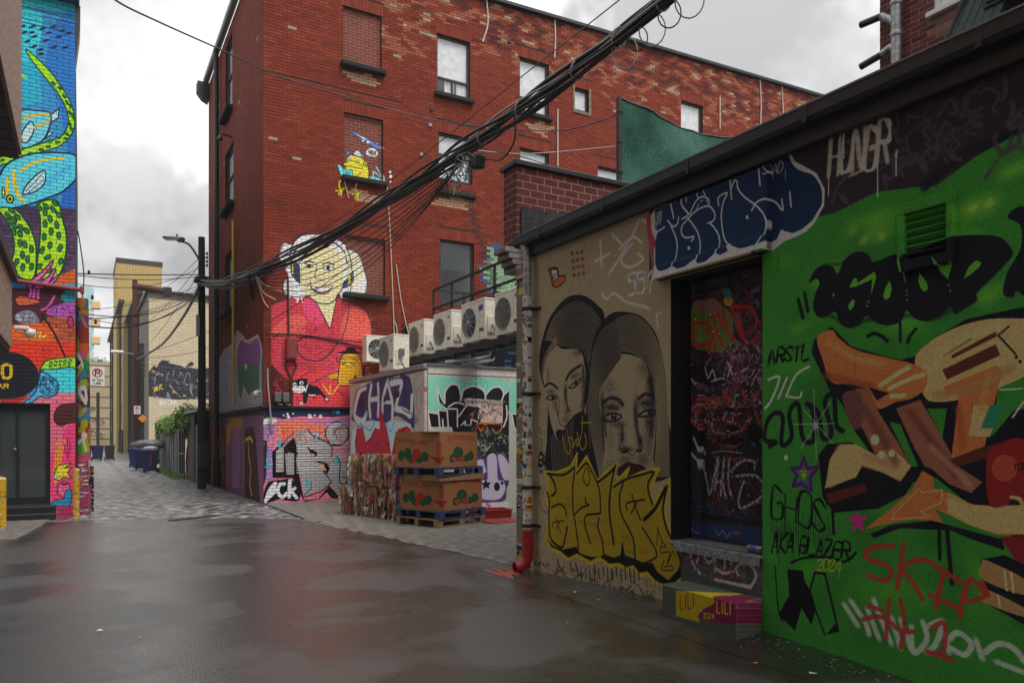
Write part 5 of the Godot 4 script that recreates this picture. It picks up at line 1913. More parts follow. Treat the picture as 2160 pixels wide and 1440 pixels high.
var PAINT_FAR_BLOCK := {"b": [3.4,13.5,0,11.5], "ppm": 70, "unit": 100, "cols": [202,119,96,37,40,53,101,105,127,58,60,76,122,126,148,78,82,101,230,171,37,181,186,209,237,202,45,230,230,237], "ops": [
["S",0,4.9,1,0.6,0.4,53,686,73,665,97,694,117,700],
["S",0,4.9,1,0.6,0.4,48,643,78,649,117,679],
["S",0,4.9,1,0.6,0.4,63,622,92,645],
["P",1,0,31,566,63,613,82,601,92,628,112,651,162,646,147,634,217,621,248,608,278,613,319,601,351,608,419,616,488,608,488,404,299,405,197,397,73,411,31,415],
["P",1,0,248,611,283,649,301,644,299,625,268,614],
["P",2,0,129,574,151,561,138,562],
["P",2,0,50,493,69,462,58,465],
["P",2,0,124,498,143,484,132,485],
["P",3,0,139,428,152,403,144,405],
["P",3,0,341,567,362,543,349,545],
["P",4,0,75,484,102,463,86,465],
["P",3,0,133,543,167,516,147,518],
["P",4,0,46,538,74,521,57,522],
["P",3,0,195,490,218,476,204,477],
["P",3,0,138,453,152,433,144,434],
["P",4,0,234,482,263,469,246,470],
["P",4,0,67,431,94,411,78,413],
["P",3,0,174,463,193,440,181,442],
["P",4,0,80,579,97,552,87,555],
["P",3,0,88,428,106,417,95,418],
["P",3,0,302,441,337,414,316,416],
["P",5,0,50,538,83,512,63,514],
["P",4,0,365,447,394,435,376,436],
["P",4,0,377,551,396,527,385,529],
["P",3,0,164,592,178,578,170,579],
["P",4,0,417,502,441,487,427,488],
["P",4,0,84,579,113,557,96,558],
["P",2,0,267,502,294,484,278,486],
["P",4,0,88,498,117,479,99,481],
["P",5,0,219,553,241,542,228,543],
["P",4,0,206,482,229,467,215,468],
["P",4,0,55,545,72,530,62,531],
["P",3,0,196,549,216,519,204,522],
["P",2,0,252,422,274,392,261,395],
["P",4,0,225,580,243,550,232,553],
["P",5,0,166,479,197,455,179,456],
["P",5,0,238,481,266,465,249,466],
["P",4,0,402,591,438,560,416,562],
["P",2,0,59,433,74,402,65,405],
["P",5,0,368,480,392,459,378,460],
["P",2,0,390,565,404,533,396,536],
["P",5,0,269,553,291,525,278,528],
["P",3,0,371,504,405,490,385,491],
["P",5,0,348,501,380,471,361,473],
["P",3,0,53,583,78,562,63,564],
["P",2,0,268,574,289,546,276,549],
["P",5,0,152,532,166,501,157,504],
["P",5,0,183,456,203,441,191,442],
["P",3,0,363,531,377,500,368,503],
["P",2,0,232,520,264,493,245,495],
["P",5,0,276,432,303,401,287,404],
["P",6,0,192,450,205,435,198,436],
["P",6,0,105,564,123,556,111,550],
["P",6,0,235,432,258,427,241,418],
["P",6,0,153,495,171,482,159,481],
["P",6,0,214,582,229,568,220,568],
["P",6,0,169,455,196,444,175,441],
["P",6,0,284,487,300,472,290,473],
["P",6,0,208,430,223,416,214,416],
["P",6,0,324,488,342,482,330,474],
["P",6,0,318,534,340,528,324,520],
["P",6,0,72,564,96,557,78,550],
["P",6,0,366,534,387,525,373,520],
["P",6,0,263,581,281,566,269,567],
["P",6,0,106,474,121,465,112,460],
["P",6,0,51,585,77,572,57,571],
["P",6,0,329,453,357,446,335,438],
["P",6,0,250,507,271,492,256,493],
["P",6,0,314,423,327,410,320,408],
["S",7,2.2,0,1,0,276,475,297,421],
["S",7,2.2,0,1,0,146,441,153,396],
["S",7,2.2,0,1,0,355,484,355,453],
["S",7,2.2,0,1,0,155,490,199,435],
["S",7,2.2,0,1,0,180,528,213,497],
["S",7,2.2,0,1,0,184,592,176,549],
["S",7,2.2,0,1,0,283,497,286,438],
["S",7,2.2,0,1,0,258,572,242,512],
["S",7,2.2,0,1,0,388,449,408,415],
["S",7,2.2,0,1,0,74,548,69,491],
["S",7,2.2,0,1,0,354,472,343,440],
["S",7,2.2,0,1,0,145,437,136,385],
["S",7,2.2,0,1,0,278,508,322,477],
["S",7,2.2,0,1,0,223,570,209,546],
["S",7,2.2,0,1,0,151,573,135,513],
["S",7,2.2,0,1,0,142,447,167,398],
["T",8,4.9,"BLK",27.1,1,0,0.15,67.7,448.4,109.6,471.4],
["T",9,4.3,"@HIGHX",27.2,1,0,0.15,94.8,362.2,204.5,367.3]
]}

# ------------------------------------------------------------------ scene
const XG := 4.66      # rendered garage wall
const ZM := -18.13    # long brick wall
const XL := 3.71      # its alley side
const ZW := -17.2     # painted tall wall
const XC := 5.73      # cold store side
const ZC := -13.32    # cold store front

func flat_top(_u: float) -> float:
	return 1e6

func _ready() -> void:
	R.seed = 20
	sky_and_camera()
	materials()
	ground()
	brick_building()
	reef_building()
	corner_overhang()
	garage()
	fire_wall()
	upper_brick_house()
	cold_store()
	lane_buildings()
	air_units()
	fire_escape()
	green_netting()
	bales_and_boxes()
	poles_and_signs()
	lane_yard()
	cables()
	small_things()

func sky_and_camera() -> void:
	var cam := Camera3D.new()
	cam.name = "camera"
	add_child(cam)
	cam.position = Vector3(0, 1.6, 0)
	cam.rotation.y = -deg_to_rad(29.94)
	cam.projection = Camera3D.PROJECTION_FRUSTUM
	cam.near = 0.1
	cam.far = 600.0
	cam.size = 1440.0 / 1580.0 * 0.1
	cam.frustum_offset = Vector2(0, 200.0 / 1580.0 * 0.1)
	cam.current = true
	var nz := FastNoiseLite.new()
	nz.seed = 12
	nz.noise_type = FastNoiseLite.TYPE_SIMPLEX_SMOOTH
	nz.frequency = 1.9
	nz.fractal_octaves = 5
	nz.domain_warp_enabled = true
	nz.domain_warp_amplitude = 0.25
	nz.domain_warp_frequency = 1.2
	var W := 1024
	var H := 512
	var im := Image.create(W, H, false, Image.FORMAT_RGBF)
	for y in H:
		var el := PI * (0.5 - (y + 0.5) / H)
		for x in W:
			var az := TAU * (x + 0.5) / W
			var k := 0.0
			if el > -0.05:
				# clouds lie on a layer, so they flatten towards the horizon
				var d := Vector3(cos(az) * cos(el), maxf(sin(el), 0.0) * 1.5 + 0.12, sin(az) * cos(el))
				k = nz.get_noise_3dv(d / (0.35 + d.y) * 0.8)
			var g := clampf(0.44 + k * 0.62, 0.25, 0.68)
			# overcast sky: brighter towards the zenith
			g *= (1.0 + 1.7 * maxf(sin(el), 0.0)) / 1.36
			im.set_pixel(x, y, Color(g * 0.985, g * 0.995, g * 1.01))
	var sm := PanoramaSkyMaterial.new()
	sm.panorama = ImageTexture.create_from_image(im)
	sm.energy_multiplier = 1.0
	var sky := Sky.new()
	sky.sky_material = sm
	var env := Environment.new()
	env.background_mode = Environment.BG_SKY
	env.sky = sky
	env.tonemap_mode = Environment.TONE_MAPPER_LINEAR
	env.tonemap_exposure = 1.9
	env.sdfgi_enabled = true
	env.ssao_enabled = true
	env.ssil_enabled = true
	env.fog_enabled = true
	env.fog_density = 0.0006
	env.fog_light_color = Color(0.86, 0.87, 0.88)
	var we := WorldEnvironment.new()
	we.environment = env
	add_child(we)
	var sun := DirectionalLight3D.new()
	sun.name = "sun"
	sun.light_energy = 0.45
	sun.light_angular_distance = 30.0
	sun.light_color = Color(1.0, 0.98, 0.95)
	sun.shadow_enabled = true
	add_child(sun)
	sun.rotation_degrees = Vector3(-58, 20, 0)

func materials() -> void:
	var g1 := noise_tex(0.012, Color(0.62, 0.62, 0.62), Color(1, 1, 1), 512, 6)
	var g2 := noise_tex(0.05, Color(0.45, 0.45, 0.45), Color(1, 1, 1), 512, 5, FastNoiseLite.TYPE_SIMPLEX_SMOOTH, 3)
	var bump := noise_tex(0.08, Color.BLACK, Color.WHITE, 512, 4, FastNoiseLite.TYPE_SIMPLEX_SMOOTH, 5)
	var fine := noise_tex(0.25, Color.BLACK, Color.WHITE, 512, 3, FastNoiseLite.TYPE_SIMPLEX_SMOOTH, 6)
	var g3 := noise_tex(0.02, Color(0.86, 0.855, 0.84), Color(1, 1, 1), 512, 5, FastNoiseLite.TYPE_SIMPLEX_SMOOTH, 9)
	MT.g1 = g1
	MT.g3 = g3
	MT.g2 = g2
	MT.bump = bump
	MT.fine = fine
	MT.brick = tinted(grain(Color.WHITE, 0.8, 1.6, noise_tex(0.05, Color(0.62, 0.62, 0.62), Color(1, 1, 1), 512, 5, FastNoiseLite.TYPE_SIMPLEX_SMOOTH, 3), bump, 0.2))
	MT.brick.metallic_specular = 0.3
	MT.brick_paint = painted(MT.brick, paint(PAINT_BRICK))
	MT.brick_alley = painted(MT.brick, paint(PAINT_ALLEY_FACE))
	MT.brick_reef = painted(MT.brick, paint(PAINT_REEF))
	MT.block_far = painted(tinted(grain(Color.WHITE, 0.9, 0.7, g3)), paint(PAINT_FAR_BLOCK))
	MT.mortar = grain(lc(0.1, 0.045, 0.036), 0.95, 2.0, g2)
	MT.mortar_pale = grain(lc(0.5, 0.38, 0.29), 0.95, 2.0, g2)
	MT.mortar_reef = grain(lc(0.03, 0.05, 0.07), 0.9, 2.0, g2)
	MT.mortar_tan = grain(lc(0.4, 0.33, 0.24), 0.9, 2.0, g2)
	MT.stone = grain(lc(0.035, 0.035, 0.03), 0.9, 3.0, g2, bump, 1.2)
	MT.black = grain(lc(0.012, 0.012, 0.013), 0.45, 2.0, g1)
	MT.tar = grain(lc(0.035, 0.031, 0.033), 0.4, 1.3, g2, bump, 0.15)
	MT.iron = grain(lc(0.015, 0.015, 0.016), 0.55, 4.0, g2)
	MT.cable = mat(lc(0.012, 0.012, 0.014), 0.4)
	MT.cable_grey = mat(lc(0.3, 0.29, 0.27), 0.6)
	MT.conduit = mat(lc(0.5, 0.44, 0.36), 0.6)
	MT.galv = grain(lc(0.42, 0.43, 0.44), 0.38, 3.0, g2, null, 0.0, 0.7)
	MT.tin = grain(lc(0.5, 0.51, 0.52), 0.45, 2.0, g1, null, 0.0, 0.5)
	MT.white = grain(lc(0.76, 0.75, 0.71), 0.45, 1.0, g3)
	MT.cream = grain(lc(0.78, 0.74, 0.64), 0.45, 1.0, g3)
	MT.guard = mat(lc(0.3, 0.27, 0.22), 0.5)
	MT.grille = mat(lc(0.05, 0.05, 0.052), 0.5)
	MT.glass = mat(Color(0.7, 0.75, 0.78, 0.1), 0.03)
	MT.glass.transparency = BaseMaterial3D.TRANSPARENCY_ALPHA
	MT.blind = grain(lc(0.8, 0.83, 0.85), 0.8, 0.4, g3)
	MT.plaster = grain(lc(0.34, 0.33, 0.31), 0.9, 1.0, g3)
	MT.frame_brown = grain(lc(0.05, 0.025, 0.018), 0.5, 3.0, g2)
	MT.frame_white = mat(lc(0.62, 0.62, 0.6), 0.5)
	MT.rust = grain(lc(0.12, 0.035, 0.015), 0.8, 3.0, g2, bump, 0.3)
	MT.wood = grain(lc(0.075, 0.05, 0.035), 0.85, 1.5, g2, bump, 0.4)
	MT.wood_pole = grain(lc(0.03, 0.026, 0.023), 0.8, 3.0, g2, bump, 0.5)
	MT.wood_new = grain(lc(0.36, 0.22, 0.1), 0.75, 4.0, g2)
	MT.blue_wood = grain(lc(0.012, 0.05, 0.17), 0.6, 4.0, g2)
	MT.red = grain(lc(0.5, 0.012, 0.01), 0.4, 3.0, g1)
	MT.red_box = grain(lc(0.42, 0.045, 0.05), 0.6, 5.0, g2)
	MT.yellow = mat(lc(0.55, 0.36, 0.03), 0.5)
	MT.beige = grain(lc(0.5, 0.34, 0.27), 0.9, 2.0, g1, fine, 0.2)
	MT.tan_wall = grain(lc(0.27, 0.23, 0.15), 0.92, 1.2, g1, fine, 0.4)
	MT.concrete = grain(lc(0.23, 0.21, 0.185), 0.55, 0.7, g1, bump, 0.6)
	MT.tint = tinted(mat(Color.WHITE, 0.8))
	MT.tint_gloss = tinted(mat(Color.WHITE, 0.35))
	MT.net = grain(lc(0.02, 0.16, 0.105), 0.85, 0.8, g2)
	MT.net.backlight_enabled = true
	MT.net.backlight = Color(0.1, 0.3, 0.2)
	MT.leaf = tinted(mat(Color.WHITE, 0.6))
	MT.leaf.backlight_enabled = true
	MT.leaf.backlight = Color(0.2, 0.3, 0.1)
	# the rendered wall: paint, with trowel grain over it
	var wallp := StandardMaterial3D.new()
	wallp.albedo_color = Color.WHITE
	wallp.roughness = 0.8
	wallp.uv1_triplanar = true
	wallp.uv1_world_triplanar = true
	wallp.uv1_scale = Vector3.ONE * 1.5
	wallp.heightmap_enabled = true
	wallp.heightmap_texture = fine
	wallp.heightmap_scale = 0.6
	wallp.metallic_specular = 0.3
	MT.wallp = wallp
	MT.garage = painted(wallp, paint(PAINT_GARAGE))
	MT.door = painted(wallp, paint(PAINT_DOOR))
	MT.door.roughness = 0.55
	MT.door.heightmap_scale = 0.1
	MT.riser = painted(wallp, paint(PAINT_RISER))
	MT.block = painted(wallp, paint(PAINT_BLOCK))
	MT.cool_side = painted(wallp, paint(PAINT_COOLER_SIDE))
	MT.cool_front = painted(wallp, paint(PAINT_COOLER_FRONT))
	for k in ["cool_side", "cool_front"]:
		MT[k].roughness = 0.5
		MT[k].heightmap_scale = 0.1
	# asphalt: wet, with dry patches
	var road := mat(Color.WHITE, 1.0)
	road.albedo_texture = noise_tex(0.3, lc(0.006, 0.005, 0.004), lc(0.13, 0.11, 0.09), 2048, 2, FastNoiseLite.TYPE_SIMPLEX_SMOOTH, 31, Vector2(0.48, 1.0))
	road.roughness_texture = noise_tex(0.004, Color(0.2, 0.2, 0.2), Color(0.56, 0.56, 0.56), 1024, 8, FastNoiseLite.TYPE_SIMPLEX_SMOOTH, 33, Vector2(0.36, 0.58))
	road.heightmap_enabled = true
	road.heightmap_texture = noise_tex(0.2, Color.BLACK, Color.WHITE, 2048, 3, FastNoiseLite.TYPE_SIMPLEX_SMOOTH, 34)
	road.heightmap_scale = 0.32
	road.metallic_specular = 0.71
	road.clearcoat_enabled = true
	road.clearcoat = 1.0
	road.clearcoat_roughness = 0.42
	MT.road = road
	var lane := mat(Color.WHITE, 1.0)
	lane.albedo_texture = noise_tex(0.016, lc(0.06, 0.056, 0.053), lc(0.34, 0.32, 0.31), 1024, 6, FastNoiseLite.TYPE_SIMPLEX_SMOOTH, 41, Vector2(0.3, 0.7))
	var cr := FastNoiseLite.new()
	cr.noise_type = FastNoiseLite.TYPE_CELLULAR
	cr.cellular_return_type = FastNoiseLite.RETURN_DISTANCE2_SUB
	cr.frequency = 0.009
	cr.fractal_octaves = 1
	cr.domain_warp_enabled = true
	cr.domain_warp_amplitude = 60.0
	cr.seed = 4
	var ct := NoiseTexture2D.new()
	ct.width = 1024
	ct.height = 1024
	ct.seamless = true
	ct.noise = cr
	var cg := Gradient.new()
	cg.set_color(0, Color(0.12, 0.11, 0.1))
	cg.set_color(1, Color.WHITE)
	cg.set_offset(0, 0.02)
	cg.set_offset(1, 0.1)
	ct.color_ramp = cg
	lane.detail_enabled = true
	lane.detail_albedo = ct
	lane.detail_blend_mode = BaseMaterial3D.BLEND_MODE_MUL
	lane.detail_uv_layer = BaseMaterial3D.DETAIL_UV_1
	lane.roughness_texture = noise_tex(0.01, Color(0.28, 0.28, 0.28), Color(0.7, 0.7, 0.7), 1024, 6, FastNoiseLite.TYPE_SIMPLEX_SMOOTH, 43, Vector2(0.3, 0.7))
	lane.heightmap_enabled = true
	lane.heightmap_texture = ct
	lane.heightmap_scale = 0.9
	lane.metallic_specular = 0.71
	lane.clearcoat_enabled = true
	lane.clearcoat = 0.35
	lane.clearcoat_roughness = 0.26
	MT.lane = lane

func sheet(poly: Array, y: float, tile: float) -> MB:
	var b := MB.new()
	b.tile = tile
	var p := PackedVector2Array()
	for q in poly:
		p.append(Vector2(q[0], -q[1]))
	b.prism(p, Vector3(0, y, 0), Vector3(1, 0, 0), Vector3(0, 0, -1), 0.02)
	return b

func ground() -> void:
	var b := MB.new()
	b.quad(Vector3(-220, -0.05, 60), Vector3(260, -0.05, 60), Vector3(260, -0.05, -320), Vector3(-220, -0.05, -320))
	setting("ground", b, MT.concrete)
	setting("road", sheet([[-16, 10], [12, 10], [12, -7.6], [4.78, -7.7], [4.72, -8.1], [4.35, -10.8], [3.95, -13.2], [3.7, -14.6], [2.6, -15.3], [1.2, -16.15], [-0.7, -16.5], [-16, -16.6]], 0.0, 7.0), MT.road)
	setting("lane", sheet([[3.7, -14.6], [3.72, -18.1], [3.9, -60], [3.9, -120], [-1.5, -120], [-1.0, -17.2], [-0.7, -16.5], [1.2, -16.15], [2.6, -15.3]], 0.004, 5.0), MT.lane)
	# worn concrete apron before the cold store, with an uneven lip
	var edge := []
	var q := [[4.76, -7.9], [4.35, -10.76], [3.95, -13.2], [3.72, -14.53]]
	for k in 3:
		for s in 9:
			var f := s / 9.0
			edge.append([lerpf(q[k][0], q[k + 1][0], f) + R.randf_range(-0.035, 0.035), lerpf(q[k][1], q[k + 1][1], f)])
	var lip := MB.new()
	for k in 26:
		var p: Array = edge[k]
		var q2: Array = edge[k + 1]
		var o0 := R.randf_range(0.05, 0.16)
		lip.quad(Vector3(p[0] - o0, 0.004, p[1]), Vector3(p[0] + 0.03, 0.034, p[1]), Vector3(q2[0] + 0.03, 0.034, q2[1]), Vector3(q2[0] - R.randf_range(0.05, 0.16), 0.004, q2[1]))
	setting("kerb_lip", lip, MT.concrete)
	edge.append([3.72, -14.53])
	edge.append_array([[3.74, -18.1], [13, -18.1], [13, -7.9]])
	setting("pavement", sheet(edge, 0.03, 1.0), MT.concrete)
	setting("footpath", sheet([[-5, -17.2], [-0.5, -17.2], [-0.62, -15.6], [-0.86, -13.9], [-5, -13.4]], 0.02, 1.0), MT.concrete)
	# asphalt swept up against the garage
	var fil := MB.new()
	fil.tile = 7.0
	for k in 12:
		var z0 := -7.7 + k * 0.42
		var z1 := z0 + 0.42
		var h0 := 0.085 * sin(PI * clampf(k / 12.0, 0, 1))
		var h1 := 0.085 * sin(PI * clampf((k + 1) / 12.0, 0, 1))
		fil.quad(Vector3(4.15, 0.003, z1), Vector3(4.7, 0.006 + h1, z1), Vector3(4.7, 0.006 + h0, z0), Vector3(4.15, 0.003, z0))
	setting("kerb_ramp", fil, MT.road)

# tone of the old red brick: clusters of pale, orange and sooty ones
var bn := FastNoiseLite.new()
func red_tone(p: Vector3, a: float, b: float) -> Color:
	var k := bn.get_noise_3d(p.x * 18.0, p.y * 30.0, p.z * 18.0)
	var big := bn.get_noise_3d(p.x * 4.0 + 50.0, p.y * 6.0, p.z * 4.0)
	var c := Color(0.34, 0.056, 0.028).lerp(Color(0.285, 0.045, 0.025), a)
	if b > 0.86:
		c = c.lerp(Color(0.42, 0.1, 0.045), 0.35)
	elif b < 0.1:
		c = c.lerp(Color(0.12, 0.03, 0.025), 0.35)
	if p.z > -18.2 and p.z < -17.0:
		# weathered band under the roof, scars round the sills
		if p.y > 11.6 + big * 2.5 and p.x > 6.5 and k > 0.12:
			c = c.lerp(Color(0.58, 0.24, 0.12), 0.3 + 0.4 * a)
			if k > 0.4:
				c = Color(0.6, 0.46, 0.32) * (0.7 + 0.3 * b)
		if p.y > 12.3 and p.x > 7.5 and k < -0.2:
			c = c.lerp(Color(0.06, 0.03, 0.03), 0.7)
		for s in [[6.1, 10.55, 0.55, 0.14], [8.75, 7.85, 0.7, 0.2], [11.3, 10.4, 0.6, 0.2], [6.2, 7.6, 0.6, 0.15]]:
			var e := Vector2((p.x - s[0]) / s[2], (p.y - s[1]) / s[3]).length()
			if e < 0.8 + k:
				c = Color(0.6, 0.28, 0.15).lerp(Color(0.66, 0.52, 0.36), a * 0.6)
		# mint throw-up behind the fire escape
		var mint := Vector2((p.x - 10.1) / 0.62, (p.y - 6.15) / 0.62).length() + k * 0.5
		if mint < 0.95:
			c = Color(0.42, 0.68, 0.44) * (0.8 + 0.3 * a)
		elif mint < 1.12:
			c = Color(0.1, 0.14, 0.34)
		# dark painted dado beside the cold store, with shade mixed into its colour
		if p.x > 7.15 and p.y < 4.4 + 0.3 * k:
			c = Color(0.012, 0.014, 0.022)
			if bn.get_noise_2d(p.x * 60.0, p.y * 40.0) > 0.15:
				c = Color(0.03, 0.1, 0.2)
		if p.x > 7.5 and p.y > 4.2 and absf(p.x - 9.45 + (p.y - 7.0) * 0.35) < 0.12 and p.y < 8.2:
			c = c.lerp(Color(0.05, 0.04, 0.04), 0.6)
	c *= 1.0 + 0.25 * big
	if b > 0.998:
		c = Color(0.5, 0.42, 0.33)
	return c

func window_unit(parent: Node3D, o: Vector3, du: Vector3, nn: Vector3, r: Rect2, depth: float, frame: Material, mode: String) -> void:
	var p := o - nn * depth
	var at := func(u: float, v: float) -> Vector3: return p + du * u + Vector3.UP * v
	var bs := Basis(du, Vector3.UP, nn)
	var w := MB.new()
	var x0 := r.position.x
	var x1 := r.end.x
	var y0 := r.position.y
	var y1 := r.end.y
	var fw := 0.055
	var xm := (x0 + x1) * 0.5
	var ym := (y0 + y1) * 0.5
	w.box(at.call(x0 + fw * 0.5, ym), Vector3(fw, y1 - y0, 0.07), bs)
	w.box(at.call(x1 - fw * 0.5, ym), Vector3(fw, y1 - y0, 0.07), bs)
	w.box(at.call(xm, y1 - fw * 0.5), Vector3(x1 - x0 - fw * 2, fw, 0.066), bs)
	w.box(at.call(xm, y0 + fw * 0.5), Vector3(x1 - x0 - fw * 2, fw, 0.066), bs)
	var split := -1.0
	if mode == "sash":
		split = y0 + (y1 - y0) * 0.29
	elif mode == "double":
		split = y0 + (y1 - y0) * 0.55
	if split > 0.0:
		w.box(at.call(xm, split), Vector3(x1 - x0 - fw * 2, 0.045, 0.062), bs)
		if mode == "sash":
			w.box(at.call(xm, (y0 + split) * 0.5), Vector3(0.04, split - y0 - fw, 0.058), bs)
	var win := part("window", w, frame, parent)
	var g := MB.new()
	g.quad(at.call(x0 + fw, y0 + fw), at.call(x1 - fw, y0 + fw), at.call(x1 - fw, y1 - fw), at.call(x0 + fw, y1 - fw))
	part("pane", g, MT.glass, win)
	var back := MB.new()
	var q := p - nn * 0.03
	var lo := y0
	if mode == "dark":
		part_room(win, q - nn * 0.06, du, x0, y0, x1, y1)
	else:
		if mode == "sash":
			lo = split
		back.quad(q + du * x0 + Vector3.UP * lo, q + du * x1 + Vector3.UP * lo, q + du * x1 + Vector3.UP * y1, q + du * x0 + Vector3.UP * y1)
		if mode == "sash":
			# net curtains in the lower lights
			for k in 14:
				var a := x0 + (x1 - x0) * k / 14.0
				var b := x0 + (x1 - x0) * (k + 1) / 14.0
				var za := 0.02 * (k % 2)
				var zb := 0.02 * ((k + 1) % 2)
				if k < 4 or k == 8:
					continue
				back.quad(q + du * a + Vector3.UP * y0 - nn * za, q + du * b + Vector3.UP * y0 - nn * zb, q + du * b + Vector3.UP * lo - nn * zb, q + du * a + Vector3.UP * lo - nn * za)
		part("blind", back, MT.blind, win)
		part_room(win, q - nn * 0.06, du, x0, y0, x1, y1)

func part_room(win: Node3D, q: Vector3, du: Vector3, x0: float, y0: float, x1: float, y1: float) -> void:
	room(win, q + du * x0 + Vector3.UP * y0, du * (x1 - x0), y1 - y0, 1.8)

# plastered box behind an opening: back, sides, floor and ceiling
func room(win: Node3D, o: Vector3, du: Vector3, h: float, depth: float, lining := "plaster") -> void:
	var b := MB.new()
	var up := Vector3.UP * h
	var n := -du.cross(Vector3.UP).normalized() * depth
	b.quad(o + n, o + n + du, o + n + du + up, o + n + up)
	b.quad(o, o + n, o + n + up, o + up)
	b.quad(o + n + du, o + du, o + du + up, o + n + du + up)
	b.quad(o, o + du, o + du + n, o + n)
	b.quad(o + n + up, o + n + du + up, o + du + up, o + up)
	part("room", b, MT[lining], win)

func soldier(b: MB, o: Vector3, du: Vector3, nn: Vector3, u0: float, u1: float, v0: float, v1: float) -> void:
	var n := int((u1 - u0) / 0.078)
	var bs := Basis(du, Vector3.UP, nn)
	for k in n:
		var u := u0 + (k + 0.5) * (u1 - u0) / n
		b.col = red_tone(Vector3(0, 5, -30), R.randf(), R.randf_range(0.0, 0.9))
		b.box(o + du * u + Vector3.UP * (v0 + v1) * 0.5 + nn * 0.0, Vector3((u1 - u0) / n - 0.012, v1 - v0, 0.016 + R.randf() * 0.005), bs)

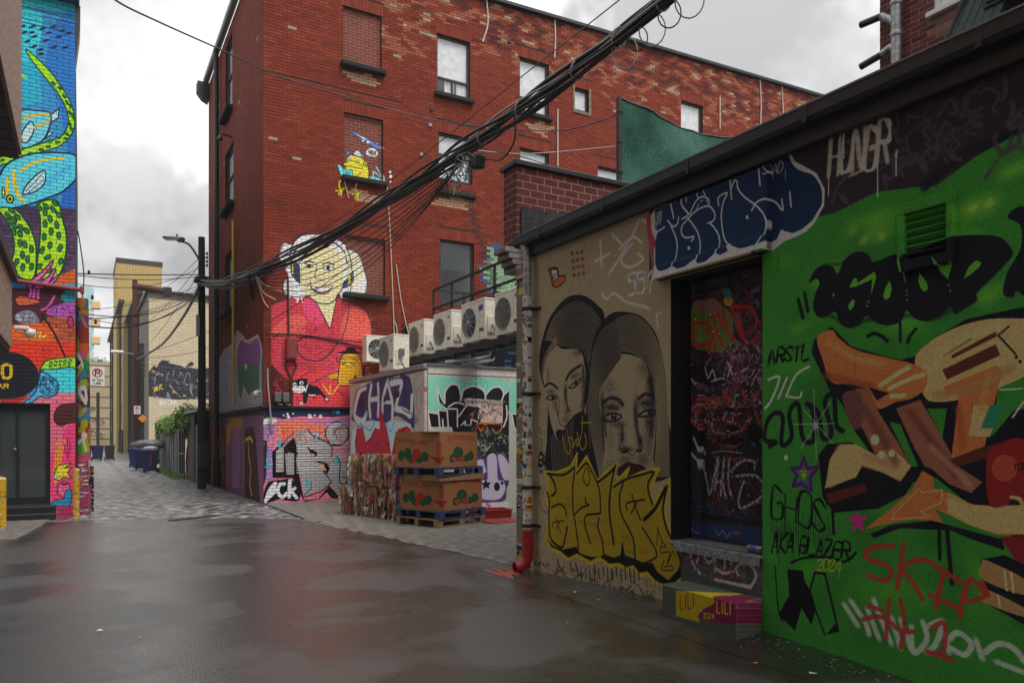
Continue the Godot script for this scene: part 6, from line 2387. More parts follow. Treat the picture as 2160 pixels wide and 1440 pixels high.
func brick_building() -> void:
	bn.seed = 8
	bn.frequency = 0.1
	var t := thing("brick_building", "long four storey red brick building with painted wall and rows of tall windows", "building", Vector3(XL, 0, ZM))
	var W := 22.5
	var H := 14.3
	# front: u = x - XL
	var wins := [["sash", 8.15, 10.68, 9.14, 12.26], ["sash", 10.69, 10.74, 11.67, 12.28], ["plain", 12.53, 11.2, 13.09, 11.86], ["plain", 16.71, 10.9, 17.66, 12.41], ["plain", 20.13, 11.0, 20.95, 12.44],
		["double", 8.19, 8.42, 9.2, 9.66], ["double", 10.7, 8.2, 11.67, 9.73], ["dark", 8.24, 5.07, 9.25, 6.83], ["plain", 13.4, 8.2, 14.4, 9.7], ["plain", 16.7, 8.2, 17.7, 9.7]]
	var blocked := [[5.62, 10.84, 6.62, 12.26], [5.64, 8.02, 6.66, 9.63], [5.68, 5.14, 6.71, 6.59]]
	var holes := []
	var cuts := []
	for w in wins:
		var r := Rect2(w[1] - XL, w[2], w[3] - w[1], w[4] - w[2])
		holes.append(r)
		cuts.append(r)
		cuts.append(Rect2(w[1] - XL - 0.05, w[4], w[3] - w[1] + 0.1, 0.3))
	for w in blocked:
		var r := Rect2(w[0] - XL, w[1], w[2] - w[0], w[3] - w[1])
		holes.append(r)
		cuts.append(r)
		cuts.append(Rect2(w[0] - XL - 0.05, w[3], w[2] - w[0] + 0.1, 0.3))
	var o := Vector3(XL, 0, ZM - 0.008)
	var du := Vector3.RIGHT
	var nn := Vector3.BACK
	var body := MB.new()
	wall_sheet(body, o, du, nn, W, 13.35, holes, 0.16)
	# other walls and roof
	body.quad(Vector3(XL + W, 0, ZM), Vector3(XL + W, 0, ZM - 8.7), Vector3(XL + W, 13.4, ZM - 8.7), Vector3(XL + W, 13.4, ZM))
	body.quad(Vector3(XL + W, 0, ZM - 8.7), Vector3(XL, 0, ZM - 8.7), Vector3(XL, 13.4, ZM - 8.7), Vector3(XL + W, 13.4, ZM - 8.7))
	body.quad(Vector3(XL + 0.3, 13.2, ZM - 0.3), Vector3(XL + W, 13.2, ZM - 0.3), Vector3(XL + W, 13.2, ZM - 8.7), Vector3(XL + 0.3, 13.2, ZM - 8.7))
	part("wall", body, MT.mortar, t)
	var para := MB.new()
	para.prism(PackedVector2Array([Vector2(0, 13.35), Vector2(W, 13.35), Vector2(W, 14.08), Vector2(0, 13.3 + 0.06)]), o, du, Vector3.UP, 0.3)
	part("parapet", para, MT.mortar, t)
	var map := [Vector3(3.7, 0, ZM), Vector3(1 / 3.5, 0, 0), Vector3(0, 1 / 10.2, 0)]
	# painted part of the front
	bricks(t, o, du, nn, 7.2 - XL, 10.2, cuts, 0.0747, 0.222, 0.011, 0.012, MT.brick_paint, red_tone, 300, flat_top, map)
	var cuts2 := []
	for r: Rect2 in cuts:
		cuts2.append(Rect2(r.position - Vector2(0, 10.2), r.size))
	var rise := 10.2
	bricks(t, o + Vector3.UP * rise, du, nn, 7.2 - XL, H - rise, cuts2, 0.0747, 0.222, 0.011, 0.012, MT.brick, red_tone, 0, func(u: float) -> float: return 13.36 + 0.0325 * u - rise)
	var cuts3 := []
	for r: Rect2 in cuts:
		cuts3.append(Rect2(r.position - Vector2(7.2 - XL, 0), r.size))
	bricks(t, o + Vector3.RIGHT * (7.2 - XL), du, nn, W - (7.2 - XL), H, cuts3, 0.0747, 0.222, 0.011, 0.012, MT.brick, red_tone, 0, func(u: float) -> float: return 13.36 + 0.0325 * (u + 3.49))
	# brick arches
	for w in wins:
		var b := MB.new()
		soldier(b, o, du, nn, w[1] - XL - 0.05, w[3] - XL + 0.05, w[4], w[4] + 0.28)
		part("brick_arch", b, MT.brick, t)
	for w in blocked:
		var b := MB.new()
		soldier(b, o, du, nn, w[0] - XL - 0.05, w[2] - XL + 0.05, w[3], w[3] + 0.28)
		part("brick_arch", b, MT.brick, t)
	for k in wins.size():
		var w: Array = wins[k]
		window_unit(t, o, du, nn, holes[k], 0.1, MT.frame_brown if k != 4 else MT.frame_white, w[0])
		if k != 2 and k != 7:
			var s := MB.new()
			s.box(Vector3((w[1] + w[3]) * 0.5, w[2] - 0.05 - (0.3 if k == 5 else 0.0), ZM + 0.03), Vector3(w[3] - w[1] + 0.16, 0.12, 0.2), Basis.IDENTITY, 0.02)
			part("sill", s, MT.stone, t)
		if k == 2:
			var s := MB.new()
			for e in [[12.5, 12.56, 11.15, 11.9], [13.07, 13.15, 11.15, 11.9]]:
				s.box(Vector3((e[0] + e[1]) * 0.5, (e[2] + e[3]) * 0.5, ZM + 0.012), Vector3(e[1] - e[0], e[3] - e[2], 0.02))
			s.box(Vector3(12.82, 11.14, ZM + 0.012), Vector3(0.65, 0.07, 0.03))
			part("render_surround", s, MT.tan_wall, t)
	# the blocked openings: recessed later brick with pale joints
	for k in blocked.size():
		var w: Array = blocked[k]
		var b := MB.new()
		var oo := Vector3(w[0], w[1], ZM - 0.09)
		b.quad(oo, oo + Vector3(w[2] - w[0], 0, 0), oo + Vector3(w[2] - w[0], w[3] - w[1], 0), oo + Vector3(0, w[3] - w[1], 0))
		var infill := part("window_infill", b, MT.mortar_pale, t)
		var mm := [Vector3(3.7, 0, ZM), Vector3(1 / 3.5, 0, 0), Vector3(0, 1 / 10.2, 0)]
		bricks(infill, oo, du, nn, w[2] - w[0], w[3] - w[1], [], 0.0747, 0.215, 0.013, 0.003, MT.brick_paint if k > 0 else MT.brick, func(_p: Vector3, a: float, _b: float) -> Color: return Color(0.34, 0.08, 0.055).lerp(Color(0.25, 0.06, 0.05), a), 0, flat_top, mm)
		var s := MB.new()
		s.box(Vector3((w[0] + w[2]) * 0.5, w[1] - 0.05, ZM + 0.05), Vector3(w[2] - w[0] + 0.16, 0.13, 0.26), Basis.IDENTITY, 0.025)
		part("sill", s, MT.stone, t)
	# alley side: u = z - zend
	var zl := -26.8
	var ow := Vector3(XL, 0, zl)
	var lw := [[-23.46, 10.95, -22.3, 13.05], [-23.5, 8.2, -22.1, 9.9], [-23.5, 5.2, -22.1, 6.9]]
	var lh := []
	for w in lw:
		lh.append(Rect2(w[0] - zl, w[1], w[2] - w[0], w[3] - w[1]))
	var side := MB.new()
	wall_sheet(side, ow + Vector3.RIGHT * 0.008, Vector3.BACK, Vector3.LEFT, ZM - zl, 13.4, lh, 0.16)
	part("wall", side, MT.mortar, t)
	var lmap := [Vector3(XL, 0, -26.9), Vector3(0, 0, 1 / 8.8), Vector3(0, 1 / 5.6, 0)]
	bricks(t, ow + Vector3.RIGHT * 0.008, Vector3.BACK, Vector3.LEFT, ZM - zl, 5.6, lh, 0.0747, 0.222, 0.011, 0.012, MT.brick_alley, red_tone, 0, flat_top, lmap)
	var lh2 := []
	for r: Rect2 in lh:
		lh2.append(Rect2(r.position - Vector2(0, 5.602), r.size))
	bricks(t, ow + Vector3(0.008, 5.602, 0), Vector3.BACK, Vector3.LEFT, ZM - zl, 7.8, lh2, 0.0747, 0.222, 0.011, 0.012, MT.brick, red_tone, 0, flat_top)
	for k in lw.size():
		window_unit(t, ow, Vector3.BACK, Vector3.LEFT, lh[k], 0.1, MT.frame_brown, "double")
		var s := MB.new()
		s.box(Vector3(XL - 0.06, lw[k][1] - 0.06, (lw[k][0] + lw[k][2]) * 0.5), Vector3(0.26, 0.14, lw[k][2] - lw[k][0] + 0.2), Basis.IDENTITY, 0.02)
		part("sill", s, MT.stone, t)
	# belt course at first floor, kerb of render at the bottom
	var belt := MB.new()
	belt.box(Vector3(XL + 1.55, 2.29, ZM + 0.02), Vector3(3.2, 0.07, 0.06), Basis.IDENTITY, 0.01)
	belt.box(Vector3(XL - 0.03, 2.27, (zl + ZM) * 0.5), Vector3(0.06, 0.09, ZM - zl), Basis.IDENTITY, 0.01)
	part("belt_course", belt, MT.stone, t)
	# coping and eaves gutter
	var cop := MB.new()
	cop.box(Vector3(XL + W * 0.5, 13.76, ZM - 0.08), Vector3(W * 1.002, 0.1, 0.42), Basis(Vector3(0, 0, 1), atan(0.0325)), 0.01)
	part("coping", cop, MT.black, t)
	var gut := MB.new()
	gut.box(Vector3(XL - 0.09, 13.47, (zl + ZM) * 0.5), Vector3(0.18, 0.16, ZM - zl + 0.1), Basis.IDENTITY, 0.03)
	part("gutter", gut, MT.tin, t)
	var corn := MB.new()
	corn.prism(PackedVector2Array([Vector2(0, 12.75), Vector2(0, 13.35), Vector2(-0.35, 13.35), Vector2(-0.35, 13.05), Vector2(-0.2, 12.85)]), Vector3(XL - 0.02, 0, zl + 0.2), Vector3.RIGHT, Vector3.UP, 0.4)
	part("eaves_bracket", corn, MT.iron, t)
	var dp := MB.new()
	dp.tube([Vector3(XL - 0.14, 13.4, -24.3), Vector3(XL - 0.12, 13.0, -24.4), Vector3(XL - 0.11, 8.0, -24.4), Vector3(XL - 0.11, 3.0, -24.4), Vector3(XL - 0.11, 0.25, -24.4)], 0.075, 10)
	dp.tube([Vector3(XL - 0.11, 0.05, -24.4), Vector3(XL - 0.11, 0.9, -24.4)], 0.12, 10)
	part("downpipe", dp, MT.black, t)
	var yp := MB.new()
	yp.tube([Vector3(XL - 0.05, 7.6, -21.9), Vector3(XL - 0.05, 2.5, -21.9)], 0.035, 8)
	part("gas_pipe", yp, MT.yellow, t)
	# service box, conduits and meters
	var rb := MB.new()
	rb.box(Vector3(4.33, 3.68, ZM + 0.09), Vector3(0.24, 0.52, 0.17), Basis.IDENTITY, 0.015)
	var sb := part("service_box", rb, MT.red_box, t)
	var lid := MB.new()
	lid.box(Vector3(4.33, 3.68, ZM + 0.18), Vector3(0.18, 0.44, 0.012), Basis.IDENTITY, 0.004)
	part("lid", lid, MT.red_box, sb)
	for cpath in [[[4.27, 5.4], [4.28, 4.6], [4.29, 3.94]], [[4.24, 3.42], [4.2, 3.3], [4.33, 3.0], [4.34, 2.4]], [[4.42, 3.42], [4.48, 3.3], [4.36, 3.02], [4.34, 2.7]]]:
		var cb := MB.new()
		var pp := []
		for q in cpath:
			pp.append(Vector3(q[0], q[1], ZM + 0.03))
		cb.tube(pp, 0.022, 6)
		part("conduit", cb, MT.rust, t)
	var run := MB.new()
	run.tube(hang([Vector3(3.78, 4.0, ZM + 0.03), Vector3(4.6, 4.04, ZM + 0.03), Vector3(5.6, 3.92, ZM + 0.03), Vector3(6.5, 3.74, ZM + 0.03), Vector3(6.6, 3.72, ZM + 0.03)]), 0.018, 6)
	part("conduit", run, MT.iron, t)
	for x in [4.02, 4.21]:
		var mbx := MB.new()
		mbx.box(Vector3(x, 2.52, ZM + 0.07), Vector3(0.15, 0.22, 0.12), Basis.IDENTITY, 0.012)
		var mm2 := part("meter_box", mbx, MT.galv, t)
		var dd := MB.new()
		dd.tube([Vector3(x, 2.41, ZM + 0.06), Vector3(x + 0.02, 2.36, ZM + 0.06), Vector3(x + 0.12, 2.345, ZM + 0.06)], 0.014, 6)
		part("conduit", dd, MT.cable_grey, mm2)
	var corner := MB.new()
	corner.tube(hang([Vector3(3.8, 3.2, ZM + 0.03), Vector3(3.8, 2.9, ZM + 0.035), Vector3(3.83, 2.4, ZM + 0.08), Vector3(3.9, 1.7, ZM + 0.03)]), 0.02, 6)
	part("conduit", corner, MT.cable_grey, t)
	# pale tubes and cables left hanging on the wall
	for q in [[[9.62, 13.55, 9.66, 12.9, 9.5, 12.35]], [[11.85, 13.62, 11.87, 13.0, 11.84, 12.5]], [[11.95, 11.05, 11.95, 9.4]], [[20.3, 13.9, 20.35, 13.0, 20.3, 12.0]], [[21.4, 13.95, 21.5, 12.5]], [[18.4, 12.9, 18.4, 11.8]],
		[[6.75, 8.0, 6.85, 6.5, 6.95, 4.1]], [[7.0, 6.0, 7.15, 5.0, 7.35, 4.2]], [[5.62, 8.0, 5.75, 7.5]], [[7.0, 3.95, 7.02, 4.35, 6.95, 4.55]]]:
		var l: Array = q[0]
		var pp := []
		for k in range(0, l.size(), 2):
			pp.append(Vector3(l[k], l[k + 1], ZM + 0.03))
		var cb := MB.new()
		cb.tube(hang(pp, 0.0), 0.022 if l[1] > 9 else 0.013, 6)
		part("wall_tube", cb, MT.conduit, t)
	for q in [[7.95, 9.77], [8.0, 10.2], [7.7, 8.95], [12.55, 8.6], [10.35, 12.6]]:
		var vb := MB.new()
		vb.box(Vector3(q[0], q[1], ZM + 0.02), Vector3(0.1, 0.1, 0.04), Basis.IDENTITY, 0.01)
		part("wall_vent", vb, MT.galv if q[0] < 8 else MT.iron, t)
	# steel bracket that catches the cables on the corner
	var br := MB.new()
	br.box(Vector3(XL - 0.1, 5.5, -18.9), Vector3(0.2, 0.06, 0.06))
	br.tube([Vector3(XL - 0.18, 5.5, -18.9), Vector3(XL - 0.02, 5.0, -19.3)], 0.03, 6)
	part("cable_bracket", br, MT.iron, t)
	var lamp := MB.new()
	lamp.tube([Vector3(XL, 10.05, -22.3), Vector3(XL - 0.25, 10.1, -22.3), Vector3(XL - 0.32, 10.02, -22.3)], 0.03, 6)
	lamp.lathe([Vector2(0.09, -0.06), Vector2(0.08, 0.0), Vector2(0.03, 0.06), Vector2(0.0, 0.06)], 10, Vector3(XL - 0.33, 9.98, -22.3))
	part("wall_lamp", lamp, MT.iron, t)

func reef_tone(_p: Vector3, a: float, _b: float) -> Color:
	return Color(0.1, 0.25, 0.35) * (0.8 + 0.2 * a)

func reef_building() -> void:
	var t := thing("mural_building", "tall painted brick house with sea creature mural and dark doorway", "building", Vector3(-0.9, 0, ZW))
	var o := Vector3(-1.75, 0, ZW - 0.006)
	var door := Rect2(0.35, 0.28, 0.88, 1.94)   # u from -1.75
	var b := MB.new()
	wall_sheet(b, o, Vector3.RIGHT, Vector3.BACK, 1.65, 10.2, [door], 0.14)
	b.quad(Vector3(-9, 0, ZW), Vector3(-1.75, 0, ZW), Vector3(-1.75, 10.2, ZW), Vector3(-9, 10.2, ZW))
	b.quad(Vector3(-0.1, 0, ZW), Vector3(-0.1, 0, ZW - 14), Vector3(-0.1, 10.2, ZW - 14), Vector3(-0.1, 10.2, ZW))
	b.quad(Vector3(-0.1, 0, ZW - 14), Vector3(-9, 0, ZW - 14), Vector3(-9, 10.2, ZW - 14), Vector3(-0.1, 10.2, ZW - 14))
	b.quad(Vector3(-9, 10.2, ZW), Vector3(-0.1, 10.2, ZW), Vector3(-0.1, 10.2, ZW - 14), Vector3(-9, 10.2, ZW - 14))
	part("wall", b, MT.mortar_reef, t)
	var map := [Vector3(-1.75, 0, ZW), Vector3(1 / 1.7, 0, 0), Vector3(0, 1 / 10.6, 0)]
	bricks(t, o, Vector3.RIGHT, Vector3.BACK, 1.65, 10.2, [door], 0.0747, 0.222, 0.009, 0.009, MT.brick_reef, reef_tone, 300, flat_top, map)
	var c := MB.new()
	c.box(Vector3(-4.5, 10.35, ZW + 0.02), Vector3(8.95, 0.36, 0.3), Basis.IDENTITY, 0.02)
	c.box(Vector3(-4.5, 10.7, ZW + 0.05), Vector3(9.05, 0.3, 0.5), Basis.IDENTITY, 0.02)
	part("cornice", c, grain(lc(0.015, 0.2, 0.24), 0.5, 1.0, MT.g1), t)
	var s := MB.new()
	s.prism(PackedVector2Array([Vector2(0, 9.0), Vector2(0.08, 9.7), Vector2(0.09, 10.15), Vector2(0, 10.15)]), Vector3(-0.1, 0, ZW + 0.01), Vector3.RIGHT, Vector3.UP, 0.6)
	part("corbel", s, MT.black, t)
	# door of dark timber and glass, two steps
	var d := MB.new()
	for q in [[-1.38, 0.08], [-1.06, 0.05], [-0.56, 0.08]]:
		d.box(Vector3(q[0], 1.25, ZW - 0.12), Vector3(q[1], 1.93, 0.06))
	d.box(Vector3(-0.96, 2.18, ZW - 0.12), Vector3(0.72, 0.07, 0.055))
	d.box(Vector3(-0.96, 0.35, ZW - 0.12), Vector3(0.72, 0.14, 0.055))
	var dr := part("door", d, MT.black, t)
	var g := MB.new()
	g.quad(Vector3(-1.4, 0.28, ZW - 0.125), Vector3(-0.52, 0.28, ZW - 0.125), Vector3(-0.52, 2.22, ZW - 0.125), Vector3(-1.4, 2.22, ZW - 0.125))
	part("pane", g, MT.glass, dr)
	room(dr, Vector3(-1.4, 0.28, ZW - 0.16), Vector3(0.88, 0, 0), 1.94, 5.0, "wood")  # dark lining colour stands in for the shade inside the doorway
	var hd := MB.new()
	hd.lathe([Vector2(0.0, -0.02), Vector2(0.025, -0.01), Vector2(0.025, 0.01), Vector2(0.0, 0.02)], 10, Vector3(-1.1, 1.35, ZW - 0.07), Basis(Vector3.RIGHT, PI / 2))
	part("door_knob", hd, MT.galv, dr)
	var st := MB.new()
	st.box(Vector3(-1.4, 0.19, ZW + 0.12), Vector3(1.95, 0.14, 0.25), Basis.IDENTITY, 0.01)
	part("step", st, MT.black, t)
	var st2 := MB.new()
	st2.box(Vector3(-1.4, 0.065, ZW + 0.2), Vector3(1.95, 0.13, 0.42), Basis.IDENTITY, 0.01)
	part("step", st2, MT.black, t)
	var p := MB.new()
	p.tube([Vector3(-1.6, 4.6, ZW + 0.07), Vector3(0.0, 4.5, ZW + 0.07)], 0.045, 8)
	p.box(Vector3(0.02, 4.5, ZW + 0.07), Vector3(0.07, 0.14, 0.12), Basis.IDENTITY, 0.01)
	part("service_pipe", p, MT.red_box, t)

func corner_overhang() -> void:
	var t := thing("overhanging_building", "pinkish beige upper storey with dark soffit overhanging at the frame edge", "building", Vector3(-2, 0, -5))
	var b := MB.new()
	b.box(Vector3(-4.05, 9.6, -3.5), Vector3(7.0, 10.0, 12.1))
	part("upper_storey", b, MT.beige, t)
	var so := MB.new()
	so.box(Vector3(-4.06, 4.585, -3.5), Vector3(6.98, 0.04, 12.08))
	var sf := part("soffit", so, MT.frame_brown, t)
	for k in 26:
		var pl := MB.new()
		pl.box(Vector3(-1.0, 4.56, -9.4 + k * 0.3), Vector3(0.86, 0.02, 0.28))
		part("plank", pl, MT.frame_brown, sf)
	var c := MB.new()
	c.box(Vector3(-4.14, 2.9, -3.5), Vector3(7.0, 0.72, 12.2))
	part("canopy", c, MT.beige, t)
	var tr := MB.new()
	tr.box(Vector3(-4.12, 3.31, -3.5), Vector3(7.06, 0.1, 12.26))
	part("canopy_trim", tr, MT.frame_brown, t)
	var u := MB.new()
	u.box(Vector3(-4.14, 2.52, -3.5), Vector3(6.96, 0.04, 12.16))
	part("canopy_soffit", u, MT.frame_brown, t)
	var wl := MB.new()
	wl.box(Vector3(-5.3, 2.3, -3.2), Vector3(4.0, 4.6, 11.0))
	part("wall", wl, MT.beige, t)
	var cc := thing("security_camera", "small white dome security camera fixed to beige canopy end", "camera", Vector3(-0.62, 2.72, -9.6))
	var k := MB.new()
	k.box(Vector3(-0.55, 2.76, -9.58), Vector3(0.14, 0.04, 0.08), Basis.IDENTITY, 0.008)
	part("bracket", k, MT.white, cc)
	var h := MB.new()
	h.lathe([Vector2(0.0, -0.09), Vector2(0.04, -0.075), Vector2(0.055, -0.04), Vector2(0.056, 0.0), Vector2(0.0, 0.015)], 14, Vector3(-0.48, 2.75, -9.6))
	part("dome", h, MT.white, cc)

func garage() -> void:
	var t := thing("painted_garage", "low rendered garage covered in graffiti with dark gutter along its roof", "building", Vector3(XG, 0, -5))
	var o := Vector3(XG, 0, -7.64)
	var door := Rect2(2.45, 0.66, 1.06, 2.37)
	var vent := Rect2(4.7, 2.74, 0.27, 0.3)
	var map := [Vector3(XG, -0.05, -7.7), Vector3(0, 0, 1 / 5.7), Vector3(0, 1 / 4.0, 0)]
	var b := MB.new()
	set_map(b, map)
	wall_sheet(b, o, Vector3.BACK, Vector3.LEFT, 7.6, 3.9, [door, vent, Rect2(2.58, 0.0, 0.93, 0.66)], 0.0)
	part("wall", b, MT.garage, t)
	var en := MB.new()
	en.box(Vector3(XG + 2.4, 1.93, -7.52), Vector3(4.76, 3.86, 0.2))
	en.box(Vector3(XG + 2.4, 1.93, -0.14), Vector3(4.76, 3.86, 0.2))
	en.box(Vector3(XG + 4.7, 1.93, -3.8), Vector3(0.2, 3.86, 7.3))
	part("end_wall", en, MT.tan_wall, t)
	# deep reveal, door leaf and its frame
	var rv := MB.new()
	rv.mo = Vector3(4.95, 0.5, -5.45)
	rv.mu = Vector3(0, 0, 1 / 1.45)
	rv.mv = Vector3(0, 1 / 2.75, 0)
	rv.quad(Vector3(XG, 0.66, -5.19), Vector3(4.97, 0.66, -5.19), Vector3(4.97, 3.03, -5.19), Vector3(XG, 3.03, -5.19))
	rv.quad(Vector3(4.97, 0.66, -4.13), Vector3(XG, 0.66, -4.13), Vector3(XG, 3.03, -4.13), Vector3(4.97, 3.03, -4.13))
	rv.quad(Vector3(XG, 3.03, -5.19), Vector3(4.97, 3.03, -5.19), Vector3(4.97, 3.03, -4.13), Vector3(XG, 3.03, -4.13))
	part("door_reveal", rv, MT.black, t)
	var dl := MB.new()
	dl.mo = rv.mo
	dl.mu = rv.mu
	dl.mv = rv.mv
	dl.box(Vector3(4.98, 1.84, -4.66), Vector3(0.05, 2.36, 1.05))
	var leaf := part("door", dl, MT.door, t)
	var fr := MB.new()
	fr.mo = rv.mo
	fr.mu = rv.mu
	fr.mv = rv.mv
	fr.box(Vector3(4.93, 1.84, -5.13), Vector3(0.08, 2.36, 0.1), Basis.IDENTITY, 0.006)
	fr.box(Vector3(4.93, 1.84, -4.16), Vector3(0.08, 2.36, 0.05), Basis.IDENTITY, 0.006)
	fr.box(Vector3(4.93, 2.98, -4.65), Vector3(0.08, 0.08, 0.9), Basis.IDENTITY, 0.006)
	fr.box(Vector3(4.945, 1.86, -4.65), Vector3(0.03, 0.022, 0.9))
	fr.box(Vector3(4.945, 0.9, -4.65), Vector3(0.03, 0.018, 0.9))
	part("door_frame", fr, MT.door, leaf)
	# wire mesh over the lower panel
	var wm := MB.new()
	for k in range(-14, 26):
		for sgn in [-1.0, 1.0]:
			var z0: float = -5.07 + k * 0.055
			var y0 := 0.95
			var y1 := 1.84
			var z1: float = z0 + sgn * (y1 - y0) * 0.55
			var f0 := 0.0
			var f1 := 1.0
			for lim in [-5.07, -4.2]:
				var f: float = (lim - z0) / (z1 - z0)
				if (lim == -5.07) == (z1 > z0):
					f0 = maxf(f0, f)
				else:
					f1 = minf(f1, f)
			if f1 - f0 < 0.03:
				continue
			wm.tube([Vector3(4.942, lerpf(y0, y1, f0), lerpf(z0, z1, f0)), Vector3(4.942, lerpf(y0, y1, f1), lerpf(z0, z1, f1))], 0.0035, 4)
	wm.mo = rv.mo
	part("wire_mesh", wm, MT.iron, leaf)
	# sill of checker plate, riser under it
	var si := MB.new()
	si.box(Vector3(4.8, 0.645, -4.66), Vector3(0.34, 0.02, 1.06))
	si.box(Vector3(4.628, 0.615, -4.62), Vector3(0.012, 0.075, 0.97))
	var plate := part("sill_plate", si, MT.tin, t)
	var tread := MB.new()
	for k in 21:
		for j in 2:
			tread.box(Vector3(4.621, 0.598 + j * 0.03, -5.08 + k * 0.044 + j * 0.02), Vector3(0.006, 0.026, 0.008), Basis(Vector3.RIGHT, 0.7 if (k + j) % 2 else -0.7))
	part("tread_pattern", tread, MT.galv, plate)
	var ri := MB.new()
	ri.mo = Vector3(4.62, 0, -5.3)
	ri.mu = Vector3(0, 0, 1 / 1.3)
	ri.mv = Vector3(0, 1 / 0.7, 0)
	ri.quad(Vector3(XG + 0.004, 0, -5.07), Vector3(XG + 0.004, 0, -4.12), Vector3(XG + 0.004, 0.665, -4.12), Vector3(XG + 0.004, 0.665, -5.07))
	part("door_riser", ri, MT.riser, t)
	# blue board over the door
	var sg := MB.new()
	set_map(sg, map)
	sg.box(Vector3(XG - 0.025, 3.37, -4.69), Vector3(0.07, 0.66, 1.3), Basis.IDENTITY, 0.006)
	sg.box(Vector3(XG - 0.035, 3.1, -4.69), Vector3(0.1, 0.12, 1.3), Basis.IDENTITY, 0.01)
	part("lintel_board", sg, MT.garage, t)
	# louvred vent
	var vf := MB.new()
	set_map(vf, map)
	var vc := Vector3(XG - 0.012, 2.89, -2.805)
	for q in [[0, 0.185, 0.37, 0.07], [0, -0.185, 0.37, 0.07]]:
		vf.box(vc + Vector3(0, q[1], 0), Vector3(0.045, q[3], q[2]), Basis.IDENTITY, 0.005)
	for q in [-0.16, 0.16]:
		vf.box(vc + Vector3(0, 0, q), Vector3(0.043, 0.3, 0.05), Basis.IDENTITY, 0.005)
	var lv := part("louvre_vent", vf, MT.garage, t)
	for k in 6:
		var sl := MB.new()
		set_map(sl, map)
		sl.box(vc + Vector3(0.02, -0.125 + k * 0.05, 0), Vector3(0.05, 0.008, 0.27), Basis(Vector3.BACK, -0.6))
		part("slat", sl, MT.garage, lv)
	room(lv, vc + Vector3(0.03, -0.15, -0.135), Vector3(0, 0, 0.27), 0.3, 0.5)
	# fascia, gutter and roof
	var fa := MB.new()
	fa.box(Vector3(XG - 0.03, 3.8, -3.87), Vector3(0.07, 0.14, 7.6), Basis.IDENTITY, 0.01)
	part("fascia", fa, MT.tar, t)
	var gu := MB.new()
	var prof := PackedVector2Array([Vector2(-0.1, 3.97), Vector2(-0.1, 3.88), Vector2(-0.07, 3.85), Vector2(0, 3.85), Vector2(0, 3.97), Vector2(-0.012, 3.97), Vector2(-0.012, 3.865), Vector2(-0.065, 3.865), Vector2(-0.088, 3.885), Vector2(-0.088, 3.97)])
	prof.reverse()
	gu.prism(prof, Vector3(XG - 0.07, 0, -0.02), Vector3.RIGHT, Vector3.UP, 7.75)
	part("gutter", gu, MT.tar, t)
	for k in 6:
		var jo := MB.new()
		jo.box(Vector3(XG - 0.12, 3.908, -7.2 + k * 1.2), Vector3(0.108, 0.128, 0.04))
		part("gutter_joint", jo, MT.tar, t)
	var fl := MB.new()
	fl.box(Vector3(XG - 0.165, 3.97, -3.87), Vector3(0.022, 0.014, 7.75))
	fl.box(Vector3(XG - 0.04, 3.99, -3.87), Vector3(0.2, 0.012, 7.7))
	part("flashing", fl, MT.galv, t)
	var ro := MB.new()
	ro.quad(Vector3(XG - 0.08, 3.98, 0), Vector3(XG + 5, 4.1, 0), Vector3(XG + 5, 4.1, -7.7), Vector3(XG - 0.08, 3.98, -7.7))
	part("roof", ro, MT.black, t)
	# rain pipe with stickers, red at the foot
	var dp := thing("rain_pipe", "sticker covered white rain pipe with bright red foot on garage corner", "pipe", Vector3(4.56, 0, -7.57))
	var c := Vector3(4.57, 0, -7.57)
	var pb := MB.new()
	pb.mo = Vector3(0, 0.5, -7.65)
	pb.mu = Vector3(0, 0, 1 / 0.16)
	pb.mv = Vector3(0, 1 / 3.1, 0)
	pb.tube([c + Vector3(0, 0.5, 0), c + Vector3(0, 2.0, 0), c + Vector3(0, 3.25, 0)], 0.06, 14)
	part("pipe", pb, painted(MT.wallp, stickers(160, 1400, Color(0.78, 0.77, 0.74), 5, 300, 0.12)), dp)
	var p2 := MB.new()
	p2.tube([c + Vector3(0, 3.25, 0), c + Vector3(0, 3.6, 0), c + Vector3(0, 3.8, -0.02), c + Vector3(-0.02, 3.93, -0.1)], 0.052, 12)
	part("upper_pipe", p2, MT.tin, dp)
	var p3 := MB.new()
	p3.tube(hang([c + Vector3(0, 0.5, 0), c + Vector3(0, 0.24, 0), c + Vector3(-0.02, 0.13, 0), c + Vector3(-0.1, 0.07, -0.02), c + Vector3(-0.16, 0.06, -0.03)]), 0.068, 14, -1.0, false)
	part("red_foot", p3, MT.red, dp)
	for y in [0.55, 1.0, 2.1, 3.1]:
		var cl := MB.new()
		cl.lathe([Vector2(0.062, -0.02), Vector2(0.072, -0.02), Vector2(0.072, 0.02), Vector2(0.062, 0.02)], 14, c + Vector3(0, y, 0))
		cl.box(c + Vector3(0.07, y, 0.08), Vector3(0.03, 0.03, 0.16))
		part("clamp", cl, MT.iron, dp)
	# step block under the door
	var bk := MB.new()
	bk.mo = Vector3(4.36, 0, -5.05)
	bk.mu = Vector3(0, 0, 1 / 0.95)
	bk.mv = Vector3(0.3, 1 / 0.42, 0)
	bk.box(Vector3(4.51, 0.16, -4.55), Vector3(0.285, 0.33, 0.86), Basis.IDENTITY, 0.012)
	solo("step_block", bk, MT.block, "yellow and magenta painted concrete step block below the graffitied door", "step")
	var can := thing("drink_can", "silver and blue drink can lying on the metal door sill", "can", Vector3(4.75, 0.69, -4.24))
	var cb := MB.new()
	cb.lathe([Vector2(0.0, -0.08), Vector2(0.026, -0.08), Vector2(0.032, -0.07), Vector2(0.032, 0.07), Vector2(0.026, 0.08), Vector2(0.0, 0.078)], 16, Vector3(4.74, 0.688, -4.27), Basis(Vector3.RIGHT, PI / 2))
